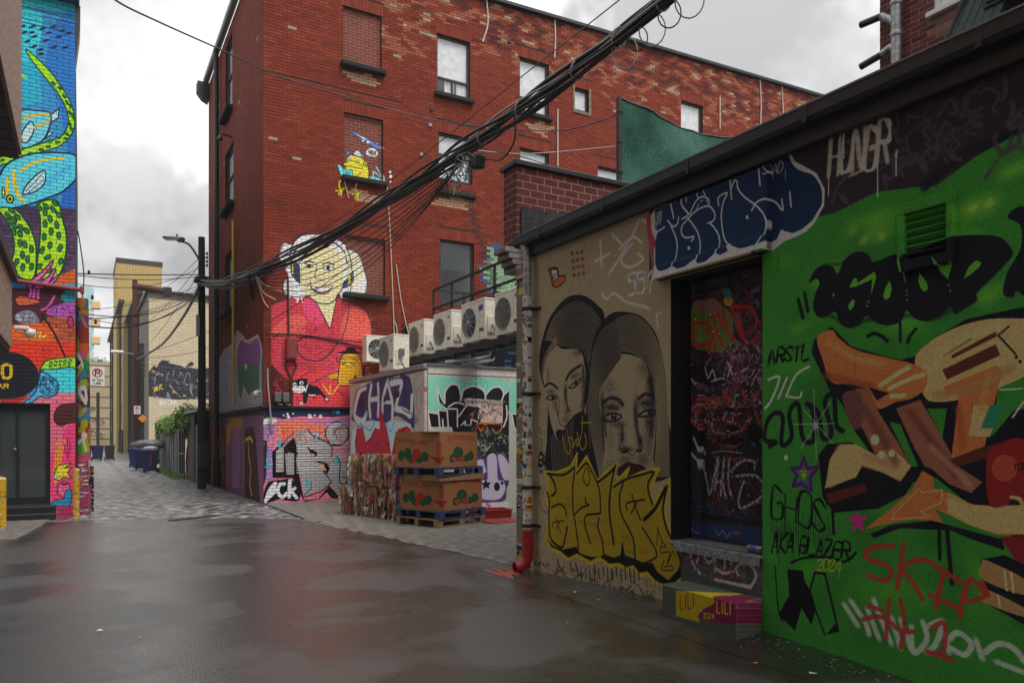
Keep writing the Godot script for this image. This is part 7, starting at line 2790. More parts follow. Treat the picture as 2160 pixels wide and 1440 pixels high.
	part("shell", cb, MT.galv, can)
	var cl2 := MB.new()
	cl2.lathe([Vector2(0.0325, -0.04), Vector2(0.0325, 0.02)], 16, Vector3(4.74, 0.688, -4.27), Basis(Vector3.RIGHT, PI / 2))
	part("label_band", cl2, mat(lc(0.02, 0.08, 0.35), 0.35), can)

func fire_wall() -> void:
	var t := thing("brick_fire_wall", "brown brick parapet wall with dark coping behind the garage corner", "wall", Vector3(4.84, 0, -8.4))
	var o := Vector3(4.84, 3.75, -8.3)
	var W := 5.0
	var b := MB.new()
	b.box(Vector3(4.84 + W * 0.5, 4.4, -8.46), Vector3(W, 1.34, 0.32))
	b.box(Vector3(4.86 + W * 0.5, 1.86, -8.17), Vector3(W, 3.72, 0.24))
	part("core", b, MT.mortar_pale, t)
	var tone := func(_p: Vector3, a: float, c: float) -> Color: return Color(0.21, 0.045, 0.038).lerp(Color(0.14, 0.035, 0.036), a) * (0.8 + 0.4 * c)
	bricks(t, o, Vector3.RIGHT, Vector3.BACK, W, 1.33, [], 0.095, 0.215, 0.015, 0.003, MT.brick, tone, 300, flat_top)
	bricks(t, Vector3(4.84, 3.75, -8.62), Vector3.BACK, Vector3.LEFT, 0.32, 1.33, [], 0.095, 0.215, 0.015, 0.003, MT.brick, tone, 60, flat_top)
	var c := MB.new()
	c.box(Vector3(4.84 + W * 0.5, 5.11, -8.46), Vector3(W + 0.08, 0.07, 0.42), Basis.IDENTITY, 0.01)
	part("coping", c, MT.black, t)
	var f := MB.new()
	f.box(Vector3(5.75, 4.33, -8.275), Vector3(1.7, 0.42, 0.02))
	part("flashing_sheet", f, grain(lc(0.05, 0.052, 0.055), 0.3, 1.0, MT.g1, MT.bump, 3.0, 0.6), t)
	# stone corbels and the stickered pier below
	for k in 4:
		var s := MB.new()
		var w := 0.24 - k * 0.055
		s.box(Vector3(4.9 - w * 0.5, 3.98 - k * 0.075, -8.42), Vector3(w, 0.07, 0.3), Basis.IDENTITY, 0.008)
		part("corbel", s, MT.concrete, t)
	var p := MB.new()
	p.mo = Vector3(4.5, 0, -8.7)
	p.mu = Vector3(0.9, 0, 0.9)
	p.mv = Vector3(0, 1 / 3.4, 0)
	p.box(Vector3(4.93, 1.87, -7.98), Vector3(0.18, 3.72, 0.62))
	part("pier", p, painted(MT.wallp, stickers(256, 1024, Color(0.5, 0.46, 0.38), 9, 90, 0.25)), t)

func upper_brick_house() -> void:
	var t := thing("upper_brick_house", "dark red brick upper house wall with white window rising behind the garage", "building", Vector3(9.16, 0, -4))
	var X := 9.16
	var z0 := -6.15
	var win := Rect2(0.72, 6.85 - 5.2, 1.0, 1.5)
	var b := MB.new()
	wall_sheet(b, Vector3(X, 5.2, z0), Vector3.BACK, Vector3.LEFT, 5.0, 3.8, [win], 0.12)
	b.quad(Vector3(X + 6, 0, z0), Vector3(X, 0, z0), Vector3(X, 9, z0), Vector3(X + 6, 9, z0))
	b.quad(Vector3(X, 0, z0), Vector3(X, 0, -1.15), Vector3(X, 5.2, -1.15), Vector3(X, 5.2, z0))
	b.quad(Vector3(X, 9, z0), Vector3(X, 9, -1.15), Vector3(X + 6, 9, -1.15), Vector3(X + 6, 9, z0))
	b.quad(Vector3(X, 0, -1.15), Vector3(X + 6, 0, -1.15), Vector3(X + 6, 9, -1.15), Vector3(X, 9, -1.15))
	part("wall", b, MT.mortar_pale, t)
	var tone := func(p: Vector3, a: float, c: float) -> Color:
		var k := Color(0.25, 0.065, 0.055).lerp(Color(0.15, 0.042, 0.042), a)
		if p.y > 6.5 and p.y < 6.82 and p.z > -5.5:
			k = k.lerp(Color(0.5, 0.3, 0.22), 0.6)
		return k * (0.75 + 0.5 * c)
	bricks(t, Vector3(X, 5.2, z0), Vector3.BACK, Vector3.LEFT, 5.0, 3.8, [win], 0.069, 0.215, 0.012, 0.003, MT.brick, tone, 300, flat_top)
	window_unit(t, Vector3(X, 5.2, z0), Vector3.BACK, Vector3.LEFT, win, 0.05, MT.frame_white, "plain")
	var f := MB.new()
	f.box(Vector3(X - 0.02, 6.82, -4.93), Vector3(0.1, 0.07, 1.14), Basis.IDENTITY, 0.01)
	part("sill", f, MT.frame_white, t)
	var p := thing("soil_stack", "grey branched downpipe with black stubs on dark brick wall", "pipe", Vector3(X - 0.1, 4.2, -5.88))
	var c := Vector3(X - 0.1, 0, -5.86)
	var s := MB.new()
	s.tube([c + Vector3(0, 4.15, 0), c + Vector3(0, 6.5, 0), c + Vector3(0, 9, 0)], 0.062, 12)
	for y in [6.2, 6.75, 7.15]:
		s.lathe([Vector2(0.062, -0.03), Vector2(0.074, -0.025), Vector2(0.074, 0.025), Vector2(0.062, 0.03)], 12, c + Vector3(0, y, 0))
	part("stack", s, MT.tin, p)
	for q in [[6.95, 7.08], [6.6, 6.58]]:
		var e := MB.new()
		e.tube([c + Vector3(0, q[0] - 0.08, 0), c + Vector3(0, q[0] + 0.02, -0.07), c + Vector3(0, q[1], -0.2)], 0.05, 10)
		var br := part("branch", e, MT.tin, p)
		var k := MB.new()
		k.tube([c + Vector3(0, q[1], -0.2), c + Vector3(0, q[1] + 0.03 * signf(q[1] - 6.8), -0.5)], 0.046, 10)
		part("stub", k, MT.black, br)
	var a := thing("folded_awning", "dark green folded canvas awning leaning against brick wall above gutter", "awning", Vector3(8.9, 4.1, -4.9))
	for k in 6:
		var g := MB.new()
		var z := -5.2 + k * 0.1
		g.prism(PackedVector2Array([Vector2(0, 0), Vector2(0.1, 0), Vector2(0.5, 1.0), Vector2(0.42, 1.0)]), Vector3(8.75, 5.95, z), Vector3(0, 0, 1), Vector3(0.12, 0.99, 0).normalized(), 0.05 + 0.02 * (k % 2))
		part("canvas_fold", g, mat(lc(0.006, 0.035, 0.035), 0.6), a)
	var po := MB.new()
	po.tube([Vector3(8.78, 4.1, -5.2), Vector3(8.78, 5.95, -5.18), Vector3(8.86, 7.0, -4.72)], 0.03, 8)
	part("arm", po, MT.iron, a)
	var v := thing("wall_condenser", "black louvred ventilation box on dark brick wall at frame edge", "vent", Vector3(9, 6.3, -4.5))
	var vb := MB.new()
	vb.box(Vector3(X - 0.2, 6.6, -4.25), Vector3(0.36, 0.44, 0.8), Basis.IDENTITY, 0.02)
	part("casing", vb, MT.black, v)
	for k in 7:
		var sl := MB.new()
		sl.box(Vector3(X - 0.385, 6.44 + k * 0.05, -4.25), Vector3(0.02, 0.02, 0.7), Basis(Vector3.BACK, 0.5))
		part("slat", sl, MT.iron, v)

func cold_store() -> void:
	var t := thing("cold_store", "white panelled cold store cabin covered in graffiti beside brick building", "cabin", Vector3(6.6, 0, ZC))
	var y1 := 3.0
	var zb := -17.95
	var s := MB.new()
	s.mo = Vector3(XC, 0, -17.9)
	s.mu = Vector3(0, 0, 1 / 4.6)
	s.mv = Vector3(0, 1 / 3.0, 0)
	# side: standing boards with open joints
	for k in 9:
		var z0 := lerpf(zb, ZC, k / 9.0)
		var z1 := lerpf(zb, ZC, (k + 1) / 9.0)
		var p := MB.new()
		p.mo = s.mo
		p.mu = s.mu
		p.mv = s.mv
		p.box(Vector3(XC + 0.03, y1 * 0.5 - 0.06, (z0 + z1) * 0.5), Vector3(0.06, y1 - 0.14, z1 - z0 - 0.012), Basis.IDENTITY, 0.004)
		part("side_panel", p, MT.cool_side, t)
	for k in 3:
		var x0 := lerpf(XC + 0.065, XC + 3.2, k / 3.0)
		var x1 := lerpf(XC + 0.065, XC + 3.2, (k + 1) / 3.0)
		for j in 2:
			var ya: float = [0.03, 2.81][j]
			var yb: float = [2.8, 2.98][j]
			var p := MB.new()
			p.mo = Vector3(XC, 0, ZC)
			p.mu = Vector3(1 / 1.87, 0, 0)
			p.mv = Vector3(0, 1 / 3.0, 0)
			p.box(Vector3((x0 + x1) * 0.5, (ya + yb) * 0.5, ZC - 0.03), Vector3(x1 - x0 - 0.01, yb - ya - 0.008, 0.06), Basis.IDENTITY, 0.005)
			part("front_panel", p, MT.cool_front if j == 0 else MT.white, t)
	var c := MB.new()
	c.box(Vector3(XC + 1.65, 1.48, (zb + ZC) * 0.5), Vector3(3.16, 2.92, ZC - zb - 0.13))
	part("core", c, MT.white, t)
	var tr := MB.new()
	tr.box(Vector3(XC + 0.02, y1 - 0.055, (zb + ZC) * 0.5), Vector3(0.1, 0.1, ZC - zb + 0.02), Basis.IDENTITY, 0.01)
	tr.box(Vector3(XC + 1.65, y1 - 0.01, ZC - 0.0), Vector3(3.2, 0.025, 0.08))
	part("roof_trim", tr, MT.tin, t)
	var bd := MB.new()
	bd.box(Vector3(6.67, 2.03, ZC + 0.015), Vector3(0.68, 0.5, 0.02))
	bd.mo = Vector3(XC, 0, ZC)
	var nb := MB.new()
	nb.mo = Vector3(XC, 0, ZC)
	nb.mu = Vector3(1 / 1.87, 0, 0)
	nb.mv = Vector3(0, 1 / 3.0, 0)
	nb.box(Vector3(6.82, 2.04, ZC + 0.012), Vector3(0.7, 0.43, 0.018))
	part("notice_board", nb, MT.cool_front, t)
	var rl := MB.new()
	rl.tube([Vector3(6.45, 2.32, ZC + 0.03), Vector3(7.5, 2.3, ZC + 0.03)], 0.012, 6)
	part("latch_rail", rl, MT.galv, t)
	var cp := MB.new()
	for k in 2:
		cp.tube(hang([Vector3(6.3 + k * 0.5, 3.08, -13.6), Vector3(6.9 + k * 0.4, 3.16, -13.5), Vector3(7.4, 3.3, -13.7), Vector3(7.7, 3.5, -14.2)]), 0.03, 8)
	part("refrigerant_pipe", cp, MT.cable_grey, t)

func far_tone(p: Vector3, a: float, _b: float) -> Color:
	var k := bn.get_noise_3d(p.x * 8.0, p.y * 10.0, 3.0)
	return Color(0.66, 0.55, 0.38) * (0.93 + 0.08 * a + 0.06 * k)

func lane_buildings() -> void:
	# tan block building with the dark mural
	var t := thing("block_building", "tan concrete block building with black and yellow angular mural", "building", Vector3(3.75, 0, -53))
	var o := Vector3(3.75, 0, -53.0)
	var b := MB.new()
	b.quad(o, o + Vector3(9.5, 0, 0), o + Vector3(9.5, 10.6, 0), o + Vector3(0, 10.85, 0))
	b.quad(o + Vector3(0, 10.85, 0), o + Vector3(9.5, 10.6, 0), o + Vector3(9.5, 10.6, -9), o + Vector3(0, 10.85, -9))
	b.quad(o + Vector3(9.5, 0, 0), o + Vector3(9.5, 0, -9), o + Vector3(9.5, 10.6, -9), o + Vector3(9.5, 10.6, 0))
	b.quad(o + Vector3(9.5, 0, -9), o + Vector3(0, 0, -9), o + Vector3(0, 10.85, -9), o + Vector3(9.5, 10.6, -9))
	part("wall", b, MT.mortar_tan, t)
	bricks(t, o, Vector3.RIGHT, Vector3.BACK, 6.0, 10.6, [], 0.2, 0.4, 0.014, 0.014, MT.block_far, far_tone, 300, flat_top, [Vector3(3.4, 0, -53), Vector3(1 / 10.1, 0, 0), Vector3(0, 1 / 11.5, 0)])
	var lh := [Rect2(2.2, 5.2, 0.9, 1.6), Rect2(5.2, 5.6, 0.9, 1.6), Rect2(2.2, 2.4, 0.9, 1.5)]
	var sd := MB.new()
	wall_sheet(sd, o + Vector3(0, 0, -9), Vector3.BACK, Vector3.LEFT, 9.0, 10.8, lh, 0.2)
	part("side_wall", sd, grain(lc(0.3, 0.25, 0.2), 0.9, 0.6, MT.g2), t)
	for r in lh:
		window_unit(t, o + Vector3(0, 0, -9), Vector3.BACK, Vector3.LEFT, r, 0.15, MT.frame_white, "double")
	var cp := MB.new()
	cp.box(Vector3(8.5, 10.78, -52.9), Vector3(9.6, 0.14, 0.3), Basis(Vector3.BACK, -0.026))
	cp.box(Vector3(3.72, 10.9, -57.5), Vector3(0.3, 0.14, 9.2))
	part("coping", cp, MT.black, t)
	# neighbours further down the lane
	lane_house("lane_house", "pinkish beige rendered lane house with tall white windows behind rusty pole", -78.0, -62.2, 12.4, lc(0.32, 0.24, 0.19), 3)
	lane_house("lane_house", "dull yellow brick lane house with projecting cornices at lane end", -112.0, -78.2, 14.2, lc(0.36, 0.27, 0.1), 6)
	var y := thing("yellow_tower", "tall plain yellow clad stair tower with dark cap rising over lane", "tower", Vector3(5, 0, -86))
	var yb := MB.new()
	yb.box(Vector3(5.2, 9.6, -89.5), Vector3(4.2, 19.2, 8.0))
	part("wall", yb, grain(lc(0.5, 0.36, 0.13), 0.7, 0.5, MT.g3), y)
	var yc := MB.new()
	yc.box(Vector3(5.2, 19.4, -89.5), Vector3(4.3, 0.5, 8.1))
	part("cap", yc, MT.frame_brown, y)
	for k in 16:
		var s := MB.new()
		s.box(Vector3(3.23 + k * 0.262, 9.6, -85.49), Vector3(0.035, 19.1, 0.05))
		part("cladding_rib", s, grain(lc(0.42, 0.3, 0.1), 0.7, 0.5, MT.g1), y)
	# tan office at the end of the lane, glass tower behind
	var e := thing("tan_office", "low tan panelled office closing the far end of lane", "building", Vector3(1.5, 0, -120))
	var eb := MB.new()
	eb.box(Vector3(1.5, 6.1, -126), Vector3(9, 12.2, 8))
	part("wall", eb, grain(lc(0.42, 0.33, 0.2), 0.8, 0.4, MT.g3), e)
	for k in 8:
		var ln := MB.new()
		ln.box(Vector3(1.5, 1.2 + k * 1.5, -121.98), Vector3(9, 0.08, 0.06))
		part("panel_joint", ln, MT.iron, e)
	for k in 5:
		var wn := MB.new()
		wn.box(Vector3(-0.1, 2.4 + k * 2.0, -121.97), Vector3(1.2, 1.3, 0.05))
		part("window", wn, mat(lc(0.2, 0.36, 0.4), 0.15), e)
	var g := thing("glass_tower", "pale blue glass apartment tower with orange balconies", "tower", Vector3(0, 0, -150))
	var gb := MB.new()
	gb.box(Vector3(-1.4, 13.3, -150), Vector3(6.1, 26.6, 14))
	part("wall", gb, mat(lc(0.36, 0.5, 0.52), 0.2), g)
	for k in 10:
		for j in 3:
			var p := MB.new()
			p.box(Vector3(1.45 - j * 0.95, 1.6 + k * 2.6, -142.96), Vector3(0.85, 2.3, 0.05))
			part("pane", p, mat(lc(0.3 + 0.1 * ((k + j) % 3), 0.5, 0.53), 0.08), g)
	for k in 3:
		var bal := MB.new()
		bal.box(Vector3(2.2, 17.6 + k * 2.95, -143.4), Vector3(1.2, 1.2, 1.6), Basis.IDENTITY, 0.05)
		part("balcony", bal, mat(lc(0.62, 0.4, 0.16), 0.6), g)
	for k in 12:
		var rl := MB.new()
		rl.tube([Vector3(-0.6 + k * 0.28, 0.0, -105), Vector3(-0.6 + k * 0.28, 1.0, -105)], 0.03, 5)
		if k == 0:
			for yy in [0.5, 1.0]:
				rl.tube([Vector3(-0.6, yy, -105), Vector3(2.5, yy, -105)], 0.03, 5)
		if k == 0:
			var rt := thing("yellow_railing", "yellow pipe railing across the far lane end", "railing", Vector3(1, 0, -105))
			part("rail", rl, MT.yellow, rt)
			MT.rail_root = rt
		else:
			part("post", rl, MT.yellow, MT.rail_root)

	# brick house across the lot behind the viewer: the door glass mirrors it
	var h := thing("brick_house", "red brick house across the lot mirrored in the dark door glass", "building", Vector3(-3, 0, 15))
	var hb := MB.new()
	hb.box(Vector3(-3, 3.6, 18), Vector3(22, 7.2, 6))
	part("wall", hb, grain(lc(0.2, 0.05, 0.04), 0.85, 1.0, MT.g2), h)
	for k in 7:
		for j in 2:
			var w := MB.new()
			w.box(Vector3(-12 + k * 3.0, 1.8 + j * 3.0, 14.98), Vector3(1.1, 1.6, 0.08))
			part("window", w, mat(lc(0.1, 0.11, 0.12), 0.1), h)

func lane_house(called: String, label: String, z0: float, z1: float, h: float, c: Color, n: int) -> void:
	var t := thing(called, label, "building", Vector3(3.9, 0, z1))
	var X := 3.9 - (0.5 if n > 3 else 0.0)
	var holes := []
	var L := z1 - z0
	for k in n:
		for j in 3:
			holes.append(Rect2(L * (k + 0.3) / n, 2.9 + j * 3.2, L * 0.4 / n, 1.9))
	var b := MB.new()
	wall_sheet(b, Vector3(X, 0, z0), Vector3.BACK, Vector3.LEFT, L, h, holes, 0.2)
	b.quad(Vector3(X, 0, z1), Vector3(X + 8, 0, z1), Vector3(X + 8, h, z1), Vector3(X, h, z1))
	b.quad(Vector3(X, h, z1), Vector3(X + 8, h, z1), Vector3(X + 8, h, z0), Vector3(X, h, z0))
	b.quad(Vector3(X + 8, 0, z1), Vector3(X + 8, 0, z0), Vector3(X + 8, h, z0), Vector3(X + 8, h, z1))
	b.quad(Vector3(X + 8, 0, z0), Vector3(X, 0, z0), Vector3(X, h, z0), Vector3(X + 8, h, z0))
	part("wall", b, grain(c, 0.9, 0.5, MT.g3), t)
	for r in holes:
		window_unit(t, Vector3(X, 0, z0), Vector3.BACK, Vector3.LEFT, r, 0.12, MT.frame_white, "double")
	var co := MB.new()
	co.box(Vector3(X - 0.15, h - 0.1, (z0 + z1) * 0.5), Vector3(0.5, 0.3, L + 0.3))
	part("cornice", co, MT.frame_brown, t)
	var ba := MB.new()
	ba.box(Vector3(X - 0.05, 1.1, (z0 + z1) * 0.5), Vector3(0.12, 2.2, L - 0.1))
	part("painted_base", ba, MT.stone, t)
	for k in 5:
		var p := MB.new()
		p.tube([Vector3(X - 0.15, 0.1, z0 + L * (k + 0.6) / 5.0), Vector3(X - 0.15, h - 0.4, z0 + L * (k + 0.6) / 5.0)], 0.09, 6)
		part("downpipe", p, MT.iron, t)

# ------------------------------------------------------------------ air conditioners
# built facing +z, base at y = 0, centred on x
func air_unit(label: String, w: float, h: float, dp: float, kind: String) -> Node3D:
	var t := thing("air_conditioner", label, "air conditioner", Vector3.ZERO, "outdoor air conditioner units")
	var b := MB.new()
	# casing with a round opening: front built as ring of quads
	var cx := -w * 0.16
	var cy := h * 0.5 + 0.03
	var rad := minf(w, h) * 0.36
	var zf := dp * 0.5
	var y0 := 0.06
	var n := 28
	var cc := Vector3(cx, cy, zf)
	var pts := []
	for k in n:
		var a := TAU * k / n
		var d := Vector2(cos(a), sin(a))
		# point where the ray meets the rectangle
		var tx := ((w * 0.5 if d.x > 0 else -w * 0.5) - cx) / d.x if absf(d.x) > 1e-4 else 1e9
		var ty := ((h if d.y > 0 else y0) - cy) / d.y if absf(d.y) > 1e-4 else 1e9
		pts.append([d, minf(tx, ty)])
	for k in n:
		var p: Array = pts[k]
		var q: Array = pts[(k + 1) % n]
		var a0 := cc + Vector3(p[0].x, p[0].y, 0) * rad
		var a1 := cc + Vector3(q[0].x, q[0].y, 0) * rad
		var o0 := cc + Vector3(p[0].x, p[0].y, 0) * float(p[1])
		var o1 := cc + Vector3(q[0].x, q[0].y, 0) * float(q[1])
		var fx0 := absf(absf(o0.x) - w * 0.5) < 1e-3
		var fx1 := absf(absf(o1.x) - w * 0.5) < 1e-3
		if fx0 != fx1:
			var corner := Vector3(w * 0.5 * signf(o0.x if fx0 else o1.x), h if (o1.y if fx0 else o0.y) > cy else y0, zf)
			b.tri(o0, corner, o1)
		b.quad(a0, o0, o1, a1)
		var back := Vector3(0, 0, -0.1)
		b.quad(a0, a1, a1 + back, a0 + back)
	var hw := w * 0.5
	b.quad(Vector3(hw, y0, zf), Vector3(hw, y0, -zf), Vector3(hw, h, -zf), Vector3(hw, h, zf))
	b.quad(Vector3(-hw, y0, -zf), Vector3(-hw, y0, zf), Vector3(-hw, h, zf), Vector3(-hw, h, -zf))
	b.quad(Vector3(hw, y0, -zf), Vector3(-hw, y0, -zf), Vector3(-hw, h, -zf), Vector3(hw, h, -zf))
	b.quad(Vector3(-hw, y0, -zf), Vector3(hw, y0, -zf), Vector3(hw, y0, zf), Vector3(-hw, y0, zf))
	local("casing", b, MT.cream, t)
	var lid := MB.new()
	lid.box(Vector3(0, h + 0.012, 0), Vector3(w + 0.02, 0.03, dp + 0.02), Basis.IDENTITY, 0.01)
	local("lid", lid, MT.cream, t)
	var fan := MB.new()
	for k in 4:
		var a := TAU * k / 4 + 0.3
		var bs := Basis(Vector3(0, 0, 1), a) * Basis(Vector3(1, 0, 0), 0.5)
		fan.box(cc + Vector3(0, 0, -0.07) + Basis(Vector3(0, 0, 1), a) * Vector3(rad * 0.48, 0, 0), Vector3(rad * 0.8, rad * 0.55, 0.008), bs)
	fan.box(cc + Vector3(0, 0, -0.12), Vector3(rad * 2, rad * 2, 0.01))
	local("fan", fan, MT.grille, t)
	var gr := MB.new()
	if kind == "spoke":
		for k in 4:
			ring(gr, cc + Vector3(0, 0, 0.012), rad * (0.98 - 0.24 * k), 0.005)
		for k in 12:
			var a := TAU * k / 12
			var d := Vector3(cos(a), sin(a), 0)
			gr.tube([cc + d * rad * 0.12 + Vector3(0, 0, 0.014), cc + d * rad + Vector3(0, 0, 0.012)], 0.007, 4)
		gr.lathe([Vector2(rad * 0.17, 0.0), Vector2(rad * 0.16, 0.015), Vector2(0.0, 0.018)], 14, cc + Vector3(0, 0, 0.012), Basis(Vector3.RIGHT, PI / 2))
	else:
		ring(gr, cc + Vector3(0, 0, 0.012), rad, 0.008)
		for k in range(-6, 7):
			var x := rad * k / 7.0
			var hh := sqrt(maxf(rad * rad - x * x, 0.0))
			gr.tube([cc + Vector3(x, -hh, 0.012), cc + Vector3(x, hh, 0.012)], 0.006, 4)
		for k in 3:
			var yy := rad * (k - 1) * 0.55
			var ww := sqrt(rad * rad - yy * yy)
			gr.tube([cc + Vector3(-ww, yy, 0.012), cc + Vector3(ww, yy, 0.012)], 0.005, 4)
	local("fan_guard", gr, MT.guard if kind != "spoke" else MT.tin, t)
	var sm := MB.new()
	sm.box(Vector3(w * 0.27, (h + y0) * 0.5, zf + 0.001), Vector3(0.006, h - y0 - 0.02, 0.004))
	local("seam", sm, MT.cable_grey, t)
	var pl := MB.new()
	pl.box(Vector3(w * 0.36, h * 0.36, zf + 0.002), Vector3(w * 0.17, h * 0.17, 0.004))
	var lb := local("rating_plate", pl, MT.white, t)
	var p2 := MB.new()
	p2.box(Vector3(w * 0.36, h * 0.31, zf + 0.0045), Vector3(w * 0.165, h * 0.07, 0.003))
	local("print", p2, mat(lc(0.06, 0.03, 0.05), 0.5), lb)
	var bd := MB.new()
	bd.box(Vector3(w * 0.36, h * 0.86, zf + 0.003), Vector3(0.05, 0.055, 0.006))
	local("grip", bd, MT.grille, t)
	var vc := MB.new()
	vc.box(Vector3(hw + 0.012, h * 0.42, zf * 0.2), Vector3(0.03, h * 0.4, dp * 0.55), Basis.IDENTITY, 0.008)
	local("valve_cover", vc, MT.cream, t)
	for sx in [-1, 1]:
		var f := MB.new()
		f.box(Vector3(sx * w * 0.32, 0.028, 0), Vector3(0.06, 0.056, dp + 0.06))
		local("foot", f, MT.galv, t)
	var ho := MB.new()
	ho.tube(hang([Vector3(hw + 0.02, h * 0.4, 0.05), Vector3(hw + 0.1, h * 0.33, 0.06), Vector3(hw + 0.16, h * 0.15, 0.02), Vector3(hw + 0.2, 0.02, -0.1)]), 0.014, 6)
	local("hose", ho, MT.cable, t)
	return t

func ring(b: MB, c: Vector3, r: float, th: float) -> void:
	var p := []
	for k in 25:
		var a := TAU * k / 24
		p.append(c + Vector3(cos(a), sin(a), 0) * r)
	b.tube(p, th, 4, -1.0, false)

func air_units() -> void:
	var bars := air_unit("cream air conditioner at lane end of rack, mostly hidden by lower unit", 0.89, 0.79, 0.36, "bars")
	bars.position = Vector3(6.7, 3.36, -15.62)
	bars.rotation.y = -PI / 2
	again(bars, "cream air conditioner second on rack with white rating plate and black hose", Vector3(6.7, 3.36, -14.23), -PI / 2)
	again(bars, "cream air conditioner on rack nearest the sticker covered rain pipe", Vector3(6.7, 3.36, -11.5), -PI / 2)
	again(bars, "cream air conditioner standing on roof edge of the white cabin", Vector3(6.04, 3.0, -15.75), -PI / 2)
	var sp := air_unit("cream air conditioner third on rack with round blue spoked fan", 1.0, 0.8, 0.38, "spoke")
	sp.position = Vector3(6.71, 3.36, -12.83)
	sp.rotation.y = -PI / 2
	var badge := MB.new()
	badge.box(Vector3(0.34, 0.66, 0.194), Vector3(0.17, 0.09, 0.006))
	local("badge", badge, mat(lc(0.03, 0.08, 0.25), 0.4), sp)
	for c in sp.get_children():
		if c.name == "fan":
			(c as MeshInstance3D).set_surface_override_material(0, mat(lc(0.02, 0.05, 0.12), 0.4))
	var a := again(sp, "small air conditioner with spoked fan bracketed to painted brick wall", Vector3(6.42, 3.38, -17.72))
	a.scale = Vector3(0.78, 0.84, 0.8)
	for c in a.get_children():
		if c.name == "badge":
			a.remove_child(c)
			c.free()
		elif c.name == "fan":
			(c as MeshInstance3D).set_surface_override_material(0, MT.grille)
	var db := MB.new()
	db.box(Vector3(6.02, 3.42, -15.25), Vector3(0.12, 0.16, 0.09), Basis.IDENTITY, 0.01)
	solo("isolator_box", db, MT.galv, "small grey isolator box on side of air conditioner on cabin roof", "switch box")
	var rk := thing("steel_rack", "dark steel rack carrying the row of air conditioners", "rack", Vector3(6.7, 3.3, -13.5))
	for x in [6.5, 6.9]:
		var b := MB.new()
		b.box(Vector3(x, 3.31, -13.5), Vector3(0.06, 0.1, 5.6))
		part("beam", b, MT.iron, rk)
	for k in 8:
		var b := MB.new()
		b.box(Vector3(6.7, 3.29, -16.2 + k * 0.76), Vector3(0.34, 0.05, 0.05))
		part("cross_bar", b, MT.iron, rk)
	for q in [[-15.9, 3.0], [-13.6, 3.0], [-10.9, 0.03]]:
		for x in [6.5, 6.9]:
			var b := MB.new()
			b.box(Vector3(x, (3.26 + q[1]) * 0.5, q[0]), Vector3(0.05, 3.26 - q[1], 0.05))
			part("leg", b, MT.iron, rk)
	var wb := thing("wall_bracket", "black steel bracket under the small air conditioner on brick wall", "bracket", Vector3(6.42, 3.3, -17.9))
	for x in [6.15, 6.7]:
		var b := MB.new()
		b.box(Vector3(x, 3.36, -17.84), Vector3(0.04, 0.04, 0.54))
		b.box(Vector3(x, 3.13, -18.08), Vector3(0.04, 0.42, 0.04))
		b.tube([Vector3(x, 3.34, -17.62), Vector3(x, 2.98, -18.07)], 0.015, 5)
		part("arm", b, MT.iron, wb)

func fire_escape() -> void:
	var t := thing("fire_escape", "black iron fire escape landing with railing above air conditioners", "fire escape", Vector3(8.2, 4.1, -15))
	var X := 7.2
	var bar := func(a: Vector3, b: Vector3, th: float, nm: String) -> void:
		var m := MB.new()
		var d := b - a
		var z := d.normalized()
		var x := z.cross(Vector3.UP if absf(z.y) < 0.9 else Vector3.RIGHT).normalized()
		m.box((a + b) * 0.5, Vector3(th, th, d.length()), Basis(x, z.cross(x), z))
		part(nm, m, MT.iron, t)
	for y in [4.6, 5.04]:
		bar.call(Vector3(X, y, -16.2), Vector3(X, y, -11.6), 0.045, "rail")
		bar.call(Vector3(X, y, -16.2), Vector3(10.6, y, -16.2), 0.045, "rail")
	for z in [-16.2, -15.2, -14.2, -13.2, -12.2]:
		bar.call(Vector3(X, 4.1, z), Vector3(X, 5.04, z), 0.045, "post")
	for x in [8.0, 8.9, 9.8, 10.6]:
		bar.call(Vector3(x, 4.1, -16.2), Vector3(x, 5.04, -16.2), 0.04, "post")
	var fl := MB.new()
	fl.box(Vector3(8.9, 4.1, -14.6), Vector3(3.5, 0.06, 3.3))
	part("landing", fl, MT.iron, t)
	bar.call(Vector3(X, 4.1, -16.2), Vector3(X, 3.3, -16.2), 0.05, "leg")
	bar.call(Vector3(7.3, 4.1, -13.0), Vector3(7.3, 3.02, -13.6), 0.05, "leg")

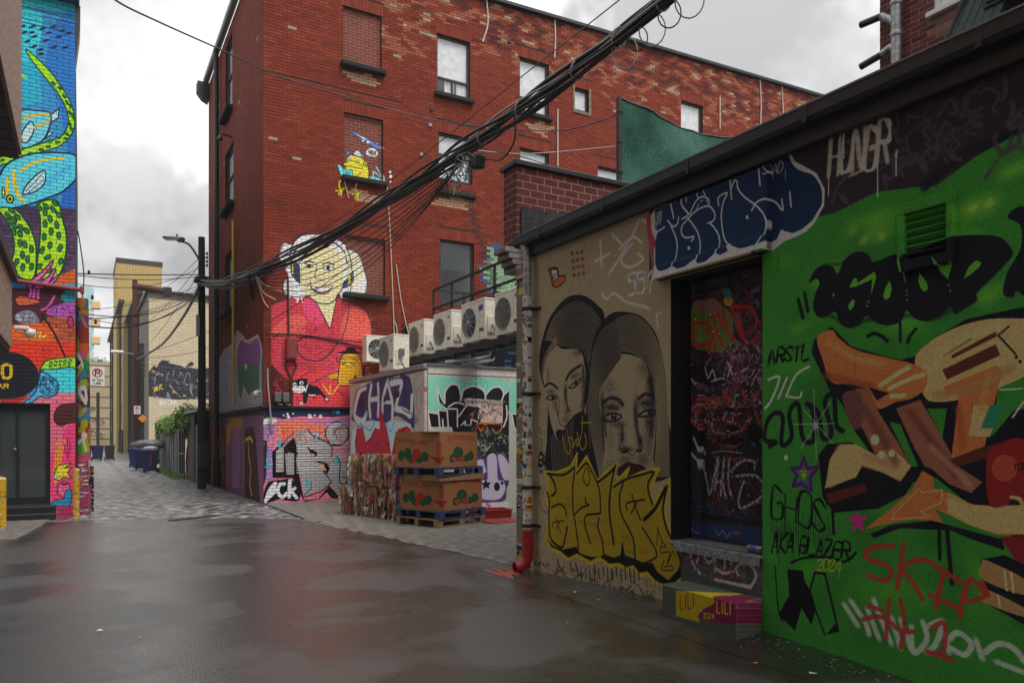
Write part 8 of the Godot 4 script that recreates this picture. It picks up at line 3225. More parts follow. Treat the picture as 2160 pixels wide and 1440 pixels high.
func green_netting() -> void:
	var t := thing("netting_screen", "green shade netting stretched from steel post above the garage roof", "screen", Vector3(7.8, 4.1, -9.93))
	var p := MB.new()
	p.box(Vector3(7.78, 5.66, -9.93), Vector3(0.07, 3.2, 0.07), Basis.IDENTITY, 0.005)
	part("post", p, MT.iron, t)
	var p2 := MB.new()
	p2.box(Vector3(11.3, 5.55, -9.93), Vector3(0.07, 3.1, 0.07), Basis.IDENTITY, 0.005)
	part("post", p2, MT.iron, t)
	var pt := func(i: int, j: int) -> Vector3:
		var f := i / 24.0
		var g := j / 12.0
		var top := 7.24 - 0.28 * 4.0 * f * (1.0 - f) * (1.0 - 0.4 * f)
		var y := lerpf(4.3, top, g)
		var fold := 0.07 * sin(f * 9.0 + g * 6.0) + 0.045 * sin(f * 16.0 - g * 13.0) * (1.0 - f) + 0.02 * sin(f * 40.0 + g * 21.0)
		return Vector3(lerpf(7.83, 11.25, f), y, -9.9 + fold + 0.22 * sin(PI * f) * sin(PI * minf(g, 1.0)))
	var b := MB.new()
	for i in 25:
		for j in 13:
			var c: Vector3 = pt.call(i, j)
			var dx: Vector3 = pt.call(i + 1, j) - pt.call(i - 1, j)
			var dy: Vector3 = pt.call(i, j + 1) - pt.call(i, j - 1)
			b.vert(c, dx.cross(dy).normalized())
	for i in 24:
		for j in 12:
			var a := i * 13 + j
			for q in [a, a + 14, a + 13, a, a + 1, a + 14]:
				b.i.append(q)
	part("netting", b, MT.net, t)
	var rope := MB.new()
	var rp := []
	for i in 25:
		rp.append(pt.call(i, 12))
	rope.tube(rp, 0.018, 5)
	part("edge_rope", rope, MT.iron, t)
	for k in 6:
		var tie := MB.new()
		ring_at(tie, Vector3(7.79, 4.5 + k * 0.5, -9.92), 0.05, 0.008)
		part("tie", tie, MT.cable, t)

func ring_at(b: MB, c: Vector3, r: float, th: float) -> void:
	var p := []
	for k in 13:
		var a := TAU * k / 12
		p.append(c + Vector3(cos(a), 0, sin(a)) * r)
	b.tube(p, th, 4, -1.0, false)

# ------------------------------------------------------------------ bales, pallets, cartons
func bale(label: String, at: Vector3, turn: float, L: float, H: float, D: float, sd: int) -> void:
	var t := thing("cardboard_bale", label, "bale", at, "baled cardboard")
	t.rotation.y = turn
	var r := RandomNumberGenerator.new()
	r.seed = sd
	var pal := [Color(0.2, 0.1, 0.05), Color(0.26, 0.14, 0.07), Color(0.14, 0.07, 0.04), Color(0.3, 0.17, 0.09), Color(0.1, 0.06, 0.04), Color(0.24, 0.12, 0.06), Color(0.46, 0.42, 0.38), Color(0.22, 0.05, 0.04), Color(0.2, 0.11, 0.06), Color(0.06, 0.05, 0.06), Color(0.32, 0.2, 0.12), Color(0.24, 0.13, 0.07), Color(0.17, 0.09, 0.05)]
	var b := MB.new()
	# squeezed sheets standing on edge: each a buckled strip
	var x := -L * 0.5
	while x < L * 0.5:
		var w := r.randf_range(0.007, 0.035)
		var z0 := -D * 0.5 + r.randf_range(-0.03, 0.03)
		var z1 := D * 0.5 + r.randf_range(-0.07, 0.05)
		var top := H + r.randf_range(-0.06, 0.015)
		var rows := 9
		var prev := []
		b.col = pal[r.randi() % pal.size()] * r.randf_range(0.8, 1.5)
		for k in rows + 1:
			var fr := float(k) / rows
			var off := 0.012 * sin(fr * 4.0 + x * 9.0) + r.randf_range(-0.005, 0.005)
			var bz := r.randf_range(-0.02, 0.015)
			if r.randf() < 0.07:
				b.col = pal[r.randi() % pal.size()] * r.randf_range(0.8, 1.6)
			var y := top * fr
			var cur := [Vector3(x + off, y, z0 + bz), Vector3(x + w + off, y, z0 + bz + r.randf_range(-0.01, 0.01)), Vector3(x + w + off, y, z1 + bz), Vector3(x + off, y, z1 + bz + r.randf_range(-0.015, 0.015))]
			if prev.size():
				for e in 4:
					b.quad(prev[(e + 1) % 4], prev[e], cur[e], cur[(e + 1) % 4])
			prev = cur
		b.quad(prev[3], prev[2], prev[1], prev[0])
		x += w * 0.8
	local("pressed_sheets", b, MT.tint, t)
	# crumpled flaps of print and film poking out
	for k in 44:
		var f := MB.new()
		f.col = [Color(0.62, 0.6, 0.57), Color(0.55, 0.52, 0.48), Color(0.5, 0.08, 0.2), Color(0.55, 0.35, 0.06), Color(0.07, 0.2, 0.08), Color(0.32, 0.18, 0.09), Color(0.3, 0.17, 0.09), Color(0.5, 0.06, 0.06)][r.randi() % 8] * r.randf_range(0.6, 1.0)
		var onx := r.randf() < 0.12
		var c := Vector3(r.randf_range(-L * 0.5, L * 0.5), r.randf_range(0.06, H - 0.02), D * 0.5 + 0.02)
		if onx:
			c = Vector3(L * 0.5 + 0.02, c.y, r.randf_range(-D * 0.5, D * 0.5))
		if r.randf() < 0.3:
			c.y = H - 0.02
			c.z = r.randf_range(-D * 0.5, D * 0.5)
		var s := r.randf_range(0.03, 0.1)
		var d := [Vector3(-s, -s * 0.8, 0), Vector3(s * 0.4, -s, 0.03), Vector3(s * 0.6, s * 0.6, -0.02), Vector3(-s * 0.3, s, 0.035)]
		for e in 4:
			d[e] = c + Basis(Vector3.BACK, r.randf_range(-0.6, 0.6)) * (d[e] + Vector3(r.randf_range(-0.02, 0.02), r.randf_range(-0.02, 0.02), r.randf_range(0, 0.03)))
		f.tri(d[0], d[1], d[2])
		f.tri(d[0], d[2], d[3])
		local("paper_flap", f, MT.tint, t)
	for k in 4:
		var wx := lerpf(-L * 0.4, L * 0.4, k / 3.0)
		var wr := MB.new()
		wr.tube([Vector3(wx, 0.0, -D * 0.5 - 0.03), Vector3(wx, 0.0, D * 0.5 + 0.045), Vector3(wx, H * 0.5, D * 0.5 + 0.055), Vector3(wx, H + 0.01, D * 0.5 + 0.02), Vector3(wx, H + 0.015, -D * 0.5)], 0.004, 4)
		local("baling_wire", wr, MT.galv, t)

func pallet(label: String, at: Vector3, turn: float, m: Material) -> void:
	var t := thing("pallet", label, "pallet", at)
	t.rotation.y = turn
	var L := 1.22
	var D := 1.06
	for k in 7:
		var b := MB.new()
		b.box(Vector3(-L * 0.5 + 0.05 + k * (L - 0.1) / 6.0, 0.129, 0), Vector3(0.1, 0.018, D), Basis.IDENTITY, 0.002)
		local("plank", b, m, t)
	for z in [-D * 0.5 + 0.05, 0.0, D * 0.5 - 0.05]:
		var st := MB.new()
		st.box(Vector3(0, 0.11, z), Vector3(L, 0.018, 0.1), Basis.IDENTITY, 0.002)
		local("stringer", st, m, t)
		var ru := MB.new()
		ru.box(Vector3(0, 0.009, z), Vector3(L, 0.018, 0.1), Basis.IDENTITY, 0.002)
		local("runner", ru, m, t)
		for x in [-L * 0.5 + 0.07, 0.0, L * 0.5 - 0.07]:
			var bl := MB.new()
			bl.box(Vector3(x, 0.059, z), Vector3(0.14, 0.081, 0.1), Basis.IDENTITY, 0.003)
			local("block", bl, m, t)

func carton_print(w: float, h: float) -> ImageTexture:
	var W := int(w * 420)
	var H := int(h * 420)
	var im := Image.create(W, H, false, Image.FORMAT_RGBA8)
	im.fill(Color(0.54, 0.36, 0.23))
	var nz := RandomNumberGenerator.new()
	nz.seed = 3
	for k in 90:
		im.fill_rect(Rect2i(nz.randi() % W, 0, 1 + nz.randi() % 3, H), Color(0.52 + nz.randf() * 0.05, 0.345 + nz.randf() * 0.03, 0.22))
	var red := Color(0.5, 0.14, 0.1)
	var gre := Color(0.12, 0.27, 0.15)
	var dk := Color(0.1, 0.17, 0.11)
	# arched word and ruled lines
	var word := "WATERMELONS"
	for k in word.length():
		var f := k / 10.0
		var a := Vector2(W * (0.5 + 0.4 * f), H * (0.25 - 0.045 * sin(PI * f)))
		letters(im, word[k], a, a + Vector2(W * 0.036, (f - 0.5) * 6.0), H * 0.11, 3.2, red, 1.0, 0.0, 0.0)
	im.fill_rect(Rect2i(int(W * 0.5), int(H * 0.3), int(W * 0.38), 3), red)
	im.fill_rect(Rect2i(int(W * 0.52), int(H * 0.35), int(W * 0.33), 2), red)
	# fruit
	for q in [[0.66, 0.62, 0.085, 0.2], [0.56, 0.76, 0.045, 0.12], [0.86, 0.7, 0.055, 0.13], [0.79, 0.76, 0.05, 0.1]]:
		var p := PackedVector2Array()
		for k in 24:
			var a := TAU * k / 24
			p.append(Vector2(W * (q[0] + q[2] * cos(a)), H * (q[1] + q[3] * sin(a))))
		fill_poly(im, p, gre)
		for s in 4:
			var l := PackedVector2Array()
			for k in 7:
				var a := -1.3 + 2.6 * k / 6.0
				l.append(Vector2(W * (q[0] + q[2] * (s - 1.5) / 2.2 * cos(a)), H * (q[1] + q[3] * sin(a))))
			stroke(im, l, 2.0, dk)
	for q in [[0.6, 0.72], [0.72, 0.72]]:
		var p := PackedVector2Array()
		for k in 13:
			var a := PI * k / 12
			p.append(Vector2(W * (q[0] + 0.055 * cos(a)), H * (q[1] + 0.15 * sin(a))))
		fill_poly(im, p, gre)
		var p2 := PackedVector2Array()
		for k in 13:
			var a := PI * k / 12
			p2.append(Vector2(W * (q[0] + 0.044 * cos(a)), H * (q[1] + 0.12 * sin(a))))
		fill_poly(im, p2, Color(0.62, 0.14, 0.1))
	# striped arrow at the side
	for k in 5:
		fill_poly(im, PackedVector2Array([Vector2(W * 0.33, H * (0.32 + k * 0.075)), Vector2(W * 0.39, H * (0.29 + k * 0.075)), Vector2(W * 0.39, H * (0.33 + k * 0.075)), Vector2(W * 0.33, H * (0.36 + k * 0.075))]), red)
	fill_poly(im, PackedVector2Array([Vector2(W * 0.28, H * 0.7), Vector2(W * 0.44, H * 0.7), Vector2(W * 0.36, H * 0.92)]), red)
	letters(im, "WATERMELONS", Vector2(W * 0.02, H * 0.28), Vector2(W * 0.27, H * 0.36), H * 0.09, 2.5, Color(0.46, 0.22, 0.14), 1.0, 0.0, 0.0)
	for q in [[0.05, 0.68, 0.03, 0.15, 0], [0.11, 0.62, 0.035, 0.17, 0], [0.19, 0.64, 0.035, 0.16, 1], [0.25, 0.7, 0.03, 0.14, 0], [0.15, 0.78, 0.04, 0.13, 1], [0.13, 0.74, 0.025, 0.12, 0], [0.21, 0.8, 0.025, 0.09, 0]]:
		var p := PackedVector2Array()
		for k in 20:
			var a := TAU * k / 20
			p.append(Vector2(W * (q[0] + q[2] * cos(a)), H * (q[1] + q[3] * sin(a))))
		fill_poly(im, p, Color(0.58, 0.14, 0.1) if q[4] else gre)
	return ImageTexture.create_from_image(im)

func carton(label: String, at: Vector3, turn: float, w: float, h: float, d: float, m: Material, lid: bool) -> void:
	var t := thing("fruit_carton", label, "box", at)
	t.rotation.y = turn
	var b := MB.new()
	var hw := w * 0.5
	var hd := d * 0.5
	# the print runs from the short side round the front: u2 by hand
	var u := 0.43
	var side := func(a: Vector3, c: Vector3, ua: float, ub: float) -> void:
		var k := b.v.size()
		b.quad(a, c, c + Vector3(0, h, 0), a + Vector3(0, h, 0))
		b.u2[k] = Vector2(ua, 1)
		b.u2[k + 1] = Vector2(ub, 1)
		b.u2[k + 2] = Vector2(ub, 0)
		b.u2[k + 3] = Vector2(ua, 0)
	var bulge := 0.012
	side.call(Vector3(-hw, 0, -hd), Vector3(-hw - bulge, 0, 0), 0.0, 0.18)
	side.call(Vector3(-hw - bulge, 0, 0), Vector3(-hw + 0.1, 0, hd), 0.18, 0.36)
	side.call(Vector3(-hw + 0.1, 0, hd), Vector3(0, 0, hd + bulge), 0.36, 0.66)
	side.call(Vector3(0, 0, hd + bulge), Vector3(hw, 0, hd), 0.66, 0.97)
	side.call(Vector3(hw, 0, hd), Vector3(hw, 0, -hd), 0.0, 0.3)
	side.call(Vector3(hw, 0, -hd), Vector3(-hw, 0, -hd), 0.0, 0.9)
	var k := b.v.size()
	b.quad(Vector3(-hw, h, hd), Vector3(hw, h, hd), Vector3(hw, h, -hd), Vector3(-hw, h, -hd))
	for q in 4:
		b.u2[k + q] = Vector2(0.47, 0.02)
	local("carton", b, m, t)
	if lid:
		var f := MB.new()
		f.box(Vector3(0, h - 0.04, hd + 0.02), Vector3(w + 0.05, 0.1, 0.015), Basis(Vector3.RIGHT, -0.2))
		f.box(Vector3(-hw - 0.005, h - 0.04, 0), Vector3(0.015, 0.1, d), Basis(Vector3.BACK, -0.2))
		local("folded_rim", f, grain(lc(0.3, 0.15, 0.07), 0.85, 3.0, MT.g1), t)

func bales_and_boxes() -> void:
	var turn := atan2(0.57, -2.0)
	# bales lie along the cold store; local +z faces the lane
	var dir := Vector3(0.27, 0, 0.963)
	var ang := atan2(-dir.z, dir.x)
	var c := Vector3(5.22, 0.03, -13.95)
	bale("lower cardboard bale lying on the concrete apron", c, ang, 2.25, 0.6, 0.66, 5)
	bale("upper cardboard bale with pink scraps resting on the lower bale", c + Vector3(0.03, 0.61, 0.1), ang, 2.0, 0.6, 0.62, 9)
	var pc := Vector3(5.67, 0.03, -12.42)
	var pt := deg_to_rad(19.7)
	pallet("bare timber pallet on the concrete at bottom of stack", pc, pt, MT.wood_new)
	pallet("blue pallet lying on the timber pallet below lower fruit carton", pc + Vector3(0.02, 0.139, 0), pt + 0.02, MT.blue_wood)
	var tex := carton_print(2.0, 0.62)
	var cm := painted(MT.wallp, tex)
	cm.heightmap_scale = 0.15
	carton("lower brown fruit carton with folded rim squeezed under blue pallet", pc + Vector3(0.01, 0.278, 0), pt + 0.02, 1.12, 0.61, 0.96, cm, true)
	pallet("blue pallet between the two brown fruit cartons", pc + Vector3(-0.04, 0.89, 0), pt + 0.07, MT.blue_wood)
	carton("upper brown fruit carton printed with green watermelons on top of stack", pc + Vector3(-0.08, 1.03, 0), pt + 0.07, 1.12, 0.62, 0.96, cm, false)
	var rt := thing("red_tray", "red plastic tray on the ground beside graffitied cabin", "tray", Vector3(6.85, 0.03, -12.75))
	var tb := MB.new()
	for q in [[0, -0.2, 0.72, 0.02], [0, 0.2, 0.72, 0.02]]:
		tb.box(Vector3(6.85, 0.11, -12.75 + q[1]), Vector3(q[2], 0.16, 0.02), Basis(Vector3.RIGHT, 0.12 * signf(q[1])))
	for q in [-0.36, 0.36]:
		tb.box(Vector3(6.85 + q, 0.11, -12.75), Vector3(0.02, 0.158, 0.4), Basis(Vector3.BACK, -0.12 * signf(q)))
	tb.box(Vector3(6.85, 0.04, -12.75), Vector3(0.7, 0.015, 0.4))
	part("tub", tb, MT.red, rt)
	var ri := MB.new()
	for q in [-0.215, 0.215]:
		ri.box(Vector3(6.85, 0.19, -12.75 + q), Vector3(0.78, 0.02, 0.04), Basis.IDENTITY, 0.004)
	for q in [-0.375, 0.375]:
		ri.box(Vector3(6.85 + q, 0.19, -12.75), Vector3(0.04, 0.02, 0.39), Basis.IDENTITY, 0.004)
	part("rim", ri, MT.red, rt)
	var ld := MB.new()
	ld.box(Vector3(6.75, 0.042, -12.0), Vector3(0.8, 0.02, 0.36), Basis(Vector3.UP, 0.1), 0.008)
	solo("red_sheet", ld, MT.red, "flat red plastic sheet lying before the red tray", "sheet")

# ------------------------------------------------------------------ poles, lamps, signs, bollards
func plate(t: Node3D, c: Vector3, w: float, h: float, tex: Texture2D, nn := Vector3.BACK) -> void:
	var b := MB.new()
	b.mo = c - Vector3(w * 0.5, h * 0.5, 0)
	b.mu = Vector3(1 / w, 0, 0)
	b.mv = Vector3(0, 1 / h, 0)
	b.box(c, Vector3(w, h, 0.012), Basis.IDENTITY, 0.003)
	var m := painted(MT.wallp, tex)
	m.heightmap_enabled = false
	m.roughness = 0.5
	part("plate", b, m, t)

func parking_print(extra: bool) -> ImageTexture:
	var im := Image.create(220, 330, false, Image.FORMAT_RGBA8)
	im.fill(Color(0.82, 0.81, 0.79))
	var k := Color(0.08, 0.08, 0.09)
	var red := Color(0.62, 0.06, 0.08)
	var p := PackedVector2Array()
	for q in 33:
		var a := TAU * q / 32
		p.append(Vector2(110 + 70 * cos(a), 105 + 70 * sin(a)))
	letters(im, "P", Vector2(82, 148), Vector2(170, 148), 88, 10, k, 1, 0, 0)
	stroke(im, p, 8, red)
	stroke(im, PackedVector2Array([Vector2(62, 57), Vector2(158, 153)]), 7, red)
	if extra:
		letters(im, "IN THIS", Vector2(30, 248), Vector2(200, 248), 34, 4, k, 1, 0, 0)
		letters(im, "LANE", Vector2(58, 302), Vector2(172, 302), 34, 4, k, 1, 0, 0)
	else:
		for q in 3:
			im.fill_rect(Rect2i(50, 215 + q * 32, 120, 14), k)
	return ImageTexture.create_from_image(im)

func pole_paint() -> ImageTexture:
	var im := Image.create(256, 1024, false, Image.FORMAT_RGBA8)
	im.fill(Color(0.3, 0.1, 0.24))
	var r := RandomNumberGenerator.new()
	r.seed = 15
	var bands := ["1f5a50", "5a3068", "7a2a20", "b04a24", "2a6a3a", "8a3a78", "3a2a30", "2a6a86", "8a2030", "4a7a2a", "b0405a", "3a1a2a", "a03a6a", "1f6a4a"]
	for k in 14:
		im.fill_rect(Rect2i(0, k * 74, 256, 76), Color.html(bands[k]))
		for q in 5:
			var p := PackedVector2Array()
			var x := r.randf() * 256
			var y := k * 74 + r.randf() * 70
			for z in 4:
				p.append(Vector2(x + r.randf_range(-50, 50), y + r.randf_range(-60, 60)))
			stroke(im, curve(p, false), r.randf_range(5, 16), Color.html(["c8b428", "9ac83a", "d05a8a", "1c1a24", "2f9ab0", "d07a2a", "f0e8e0"][r.randi() % 7]).darkened(0.25), 1.0, 0.1)
	return ImageTexture.create_from_image(im)

func bollard(label: String, at: Vector3, r: float, h: float, m: Material, dome: bool) -> void:
	var t := thing("bollard", label, "bollard", at)
	var b := MB.new()
	b.mo = Vector3(-r * 3, 0, 0)
	b.mu = Vector3(1 / (r * 6), 0, 0.5 / (r * 6))
	b.mv = Vector3(0, 1 / h, 0)
	var prof := [Vector2(r, 0.0), Vector2(r, h - r * 0.7)]
	if dome:
		prof.append_array([Vector2(r * 0.92, h - r * 0.3), Vector2(r * 0.6, h - 0.02), Vector2(0.0, h)])
	else:
		prof.append_array([Vector2(r, h - 0.015), Vector2(r * 0.9, h), Vector2(0.0, h)])
	b.lathe(prof, 16, Vector3.ZERO)
	local("post", b, m, t)
	var f := MB.new()
	f.lathe([Vector2(r * 1.25, 0.0), Vector2(r * 1.2, 0.02), Vector2(r, 0.03)], 16, Vector3.ZERO)
	local("foot_collar", f, MT.concrete, t)

func poles_and_signs() -> void:
	var p := thing("painted_pole", "thick utility pole painted with bright sea mural beside the tall mural", "pole", Vector3(0.04, 0, -17.6))
	var b := MB.new()
	b.mo = Vector3(-0.2, 0, -17.6)
	b.mu = Vector3(1 / 0.5, 0, 0)
	b.mv = Vector3(0, 1 / 4.45, 0)
	b.tube([Vector3(0.04, 0, -17.6), Vector3(0.04, 2.2, -17.6), Vector3(0.02, 4.4, -17.6)], 0.135, 18, 0.115)
	part("shaft", b, painted(MT.wallp, pole_paint()), p)
	var ins := MB.new()
	for k in 3:
		ins.lathe([Vector2(0.0, 0.0), Vector2(0.03, 0.01), Vector2(0.02, 0.05), Vector2(0.032, 0.07), Vector2(0.0, 0.1)], 8, Vector3(0.14 + 0.06 * k, 4.3 - 0.5 * k + 0.6, -17.6 + 0.02))
	ins.tube(hang([Vector3(0.02, 4.38, -17.6), Vector3(0.05, 4.9, -17.6), Vector3(-0.02, 5.5, -17.45), Vector3(-0.06, 5.7, -17.25)]), 0.012, 5)
	part("insulators", ins, MT.iron, p)
	var s := thing("parking_sign", "white no parking sign reading IN THIS LANE on painted pole", "sign", Vector3(0.28, 2.6, -17.45))
	plate(s, Vector3(0.29, 2.82, -17.44), 0.26, 0.39, parking_print(true))
	var sb := MB.new()
	sb.box(Vector3(0.2, 2.82, -17.47), Vector3(0.3, 0.03, 0.02))
	part("strap", sb, MT.galv, s)
	bollard("slim yellow stickered bollard at foot of the sea creature mural", Vector3(-0.08, 0, -16.62), 0.055, 1.0, painted(MT.wallp, stickers(160, 700, Color(0.72, 0.55, 0.14), 21, 90)), true)
	bollard("stout pink and green painted bollard before the painted pole", Vector3(0.04, 0, -17.1), 0.09, 1.16, painted(MT.wallp, stickers(200, 700, Color(0.5, 0.2, 0.32), 22, 120)), true)
	bollard("thin dark stickered post beside the painted pole", Vector3(0.19, 0, -18.0), 0.045, 0.97, painted(MT.wallp, stickers(120, 600, Color(0.16, 0.08, 0.1), 23, 90)), false)
	bollard("bright yellow stickered bollard at left frame edge", Vector3(-1.18, 0.02, -15.41), 0.075, 0.9, painted(MT.wallp, stickers(160, 600, Color(0.78, 0.6, 0.06), 24, 60)), true)
	# timber utility pole with lane lamp
	var u := thing("utility_pole", "dark timber utility pole with cables beside brick building", "pole", Vector3(3.19, 0, -24.45))
	var ub := MB.new()
	ub.tube([Vector3(3.19, 0, -24.45), Vector3(3.19, 3.5, -24.45), Vector3(3.18, 7.65, -24.45)], 0.125, 14, 0.095)
	part("shaft", ub, MT.wood_pole, u)
	var uc := MB.new()
	uc.box(Vector3(3.26, 1.0, -24.32), Vector3(0.3, 0.7, 0.18), Basis.IDENTITY, 0.015)
	part("meter_box", uc, MT.black, u)
	var u2 := MB.new()
	u2.box(Vector3(3.06, 4.95, -24.33), Vector3(0.1, 0.62, 0.16), Basis.IDENTITY, 0.01)
	part("cable_box", u2, MT.galv, u)
	for k in 4:
		var i2 := MB.new()
		i2.lathe([Vector2(0.0, 0.0), Vector2(0.035, 0.015), Vector2(0.022, 0.05), Vector2(0.035, 0.08), Vector2(0.0, 0.1)], 8, Vector3(3.33, 6.75 + k * 0.12, -24.4))
		i2.tube([Vector3(3.19, 6.8 + k * 0.12, -24.45), Vector3(3.33, 6.8 + k * 0.12, -24.4)], 0.012, 5)
		part("insulator", i2, MT.iron, u)
	var bl := MB.new()
	for k in 7:
		ring_at(bl, Vector3(3.19 + R.randf_range(-0.05, 0.05), 6.2 + k * 0.035, -24.4), R.randf_range(0.13, 0.24), 0.02)
	part("cable_coil", bl, MT.cable, u)
	var l := thing("lane_lamp", "grey street lamp head on curved arm from timber pole", "street lamp", Vector3(3.1, 6.9, -24.45))
	var ar := MB.new()
	ar.tube(hang([Vector3(3.13, 6.9, -24.4), Vector3(2.98, 7.12, -24.3), Vector3(2.8, 7.32, -24.2), Vector3(2.62, 7.36, -24.1)]), 0.03, 8)
	part("arm", ar, MT.galv, l)
	var hd := MB.new()
	hd.box(Vector3(2.36, 7.4, -23.95), Vector3(0.62, 0.09, 0.2), Basis(Vector3.UP, -0.5) * Basis(Vector3.BACK, -0.06), 0.035)
	hd.box(Vector3(2.55, 7.39, -24.06), Vector3(0.2, 0.12, 0.16), Basis(Vector3.UP, -0.5), 0.03)
	var hh := part("lamp_head", hd, MT.galv, l)
	var ph := MB.new()
	ph.lathe([Vector2(0.03, 0.0), Vector2(0.03, 0.07), Vector2(0.0, 0.08)], 8, Vector3(2.45, 7.46, -24.0))
	part("photocell", ph, MT.iron, hh)
	var ln := MB.new()
	ln.box(Vector3(2.32, 7.345, -23.93), Vector3(0.4, 0.02, 0.14), Basis(Vector3.UP, -0.5))
	part("lens", ln, mat(lc(0.5, 0.5, 0.48), 0.3), hh)
	# rusty steel frame pole further down, with timber pole and signs
	var g := thing("rusty_pole", "rusty steel pole with long crossarm over the lane", "pole", Vector3(2.45, 0, -43.5))
	var gb := MB.new()
	gb.box(Vector3(2.43, 4.85, -43.5), Vector3(0.23, 9.7, 0.23), Basis.IDENTITY, 0.02)
	part("column", gb, MT.rust, g)
	var ga := MB.new()
	ga.tube([Vector3(2.3, 9.4, -43.5), Vector3(4.15, 9.25, -43.5)], 0.17, 12)
	part("crossarm", ga, MT.rust, g)
	var gx := MB.new()
	gx.box(Vector3(3.95, 9.22, -43.45), Vector3(0.42, 0.48, 0.5), Basis.IDENTITY, 0.03)
	part("end_box", gx, MT.iron, g)
	var gw := MB.new()
	gw.tube([Vector3(2.72, 0, -43.1), Vector3(2.72, 6.4, -43.1)], 0.14, 10, 0.12)
	var gt := thing("timber_post", "timber service post standing beside the rusty steel pole", "pole", Vector3(2.72, 0, -43.1))
	part("shaft", gw, MT.wood_pole, gt)
	var s2 := thing("parking_sign", "tiny white no stopping sign on post beside blue bins", "sign", Vector3(2.6, 2.8, -42.9))
	plate(s2, Vector3(2.5, 2.95, -42.9), 0.3, 0.42, parking_print(false))
	var dm := MB.new()
	dm.prism(PackedVector2Array([Vector2(0, -0.22), Vector2(0.22, 0), Vector2(0, 0.22), Vector2(-0.22, 0)]), Vector3(2.74, 2.52, -42.85), Vector3.RIGHT, Vector3.UP, 0.02)
	solo("diamond_sign", dm, mat(lc(0.62, 0.2, 0.02), 0.5), "small orange diamond warning sign on timber post", "sign")
	var l2 := thing("lane_lamp", "small pale street lamp on arm from rusty pole", "street lamp", Vector3(2.3, 6.0, -43.4))
	var l2b := MB.new()
	l2b.tube([Vector3(2.4, 5.85, -43.4), Vector3(1.9, 5.9, -43.3)], 0.03, 6)
	part("arm", l2b, MT.galv, l2)
	var l2h := MB.new()
	l2h.box(Vector3(1.6, 5.92, -43.25), Vector3(0.6, 0.14, 0.22), Basis.IDENTITY, 0.05)
	part("lamp_head", l2h, MT.white, l2)
	var fp := MB.new()
	fp.tube([Vector3(1.2, 0, -70), Vector3(1.2, 5.2, -70)], 0.12, 8)
	var ft := thing("far_post", "thin brown timber post at far end of the lane", "pole", Vector3(1.2, 0, -70))
	part("shaft", fp, MT.wood, ft)

# ------------------------------------------------------------------ bins, fence, shed, plants down the lane
func wheelie(label: String, at: Vector3, turn: float, m: Material) -> Node3D:
	var t := thing("wheeled_bin", label, "bin", at, "wheeled bins along the lane")
	t.rotation.y = turn
	var b := MB.new()
	var lo := [Vector3(-0.22, 0.08, 0.24), Vector3(0.22, 0.08, 0.24), Vector3(0.22, 0.08, -0.24), Vector3(-0.22, 0.08, -0.24)]
	var hi := [Vector3(-0.3, 0.95, 0.34), Vector3(0.3, 0.95, 0.34), Vector3(0.3, 0.95, -0.34), Vector3(-0.3, 0.95, -0.34)]
	for k in 4:
		b.quad(lo[k], lo[(k + 1) % 4], hi[(k + 1) % 4], hi[k])
	b.quad(lo[3], lo[2], lo[1], lo[0])
	local("tub", b, m, t)
	var l := MB.new()
	l.box(Vector3(0, 0.98, 0), Vector3(0.66, 0.06, 0.74), Basis.IDENTITY, 0.025)
	local("lid", l, m, t)
	var h := MB.new()
	h.tube([Vector3(-0.22, 0.96, -0.42), Vector3(0.22, 0.96, -0.42)], 0.02, 6)
	local("handle", h, MT.iron, t)
	for sx in [-1, 1]:
		var w := MB.new()
		w.lathe([Vector2(0.0, -0.03), Vector2(0.11, -0.03), Vector2(0.11, 0.03), Vector2(0.0, 0.03)], 12, Vector3(sx * 0.27, 0.11, -0.26), Basis(Vector3.BACK, PI / 2))
		local("wheel", w, MT.iron, t)
	return t

func leaves(b: MB, c: Vector3, rad: Vector3, n: int, s: float, cols: Array, r: RandomNumberGenerator) -> void:
	for k in n:
		var d := Vector3(r.randfn(), r.randfn(), r.randfn()).normalized() * pow(r.randf(), 0.4)
		var p := c + d * rad
		var nn := (d + Vector3(r.randf_range(-1, 1), r.randf_range(0, 1.2), r.randf_range(-1, 1))).normalized()
		var a := nn.cross(Vector3(r.randf_range(-1, 1), r.randf_range(-1, 1), r.randf_range(-1, 1))).normalized() * s * r.randf_range(0.6, 1.2)
		var q := nn.cross(a) * 0.55
		b.col = cols[r.randi() % cols.size()] * r.randf_range(0.7, 1.15)
		b.tri(p - a, p + q, p + a)
		b.tri(p - a, p + a, p - q)

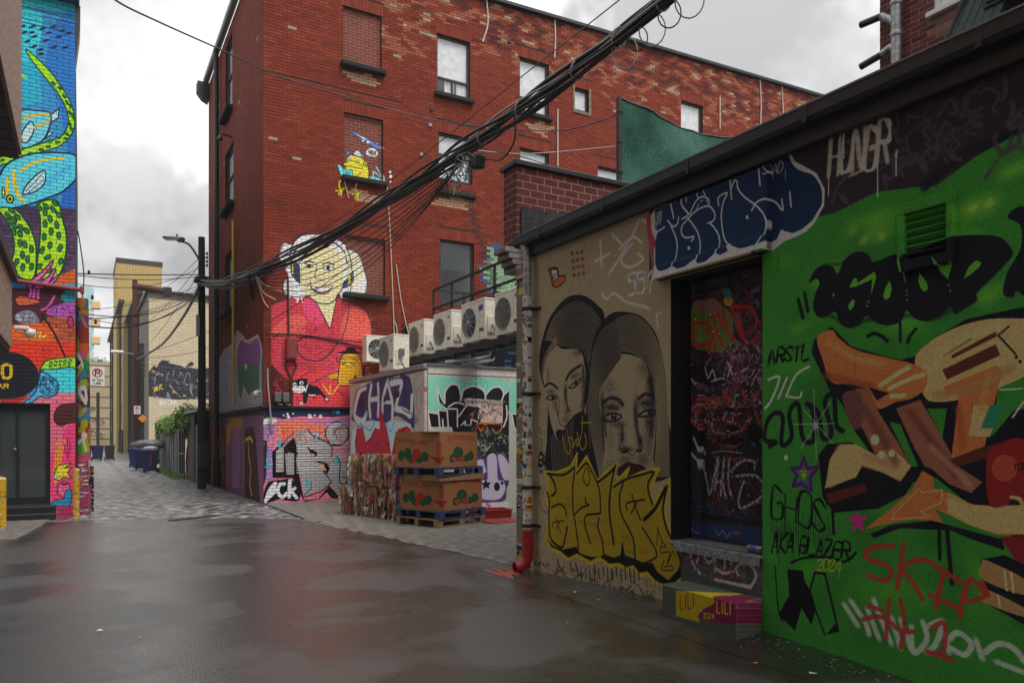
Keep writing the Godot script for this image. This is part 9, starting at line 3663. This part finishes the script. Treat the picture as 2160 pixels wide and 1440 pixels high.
func lane_yard() -> void:
	var blue := grain(lc(0.008, 0.03, 0.13), 0.45, 3.0, MT.g2)
	var w := wheelie("large blue wheeled bin with pink scrawl nearest the vine fence", Vector3(2.62, 0, -36.4), -0.25, blue)
	var gr := MB.new()
	for q in [[[0.0, 0.3], [0.12, 0.4], [0.02, 0.5], [0.12, 0.55]], [[0.05, 0.6], [0.15, 0.7], [0.03, 0.78]]]:
		var pp := []
		for z in q:
			pp.append(Vector3(z[0], z[1], 0.26 + 0.115 * (z[1] - 0.08) / 0.87))
		gr.tube(hang(pp), 0.012, 4)
	local("scrawl", gr, mat(lc(0.4, 0.02, 0.1), 0.6), w)
	again(w, "middle blue wheeled bin in the lane row", Vector3(2.5, 0, -39.6), -0.2)
	again(w, "farthest blue wheeled bin of the lane row of three", Vector3(2.42, 0, -43.0), -0.15)
	var far := wheelie("blue wheeled bin with open lid far down the lane", Vector3(0.95, 0, -57), 0.2, blue)
	wheelie("dark green wheeled bin left of far blue bin", Vector3(0.3, 0, -57.5), 0.1, grain(lc(0.01, 0.03, 0.02), 0.5, 3.0, MT.g2))
	wheelie("black wheeled bin right of far blue bin", Vector3(1.65, 0, -56.5), 0.0, MT.black)
	for q in [["grey rubbish bag slumped over the blue bins", Vector3(2.75, 1.22, -38.0), Vector3(0.75, 0.22, 0.5), 3], ["pale sack lying on lid of large blue bin", Vector3(2.65, 1.06, -36.4), Vector3(0.33, 0.1, 0.3), 5]]:
		var b := MB.new()
		var nz := FastNoiseLite.new()
		nz.seed = q[3]
		nz.frequency = 1.6
		for i in 17:
			for j in 13:
				var a := TAU * i / 16
				var e := PI * (j / 12.0 - 0.5)
				var d := Vector3(cos(a) * cos(e), sin(e), sin(a) * cos(e))
				b.vert(q[1] + d * q[2] * (1.0 + 0.35 * nz.get_noise_3dv(d * 2.0)), d)
		for i in 16:
			for j in 12:
				var a := i * 13 + j
				for z in [a, a + 13, a + 14, a, a + 14, a + 1]:
					b.i.append(z)
		solo("rubbish_bag", b, mat(lc(0.1, 0.1, 0.11) if q[3] == 3 else lc(0.3, 0.32, 0.36), 0.35), q[0], "bag")
	# board fence with a wire gate, shed with red door
	var f := thing("board_fence", "weathered grey board fence below the vine along the lane", "fence", Vector3(3.35, 0, -34))
	for k in 46:
		var pl := MB.new()
		var z := -40.5 + k * 0.19
		pl.col = Color(0.16, 0.15, 0.15) * R.randf_range(0.5, 1.5)
		if R.randf() < 0.2:
			pl.col = [Color(0.14, 0.04, 0.05), Color(0.03, 0.07, 0.1), Color(0.1, 0.06, 0.11), Color(0.16, 0.1, 0.05)][R.randi() % 4]
		pl.box(Vector3(3.36 + R.randf_range(-0.02, 0.02), 0.95 + R.randf_range(-0.08, 0.06), z), Vector3(0.03, 1.85, 0.17), Basis(Vector3.RIGHT, R.randf_range(-0.015, 0.015)))
		part("plank", pl, MT.tint, f)
	for y in [0.45, 1.5]:
		var r := MB.new()
		r.box(Vector3(3.4, y, -36.2), Vector3(0.05, 0.09, 8.9))
		part("rail", r, MT.wood, f)
	for k in 6:
		var po := MB.new()
		po.box(Vector3(3.42, 1.05, -40.6 + k * 1.78), Vector3(0.1, 2.1, 0.1))
		part("post", po, MT.wood, f)
	var gt := thing("wire_gate", "low wire gate between board fence and shed", "gate", Vector3(3.3, 0, -30.7))
	for z in [-31.6, -30.7, -29.9]:
		var q := MB.new()
		q.tube([Vector3(3.3, 0, z), Vector3(3.3, 1.9, z)], 0.03, 6)
		part("post", q, MT.galv, gt)
	for y in [0.15, 0.95, 1.85]:
		var q := MB.new()
		q.tube([Vector3(3.3, y, -31.6), Vector3(3.3, y, -29.9)], 0.02, 6)
		part("rail", q, MT.galv, gt)
	for k in 8:
		var q := MB.new()
		q.tube([Vector3(3.3, 0.15, -31.5 + k * 0.2), Vector3(3.3, 1.85, -31.5 + k * 0.2)], 0.008, 4)
		part("bar", q, MT.iron, gt)
	var bp := MB.new()
	bp.box(Vector3(3.33, 1.4, -30.75), Vector3(0.02, 0.85, 1.6))
	part("board", bp, MT.wood, gt)
	var sh := thing("lane_shed", "small timber shed with dark red door and sloping roof", "shed", Vector3(3.6, 0, -28.3))
	for k in 13:
		var z := -29.8 + k * 0.23
		if z > -28.0 and z < -27.25:
			continue
		var pl := MB.new()
		pl.col = [Color(0.16, 0.1, 0.08), Color(0.11, 0.08, 0.07), Color(0.2, 0.14, 0.1), Color(0.12, 0.06, 0.08)][R.randi() % 4]
		pl.box(Vector3(3.42, 1.2, z), Vector3(0.03, 2.4, 0.21))
		part("plank", pl, MT.tint, sh)
	for k in 10:
		var pl := MB.new()
		pl.col = [Color(0.16, 0.11, 0.09), Color(0.1, 0.08, 0.08), Color(0.2, 0.13, 0.1)][R.randi() % 3]
		pl.box(Vector3(3.5 + k * 0.2, 1.2, -29.92), Vector3(0.19, 2.4, 0.03))
		part("plank", pl, MT.tint, sh)
	var dr := MB.new()
	dr.box(Vector3(3.45, 1.0, -27.6), Vector3(0.04, 2.0, 0.72), Basis.IDENTITY, 0.006)
	var drn := part("door", dr, grain(lc(0.12, 0.012, 0.012), 0.6, 4.0, MT.g2), sh)
	var hn := MB.new()
	hn.lathe([Vector2(0.0, 0.0), Vector2(0.03, 0.01), Vector2(0.0, 0.05)], 8, Vector3(3.42, 1.0, -27.32), Basis(Vector3.BACK, PI / 2))
	part("door_knob", hn, MT.galv, drn)
	var rf := MB.new()
	rf.box(Vector3(4.4, 2.55, -28.3), Vector3(2.2, 0.08, 3.5), Basis(Vector3.BACK, 0.08))
	part("roof", rf, MT.tin, sh)
	var hb := MB.new()
	hb.box(Vector3(4.5, 1.2, -28.2), Vector3(2.0, 2.35, 3.2))
	part("core", hb, MT.stone, sh)
	# vine over the fence
	var r := RandomNumberGenerator.new()
	r.seed = 61
	var v := thing("vine", "bright green leafy vine heaped over the board fence", "vine", Vector3(3.6, 0, -34))
	var g := [Color(0.07, 0.18, 0.02), Color(0.1, 0.24, 0.03), Color(0.05, 0.12, 0.02), Color(0.16, 0.28, 0.04), Color(0.22, 0.26, 0.05)]
	var lb := MB.new()
	for k in 34:
		var z := r.randf_range(-41, -29.6)
		leaves(lb, Vector3(r.randf_range(3.4, 4.4), r.randf_range(1.75, 2.3) + (0.2 if z > -34 else 0.0), z), Vector3(0.5, 0.42, 0.6), 420, 0.075, g, r)
	for k in 14:
		leaves(lb, Vector3(3.3, 0.4 + k * 0.14, -40.6 + r.randf_range(-0.1, 0.2)), Vector3(0.16, 0.2, 0.3), 120, 0.06, g, r)
	part("foliage", lb, MT.leaf, v)
	var vs := MB.new()
	for k in 5:
		var z := -40.0 + k * 2.2
		vs.tube(hang([Vector3(3.55, 0, z), Vector3(3.5, 0.8, z + 0.2), Vector3(3.6, 1.6, z + 0.1), Vector3(3.7, 2.4, z + 0.4)]), 0.03, 6)
	part("stem", vs, MT.wood, v)
	var gw := MB.new()
	for k in 420:
		var p := Vector3(r.randf_range(2.95, 3.55), 0, r.randf_range(-38, -29.6))
		var a := r.randf() * TAU
		var hgt := r.randf_range(0.06, 0.26)
		gw.col = g[r.randi() % 5]
		var d := Vector3(cos(a), 0, sin(a))
		gw.tri(p - d * 0.02, p + d * 0.02, p + Vector3(r.randf_range(-0.06, 0.06), hgt, r.randf_range(-0.06, 0.06)))
	var wd := local(numbered("weeds"), gw, MT.leaf, self)
	wd.set_meta("kind", "stuff")
	wd.set_meta("label", "low weeds and grass along the foot of the board fence")
	wd.set_meta("category", "weeds")
	# dark fir overhanging the lane
	var ft := thing("fir_tree", "dark drooping fir branches beside the painted pole", "tree", Vector3(-1.0, 0, -42))
	var tr := MB.new()
	tr.tube([Vector3(-1.0, 0, -42), Vector3(-0.95, 4, -42), Vector3(-0.9, 7, -42)], 0.2, 8, 0.05)
	part("trunk", tr, MT.wood, ft)
	var nb := MB.new()
	var lim := MB.new()
	for k in 26:
		var y := 1.8 + k * 0.15
		var a := k * 2.4
		var reach := lerpf(2.5, 0.7, k / 26.0) * r.randf_range(0.75, 1.1)
		var d := Vector3(cos(a), 0, sin(a))
		var tip := Vector3(-0.97, y, -42) + d * reach + Vector3(0, -0.35 * reach * 0.6 + 0.3, 0)
		lim.tube(hang([Vector3(-0.97, y, -42), Vector3(-0.97, y + 0.12, -42) + d * reach * 0.5, tip]), 0.03, 5, 0.008)
		for q in 220:
			var fr := r.randf_range(0.15, 1.0)
			var c := Vector3(-0.97, y, -42).lerp(tip, fr) + Vector3(0, 0.14 * sin(PI * fr), 0)
			var sd := d.cross(Vector3.UP) * r.randf_range(-0.4, 0.4) * (1.1 - fr * 0.7)
			var e := c + sd + Vector3(0, r.randf_range(-0.25, 0.03), 0)
			nb.col = [Color(0.012, 0.035, 0.018), Color(0.02, 0.05, 0.025), Color(0.03, 0.065, 0.03)][r.randi() % 3]
			var s := Vector3(r.randf_range(-1, 1), r.randf_range(-0.6, 0.3), r.randf_range(-1, 1)).normalized() * 0.12
			nb.tri(e, e + s, e + s * 0.6 + Vector3(0.02, 0.025, 0.0))
	part("crown", nb, MT.leaf, ft)
	part("limb", lim, MT.wood, ft)
	for q in [["rounded green tree top showing over the tan office roof", Vector3(2.2, 11.9, -128), 2.4], ["second small green tree top beside it over the tan office roof", Vector3(4.4, 11.6, -129), 2.0]]:
		var ct := thing("far_tree", q[0], "tree", Vector3(q[1].x, 0, q[1].z))
		var cb := MB.new()
		for k in 7:
			leaves(cb, q[1] + Vector3(r.randf_range(-1, 1), r.randf_range(-0.6, 0.5), r.randf_range(-1, 1)) * q[2] * 0.5, Vector3.ONE * q[2] * 0.5, 160, 0.22, g, r)
		part("crown", cb, MT.leaf, ct)
		var cs := MB.new()
		cs.tube([Vector3(q[1].x, 0, q[1].z - 1), q[1]], 0.2, 6)
		part("trunk", cs, MT.wood, ct)

# ------------------------------------------------------------------ cables
func cables() -> void:
	var t := thing("cable_bundle", "thick black cable bundle slung from timber pole up over the garage", "cable", Vector3(3.6, 5.5, -18.9))
	var spine := [Vector3(3.19, 6.24, -24.35), Vector3(3.4, 5.75, -21.5), Vector3(3.6, 5.54, -18.9), Vector3(3.89, 5.48, -16.79), Vector3(4.24, 5.52, -14.39), Vector3(4.52, 5.64, -12.49), Vector3(4.74, 5.72, -10.94), Vector3(4.93, 5.85, -9.66), Vector3(5.09, 5.96, -8.58), Vector3(5.28, 6.09, -7.25), Vector3(5.44, 6.3, -6.17), Vector3(5.6, 6.55, -4.6), Vector3(5.75, 6.85, -2.6), Vector3(5.85, 7.1, -0.8)]
	var fine := hang(spine)
	var n := fine.size()
	for k in 11:
		var a := TAU * k / 8.0 if k < 8 else 0.4 + k
		var rad := 0.06 if k < 8 else 0.02
		var p := []
		for q in n:
			var f := float(q) / n
			var spread := rad * (2.1 - 1.2 * f) * (1.0 + 0.45 * sin(q * 0.5 + k * 1.9))
			var an := a + f * 9.0
			p.append(fine[q] + Vector3(cos(an) * spread, sin(an) * spread, 0))
		var b := MB.new()
		b.tube(p, [0.024, 0.016, 0.02, 0.03, 0.014, 0.022, 0.018, 0.02, 0.034, 0.03, 0.02][k], 6)
		part("cable", b, MT.cable if k != 4 else MT.cable_grey, t)
	for q in [44, 47, 50, 52, 40, 36]:
		var b := MB.new()
		var c: Vector3 = fine[mini(q, n - 1)]
		var pr := []
		for k in 13:
			var a := TAU * k / 12
			pr.append(c + Vector3(cos(a) * 0.1, sin(a) * 0.1, sin(a) * 0.05))
		b.tube(pr, 0.012, 5, -1.0, false)
		part("tie", b, MT.cable_grey, t)
	# slack loops above the garage corner
	for k in 5:
		var c: Vector3 = fine[47 + k] if 47 + k < n else fine[n - 1]
		var pr := []
		var rr := R.randf_range(0.12, 0.26)
		for q in 17:
			var a := TAU * q / 16
			pr.append(c + Vector3(0.08 + cos(a) * rr * 0.6, -rr * 0.8 + sin(a) * rr, cos(a) * rr * 0.5))
		var b := MB.new()
		b.tube(pr, 0.008, 5, -1.0, false)
		part("slack_loop", b, MT.cable if k % 2 else MT.cable_grey, t)
	# splice box and tangle hung below the bundle
	var j := thing("splice_box", "dark splice box with tangled wires hanging from the cable bundle", "junction box", Vector3(4.94, 5.53, -9.63))
	var jb := MB.new()
	jb.box(Vector3(4.96, 5.56, -9.62), Vector3(0.16, 0.2, 0.3), Basis(Vector3.RIGHT, 0.25), 0.03)
	part("box", jb, MT.iron, j)
	for k in 26:
		var p := []
		var s: Vector3 = Vector3(4.86, 5.68, -10.1) + Vector3(R.randf_range(-0.05, 0.05), 0, R.randf_range(-0.35, 0.45))
		for q in 5:
			p.append(s + Vector3(R.randf_range(-0.12, 0.12), -q * R.randf_range(0.04, 0.12), R.randf_range(-0.16, 0.16)))
		var b := MB.new()
		b.tube(hang(p), R.randf_range(0.004, 0.008), 4)
		part("loose_wire", b, [MT.cable, MT.cable_grey, MT.cable, mat(lc(0.05, 0.2, 0.2), 0.5)][k % 4], j)
	var wl := []
	var nth := ["topmost", "second", "third", "fourth", "fifth", "sixth", "seventh", "eighth", "lowest"]
	# fan of thin wires below the bundle
	for k in 9:
		var a := Vector3(3.62 + R.randf_range(-0.04, 0.04), 5.5 - 0.02 * k, -18.7)
		var b := Vector3(4.95, 5.78 - 0.03 * k, -9.75 - 0.12 * k)
		wl.append(["%s thin black wire of the fan below the cable bundle" % nth[k], [a, b], 0.009, 0.15 + 0.1 * k, "wires fanned below the bundle"])
	# service wires out across the wall
	wl.append(["long sagging wire crossing the sky to the green netting post", [Vector3(0.05, 6.62, -9.3), Vector3(0.36, 6.84, -10.18), Vector3(0.88, 7.14, -11.03), Vector3(1.91, 7.81, -12.75), Vector3(3.3, 8.29, -14.25), Vector3(4.93, 8.57, -15.05), Vector3(6.41, 8.38, -14.77), Vector3(7.72, 8.18, -14.02), Vector3(8.31, 7.72, -12.52), Vector3(8.22, 7.32, -10.85), Vector3(7.8, 7.04, -9.93)], 0.013, 0.0, ""])
	wl.append(["straight thin wire rising past brick wall to upper frame edge", [Vector3(4.3, 6.0, -17.9), Vector3(4.99, 6.47, -17.32), Vector3(5.68, 6.99, -14.04), Vector3(5.99, 7.24, -10.4), Vector3(5.92, 7.13, -7.55), Vector3(5.9, 7.1, -5.5)], 0.009, 0.0, ""])
	wl.append(["pale wire from cable tangle across to the netting post", [Vector3(5.0, 5.8, -9.8), Vector3(6.2, 6.1, -10.2), Vector3(7.8, 6.45, -9.95)], 0.008, 0.0, ""])
	wl.append(["black drop wire from tangle down to brick parapet", [Vector3(4.95, 5.75, -9.6), Vector3(5.4, 5.5, -9.0), Vector3(6.2, 5.16, -8.5)], 0.008, 0.0, ""])
	wl.append(["looping black cable tail under the bundle by splice box", [Vector3(5.05, 5.9, -8.7), Vector3(5.08, 5.6, -8.75), Vector3(5.03, 5.42, -9.0), Vector3(4.98, 5.5, -9.3), Vector3(4.97, 5.56, -9.5)], 0.014, 0.0, ""])
	wl.append(["faint wire slanting down from tangle across red jersey portrait", [Vector3(4.86, 5.45, -10.2), Vector3(3.85, 4.3, -18.0)], 0.007, 0.1, ""])
	wl.append(["heavy black cable drooping from timber pole to the rusty pole", [Vector3(3.15, 6.23, -24.6), Vector3(3.15, 5.95, -27.03), Vector3(3.07, 5.64, -30.54), Vector3(2.94, 5.45, -34.66), Vector3(2.64, 5.53, -41.18), Vector3(2.49, 5.57, -42.99)], 0.05, 0.0, ""])
	for k in 9:
		wl.append(["%s black service wire at mural end, strung across lane to timber pole" % nth[[0, 1, 2, 4, 5, 6, 8, 3, 7][k]], [Vector3(-0.05, [5.02, 4.98, 4.8, 4.2, 4.15, 4.1, 3.95, 4.25, 4.05][k], -18.2), Vector3(3.16, [6.5, 6.45, 6.75, 6.0, 5.94, 6.1, 6.02, 6.2, 6.15][k], -24.35)], [0.014, 0.01, 0.008, 0.012, 0.008, 0.008, 0.016, 0.007, 0.007][k], [0.02, 0.1, 0.3, 0.35, 0.5, 0.3, 0.45, 0.15, 0.25][k], "wires across the lane"])
	for k in 4:
		wl.append(["%s thin wire strung from rusty pole across tan block wall" % ["lowest", "third", "second", "topmost"][k], [Vector3(2.5, 5.3 + 0.2 * k, -43.2), Vector3(3.7 + k * 0.1, 3.2 + k * 0.7, -26.9)], 0.012, 0.15, "wires before the tan block wall"])
	for k in 3:
		wl.append(["%s thin stay wire from top of timber pole down the lane" % ["topmost", "middle", "lowest"][k], [Vector3(3.18, 7.1 - 0.2 * k, -24.45), Vector3(2.5, 8.6 - k * 1.4, -43.2)], 0.01, 0.3, "wires from the pole head"])
	for q in wl:
		var b := wire(q[1], q[2], q[3])
		solo("wire", b, MT.cable if not q[0].begins_with("pale") else MT.cable_grey, q[0], "wire", q[4])
	for k in 3:
		var b := MB.new()
		b.tube(hang([Vector3(3.62, 5.45, -18.6), Vector3(3.66, 5.1 + 0.1 * k, -18.3), Vector3(3.72, 4.75 + 0.2 * k, -18.1), Vector3(3.82 + 0.15 * k, 4.62 + 0.2 * k, -18.06)]), 0.011, 5)
		solo("wire", b, MT.conduit, "%s pale drop wire curling down the brick corner from cable bracket" % ["lowest", "middle", "topmost"][k], "wire", "drop wires on the corner")
	var p := thing("splice_closure", "brown splice closure beside the cable bundle at upper frame edge", "junction box", Vector3(5.6, 6.4, -5.72))
	var ar := MB.new()
	ar.lathe([Vector2(0.0, -0.06), Vector2(0.07, -0.05), Vector2(0.085, 0.05), Vector2(0.06, 0.12), Vector2(0.0, 0.14)], 12, Vector3(5.66, 6.42, -5.72))
	part("body", ar, MT.rust, p)
	var pl := MB.new()
	pl.tube([Vector3(5.66, 6.5, -5.72), Vector3(5.5, 6.4, -5.72)], 0.02, 8)
	part("strap", pl, MT.iron, p)

func small_things() -> void:
	var wc := thing("security_camera", "white bullet security camera on the brick corner above belt course", "camera", Vector3(3.6, 2.6, -18.5))
	var k := MB.new()
	k.lathe([Vector2(0.0, -0.07), Vector2(0.05, -0.06), Vector2(0.06, 0.0), Vector2(0.05, 0.05), Vector2(0.0, 0.06)], 12, Vector3(3.6, 2.62, -18.45))
	part("dome", k, MT.white, wc)
	var k2 := MB.new()
	k2.box(Vector3(3.66, 2.68, -18.45), Vector3(0.1, 0.04, 0.05))
	part("bracket", k2, MT.white, wc)
	var d := thing("drain_grate", "rusty drain strip let into the lane edge", "drain", Vector3(1.9, 0, -15.9))
	var db := MB.new()
	db.box(Vector3(1.95, 0.008, -15.78), Vector3(1.1, 0.012, 0.16), Basis(Vector3.UP, 0.5))
	part("frame", db, MT.rust, d)
	for q in 9:
		var sl := MB.new()
		sl.box(Vector3(1.95, 0.017, -15.78) + Basis(Vector3.UP, 0.5) * Vector3(-0.48 + q * 0.12, 0, 0), Vector3(0.03, 0.008, 0.14), Basis(Vector3.UP, 0.5))
		part("slat", sl, MT.iron, d)
	# scraps on the ground
	var spots := [[0.13, -7.0, 0.05], [0.4, -6.6, 0.025], [-0.9, -11.5, 0.04], [4.05, -2.9, 0.05], [4.2, -3.3, 0.06], [4.35, -2.75, 0.05], [4.3, -6.2, 0.04], [4.45, -6.9, 0.03], [3.6, -5.3, 0.03], [2.5, -6.5, 0.02], [4.1, -3.7, 0.05], [1.6, -9.5, 0.02], [4.3, -5.8, 0.025]]
	for q in spots:
		var b := MB.new()
		var c := Vector3(q[0], 0.012, q[1])
		if q[0] > 4.15:
			c.y = 0.03 + 0.05 * (q[0] - 4.15)
		b.col = [Color(0.6, 0.58, 0.54), Color(0.5, 0.48, 0.45), Color(0.55, 0.2, 0.05)][R.randi() % 3]
		var a := R.randf() * TAU
		var s: float = q[2] * 0.55
		b.tri(c + Vector3(cos(a), 0.0, sin(a)) * s, c + Vector3(cos(a + 4.2), 0.15, sin(a + 4.2)) * s, c + Vector3(cos(a + 2.1), 0.1, sin(a + 2.1)) * s)
		b.tri(c + Vector3(cos(a), 0.0, sin(a)) * s, c + Vector3(cos(a + 5.2), 0.3, sin(a + 5.2)) * s * 0.8, c + Vector3(cos(a + 4.2), 0.15, sin(a + 4.2)) * s)
		solo("paper_scrap", b, MT.tint, "tiny crumpled scrap of litter lying on wet asphalt", "litter", "litter on the asphalt")
	# pebbles and grit at the foot of the garage
	var g := MB.new()
	for q in 380:
		var z := R.randf_range(-7.8, -2.4)
		var c := Vector3(4.62 - absf(R.randfn()) * 0.14, 0.02, z)
		c.y = 0.006 + 0.085 * sin(PI * clampf((z + 7.7) / 5.04, 0, 1)) * clampf((c.x - 4.15) / 0.55, 0, 1)
		var s := R.randf_range(0.002, 0.006)
		g.col = Color(0.14, 0.13, 0.12) * R.randf_range(0.3, 1.8)
		g.box(c, Vector3(s, s, s) * 2.0, Basis(Vector3(1, 1, 0).normalized(), R.randf() * 3.0))
	var gr := local(numbered("gravel"), g, MT.tint, self)
	gr.set_meta("kind", "stuff")
	gr.set_meta("label", "loose grit along the foot of the garage wall")
	gr.set_meta("category", "gravel")
	# street marking paint by the rain pipe
	var m := MB.new()
	m.col = Color(0.5, 0.07, 0.04)
	for q in 7:
		var a := Vector3(4.15 + q * 0.06, 0.0045, -7.45 + 0.2 * (q % 2))
		m.quad(a, a + Vector3(0.035, 0, 0.0), a + Vector3(0.06, 0, -0.5), a + Vector3(0.03, 0, -0.5))
	setting("ground_marking", m, MT.tint)
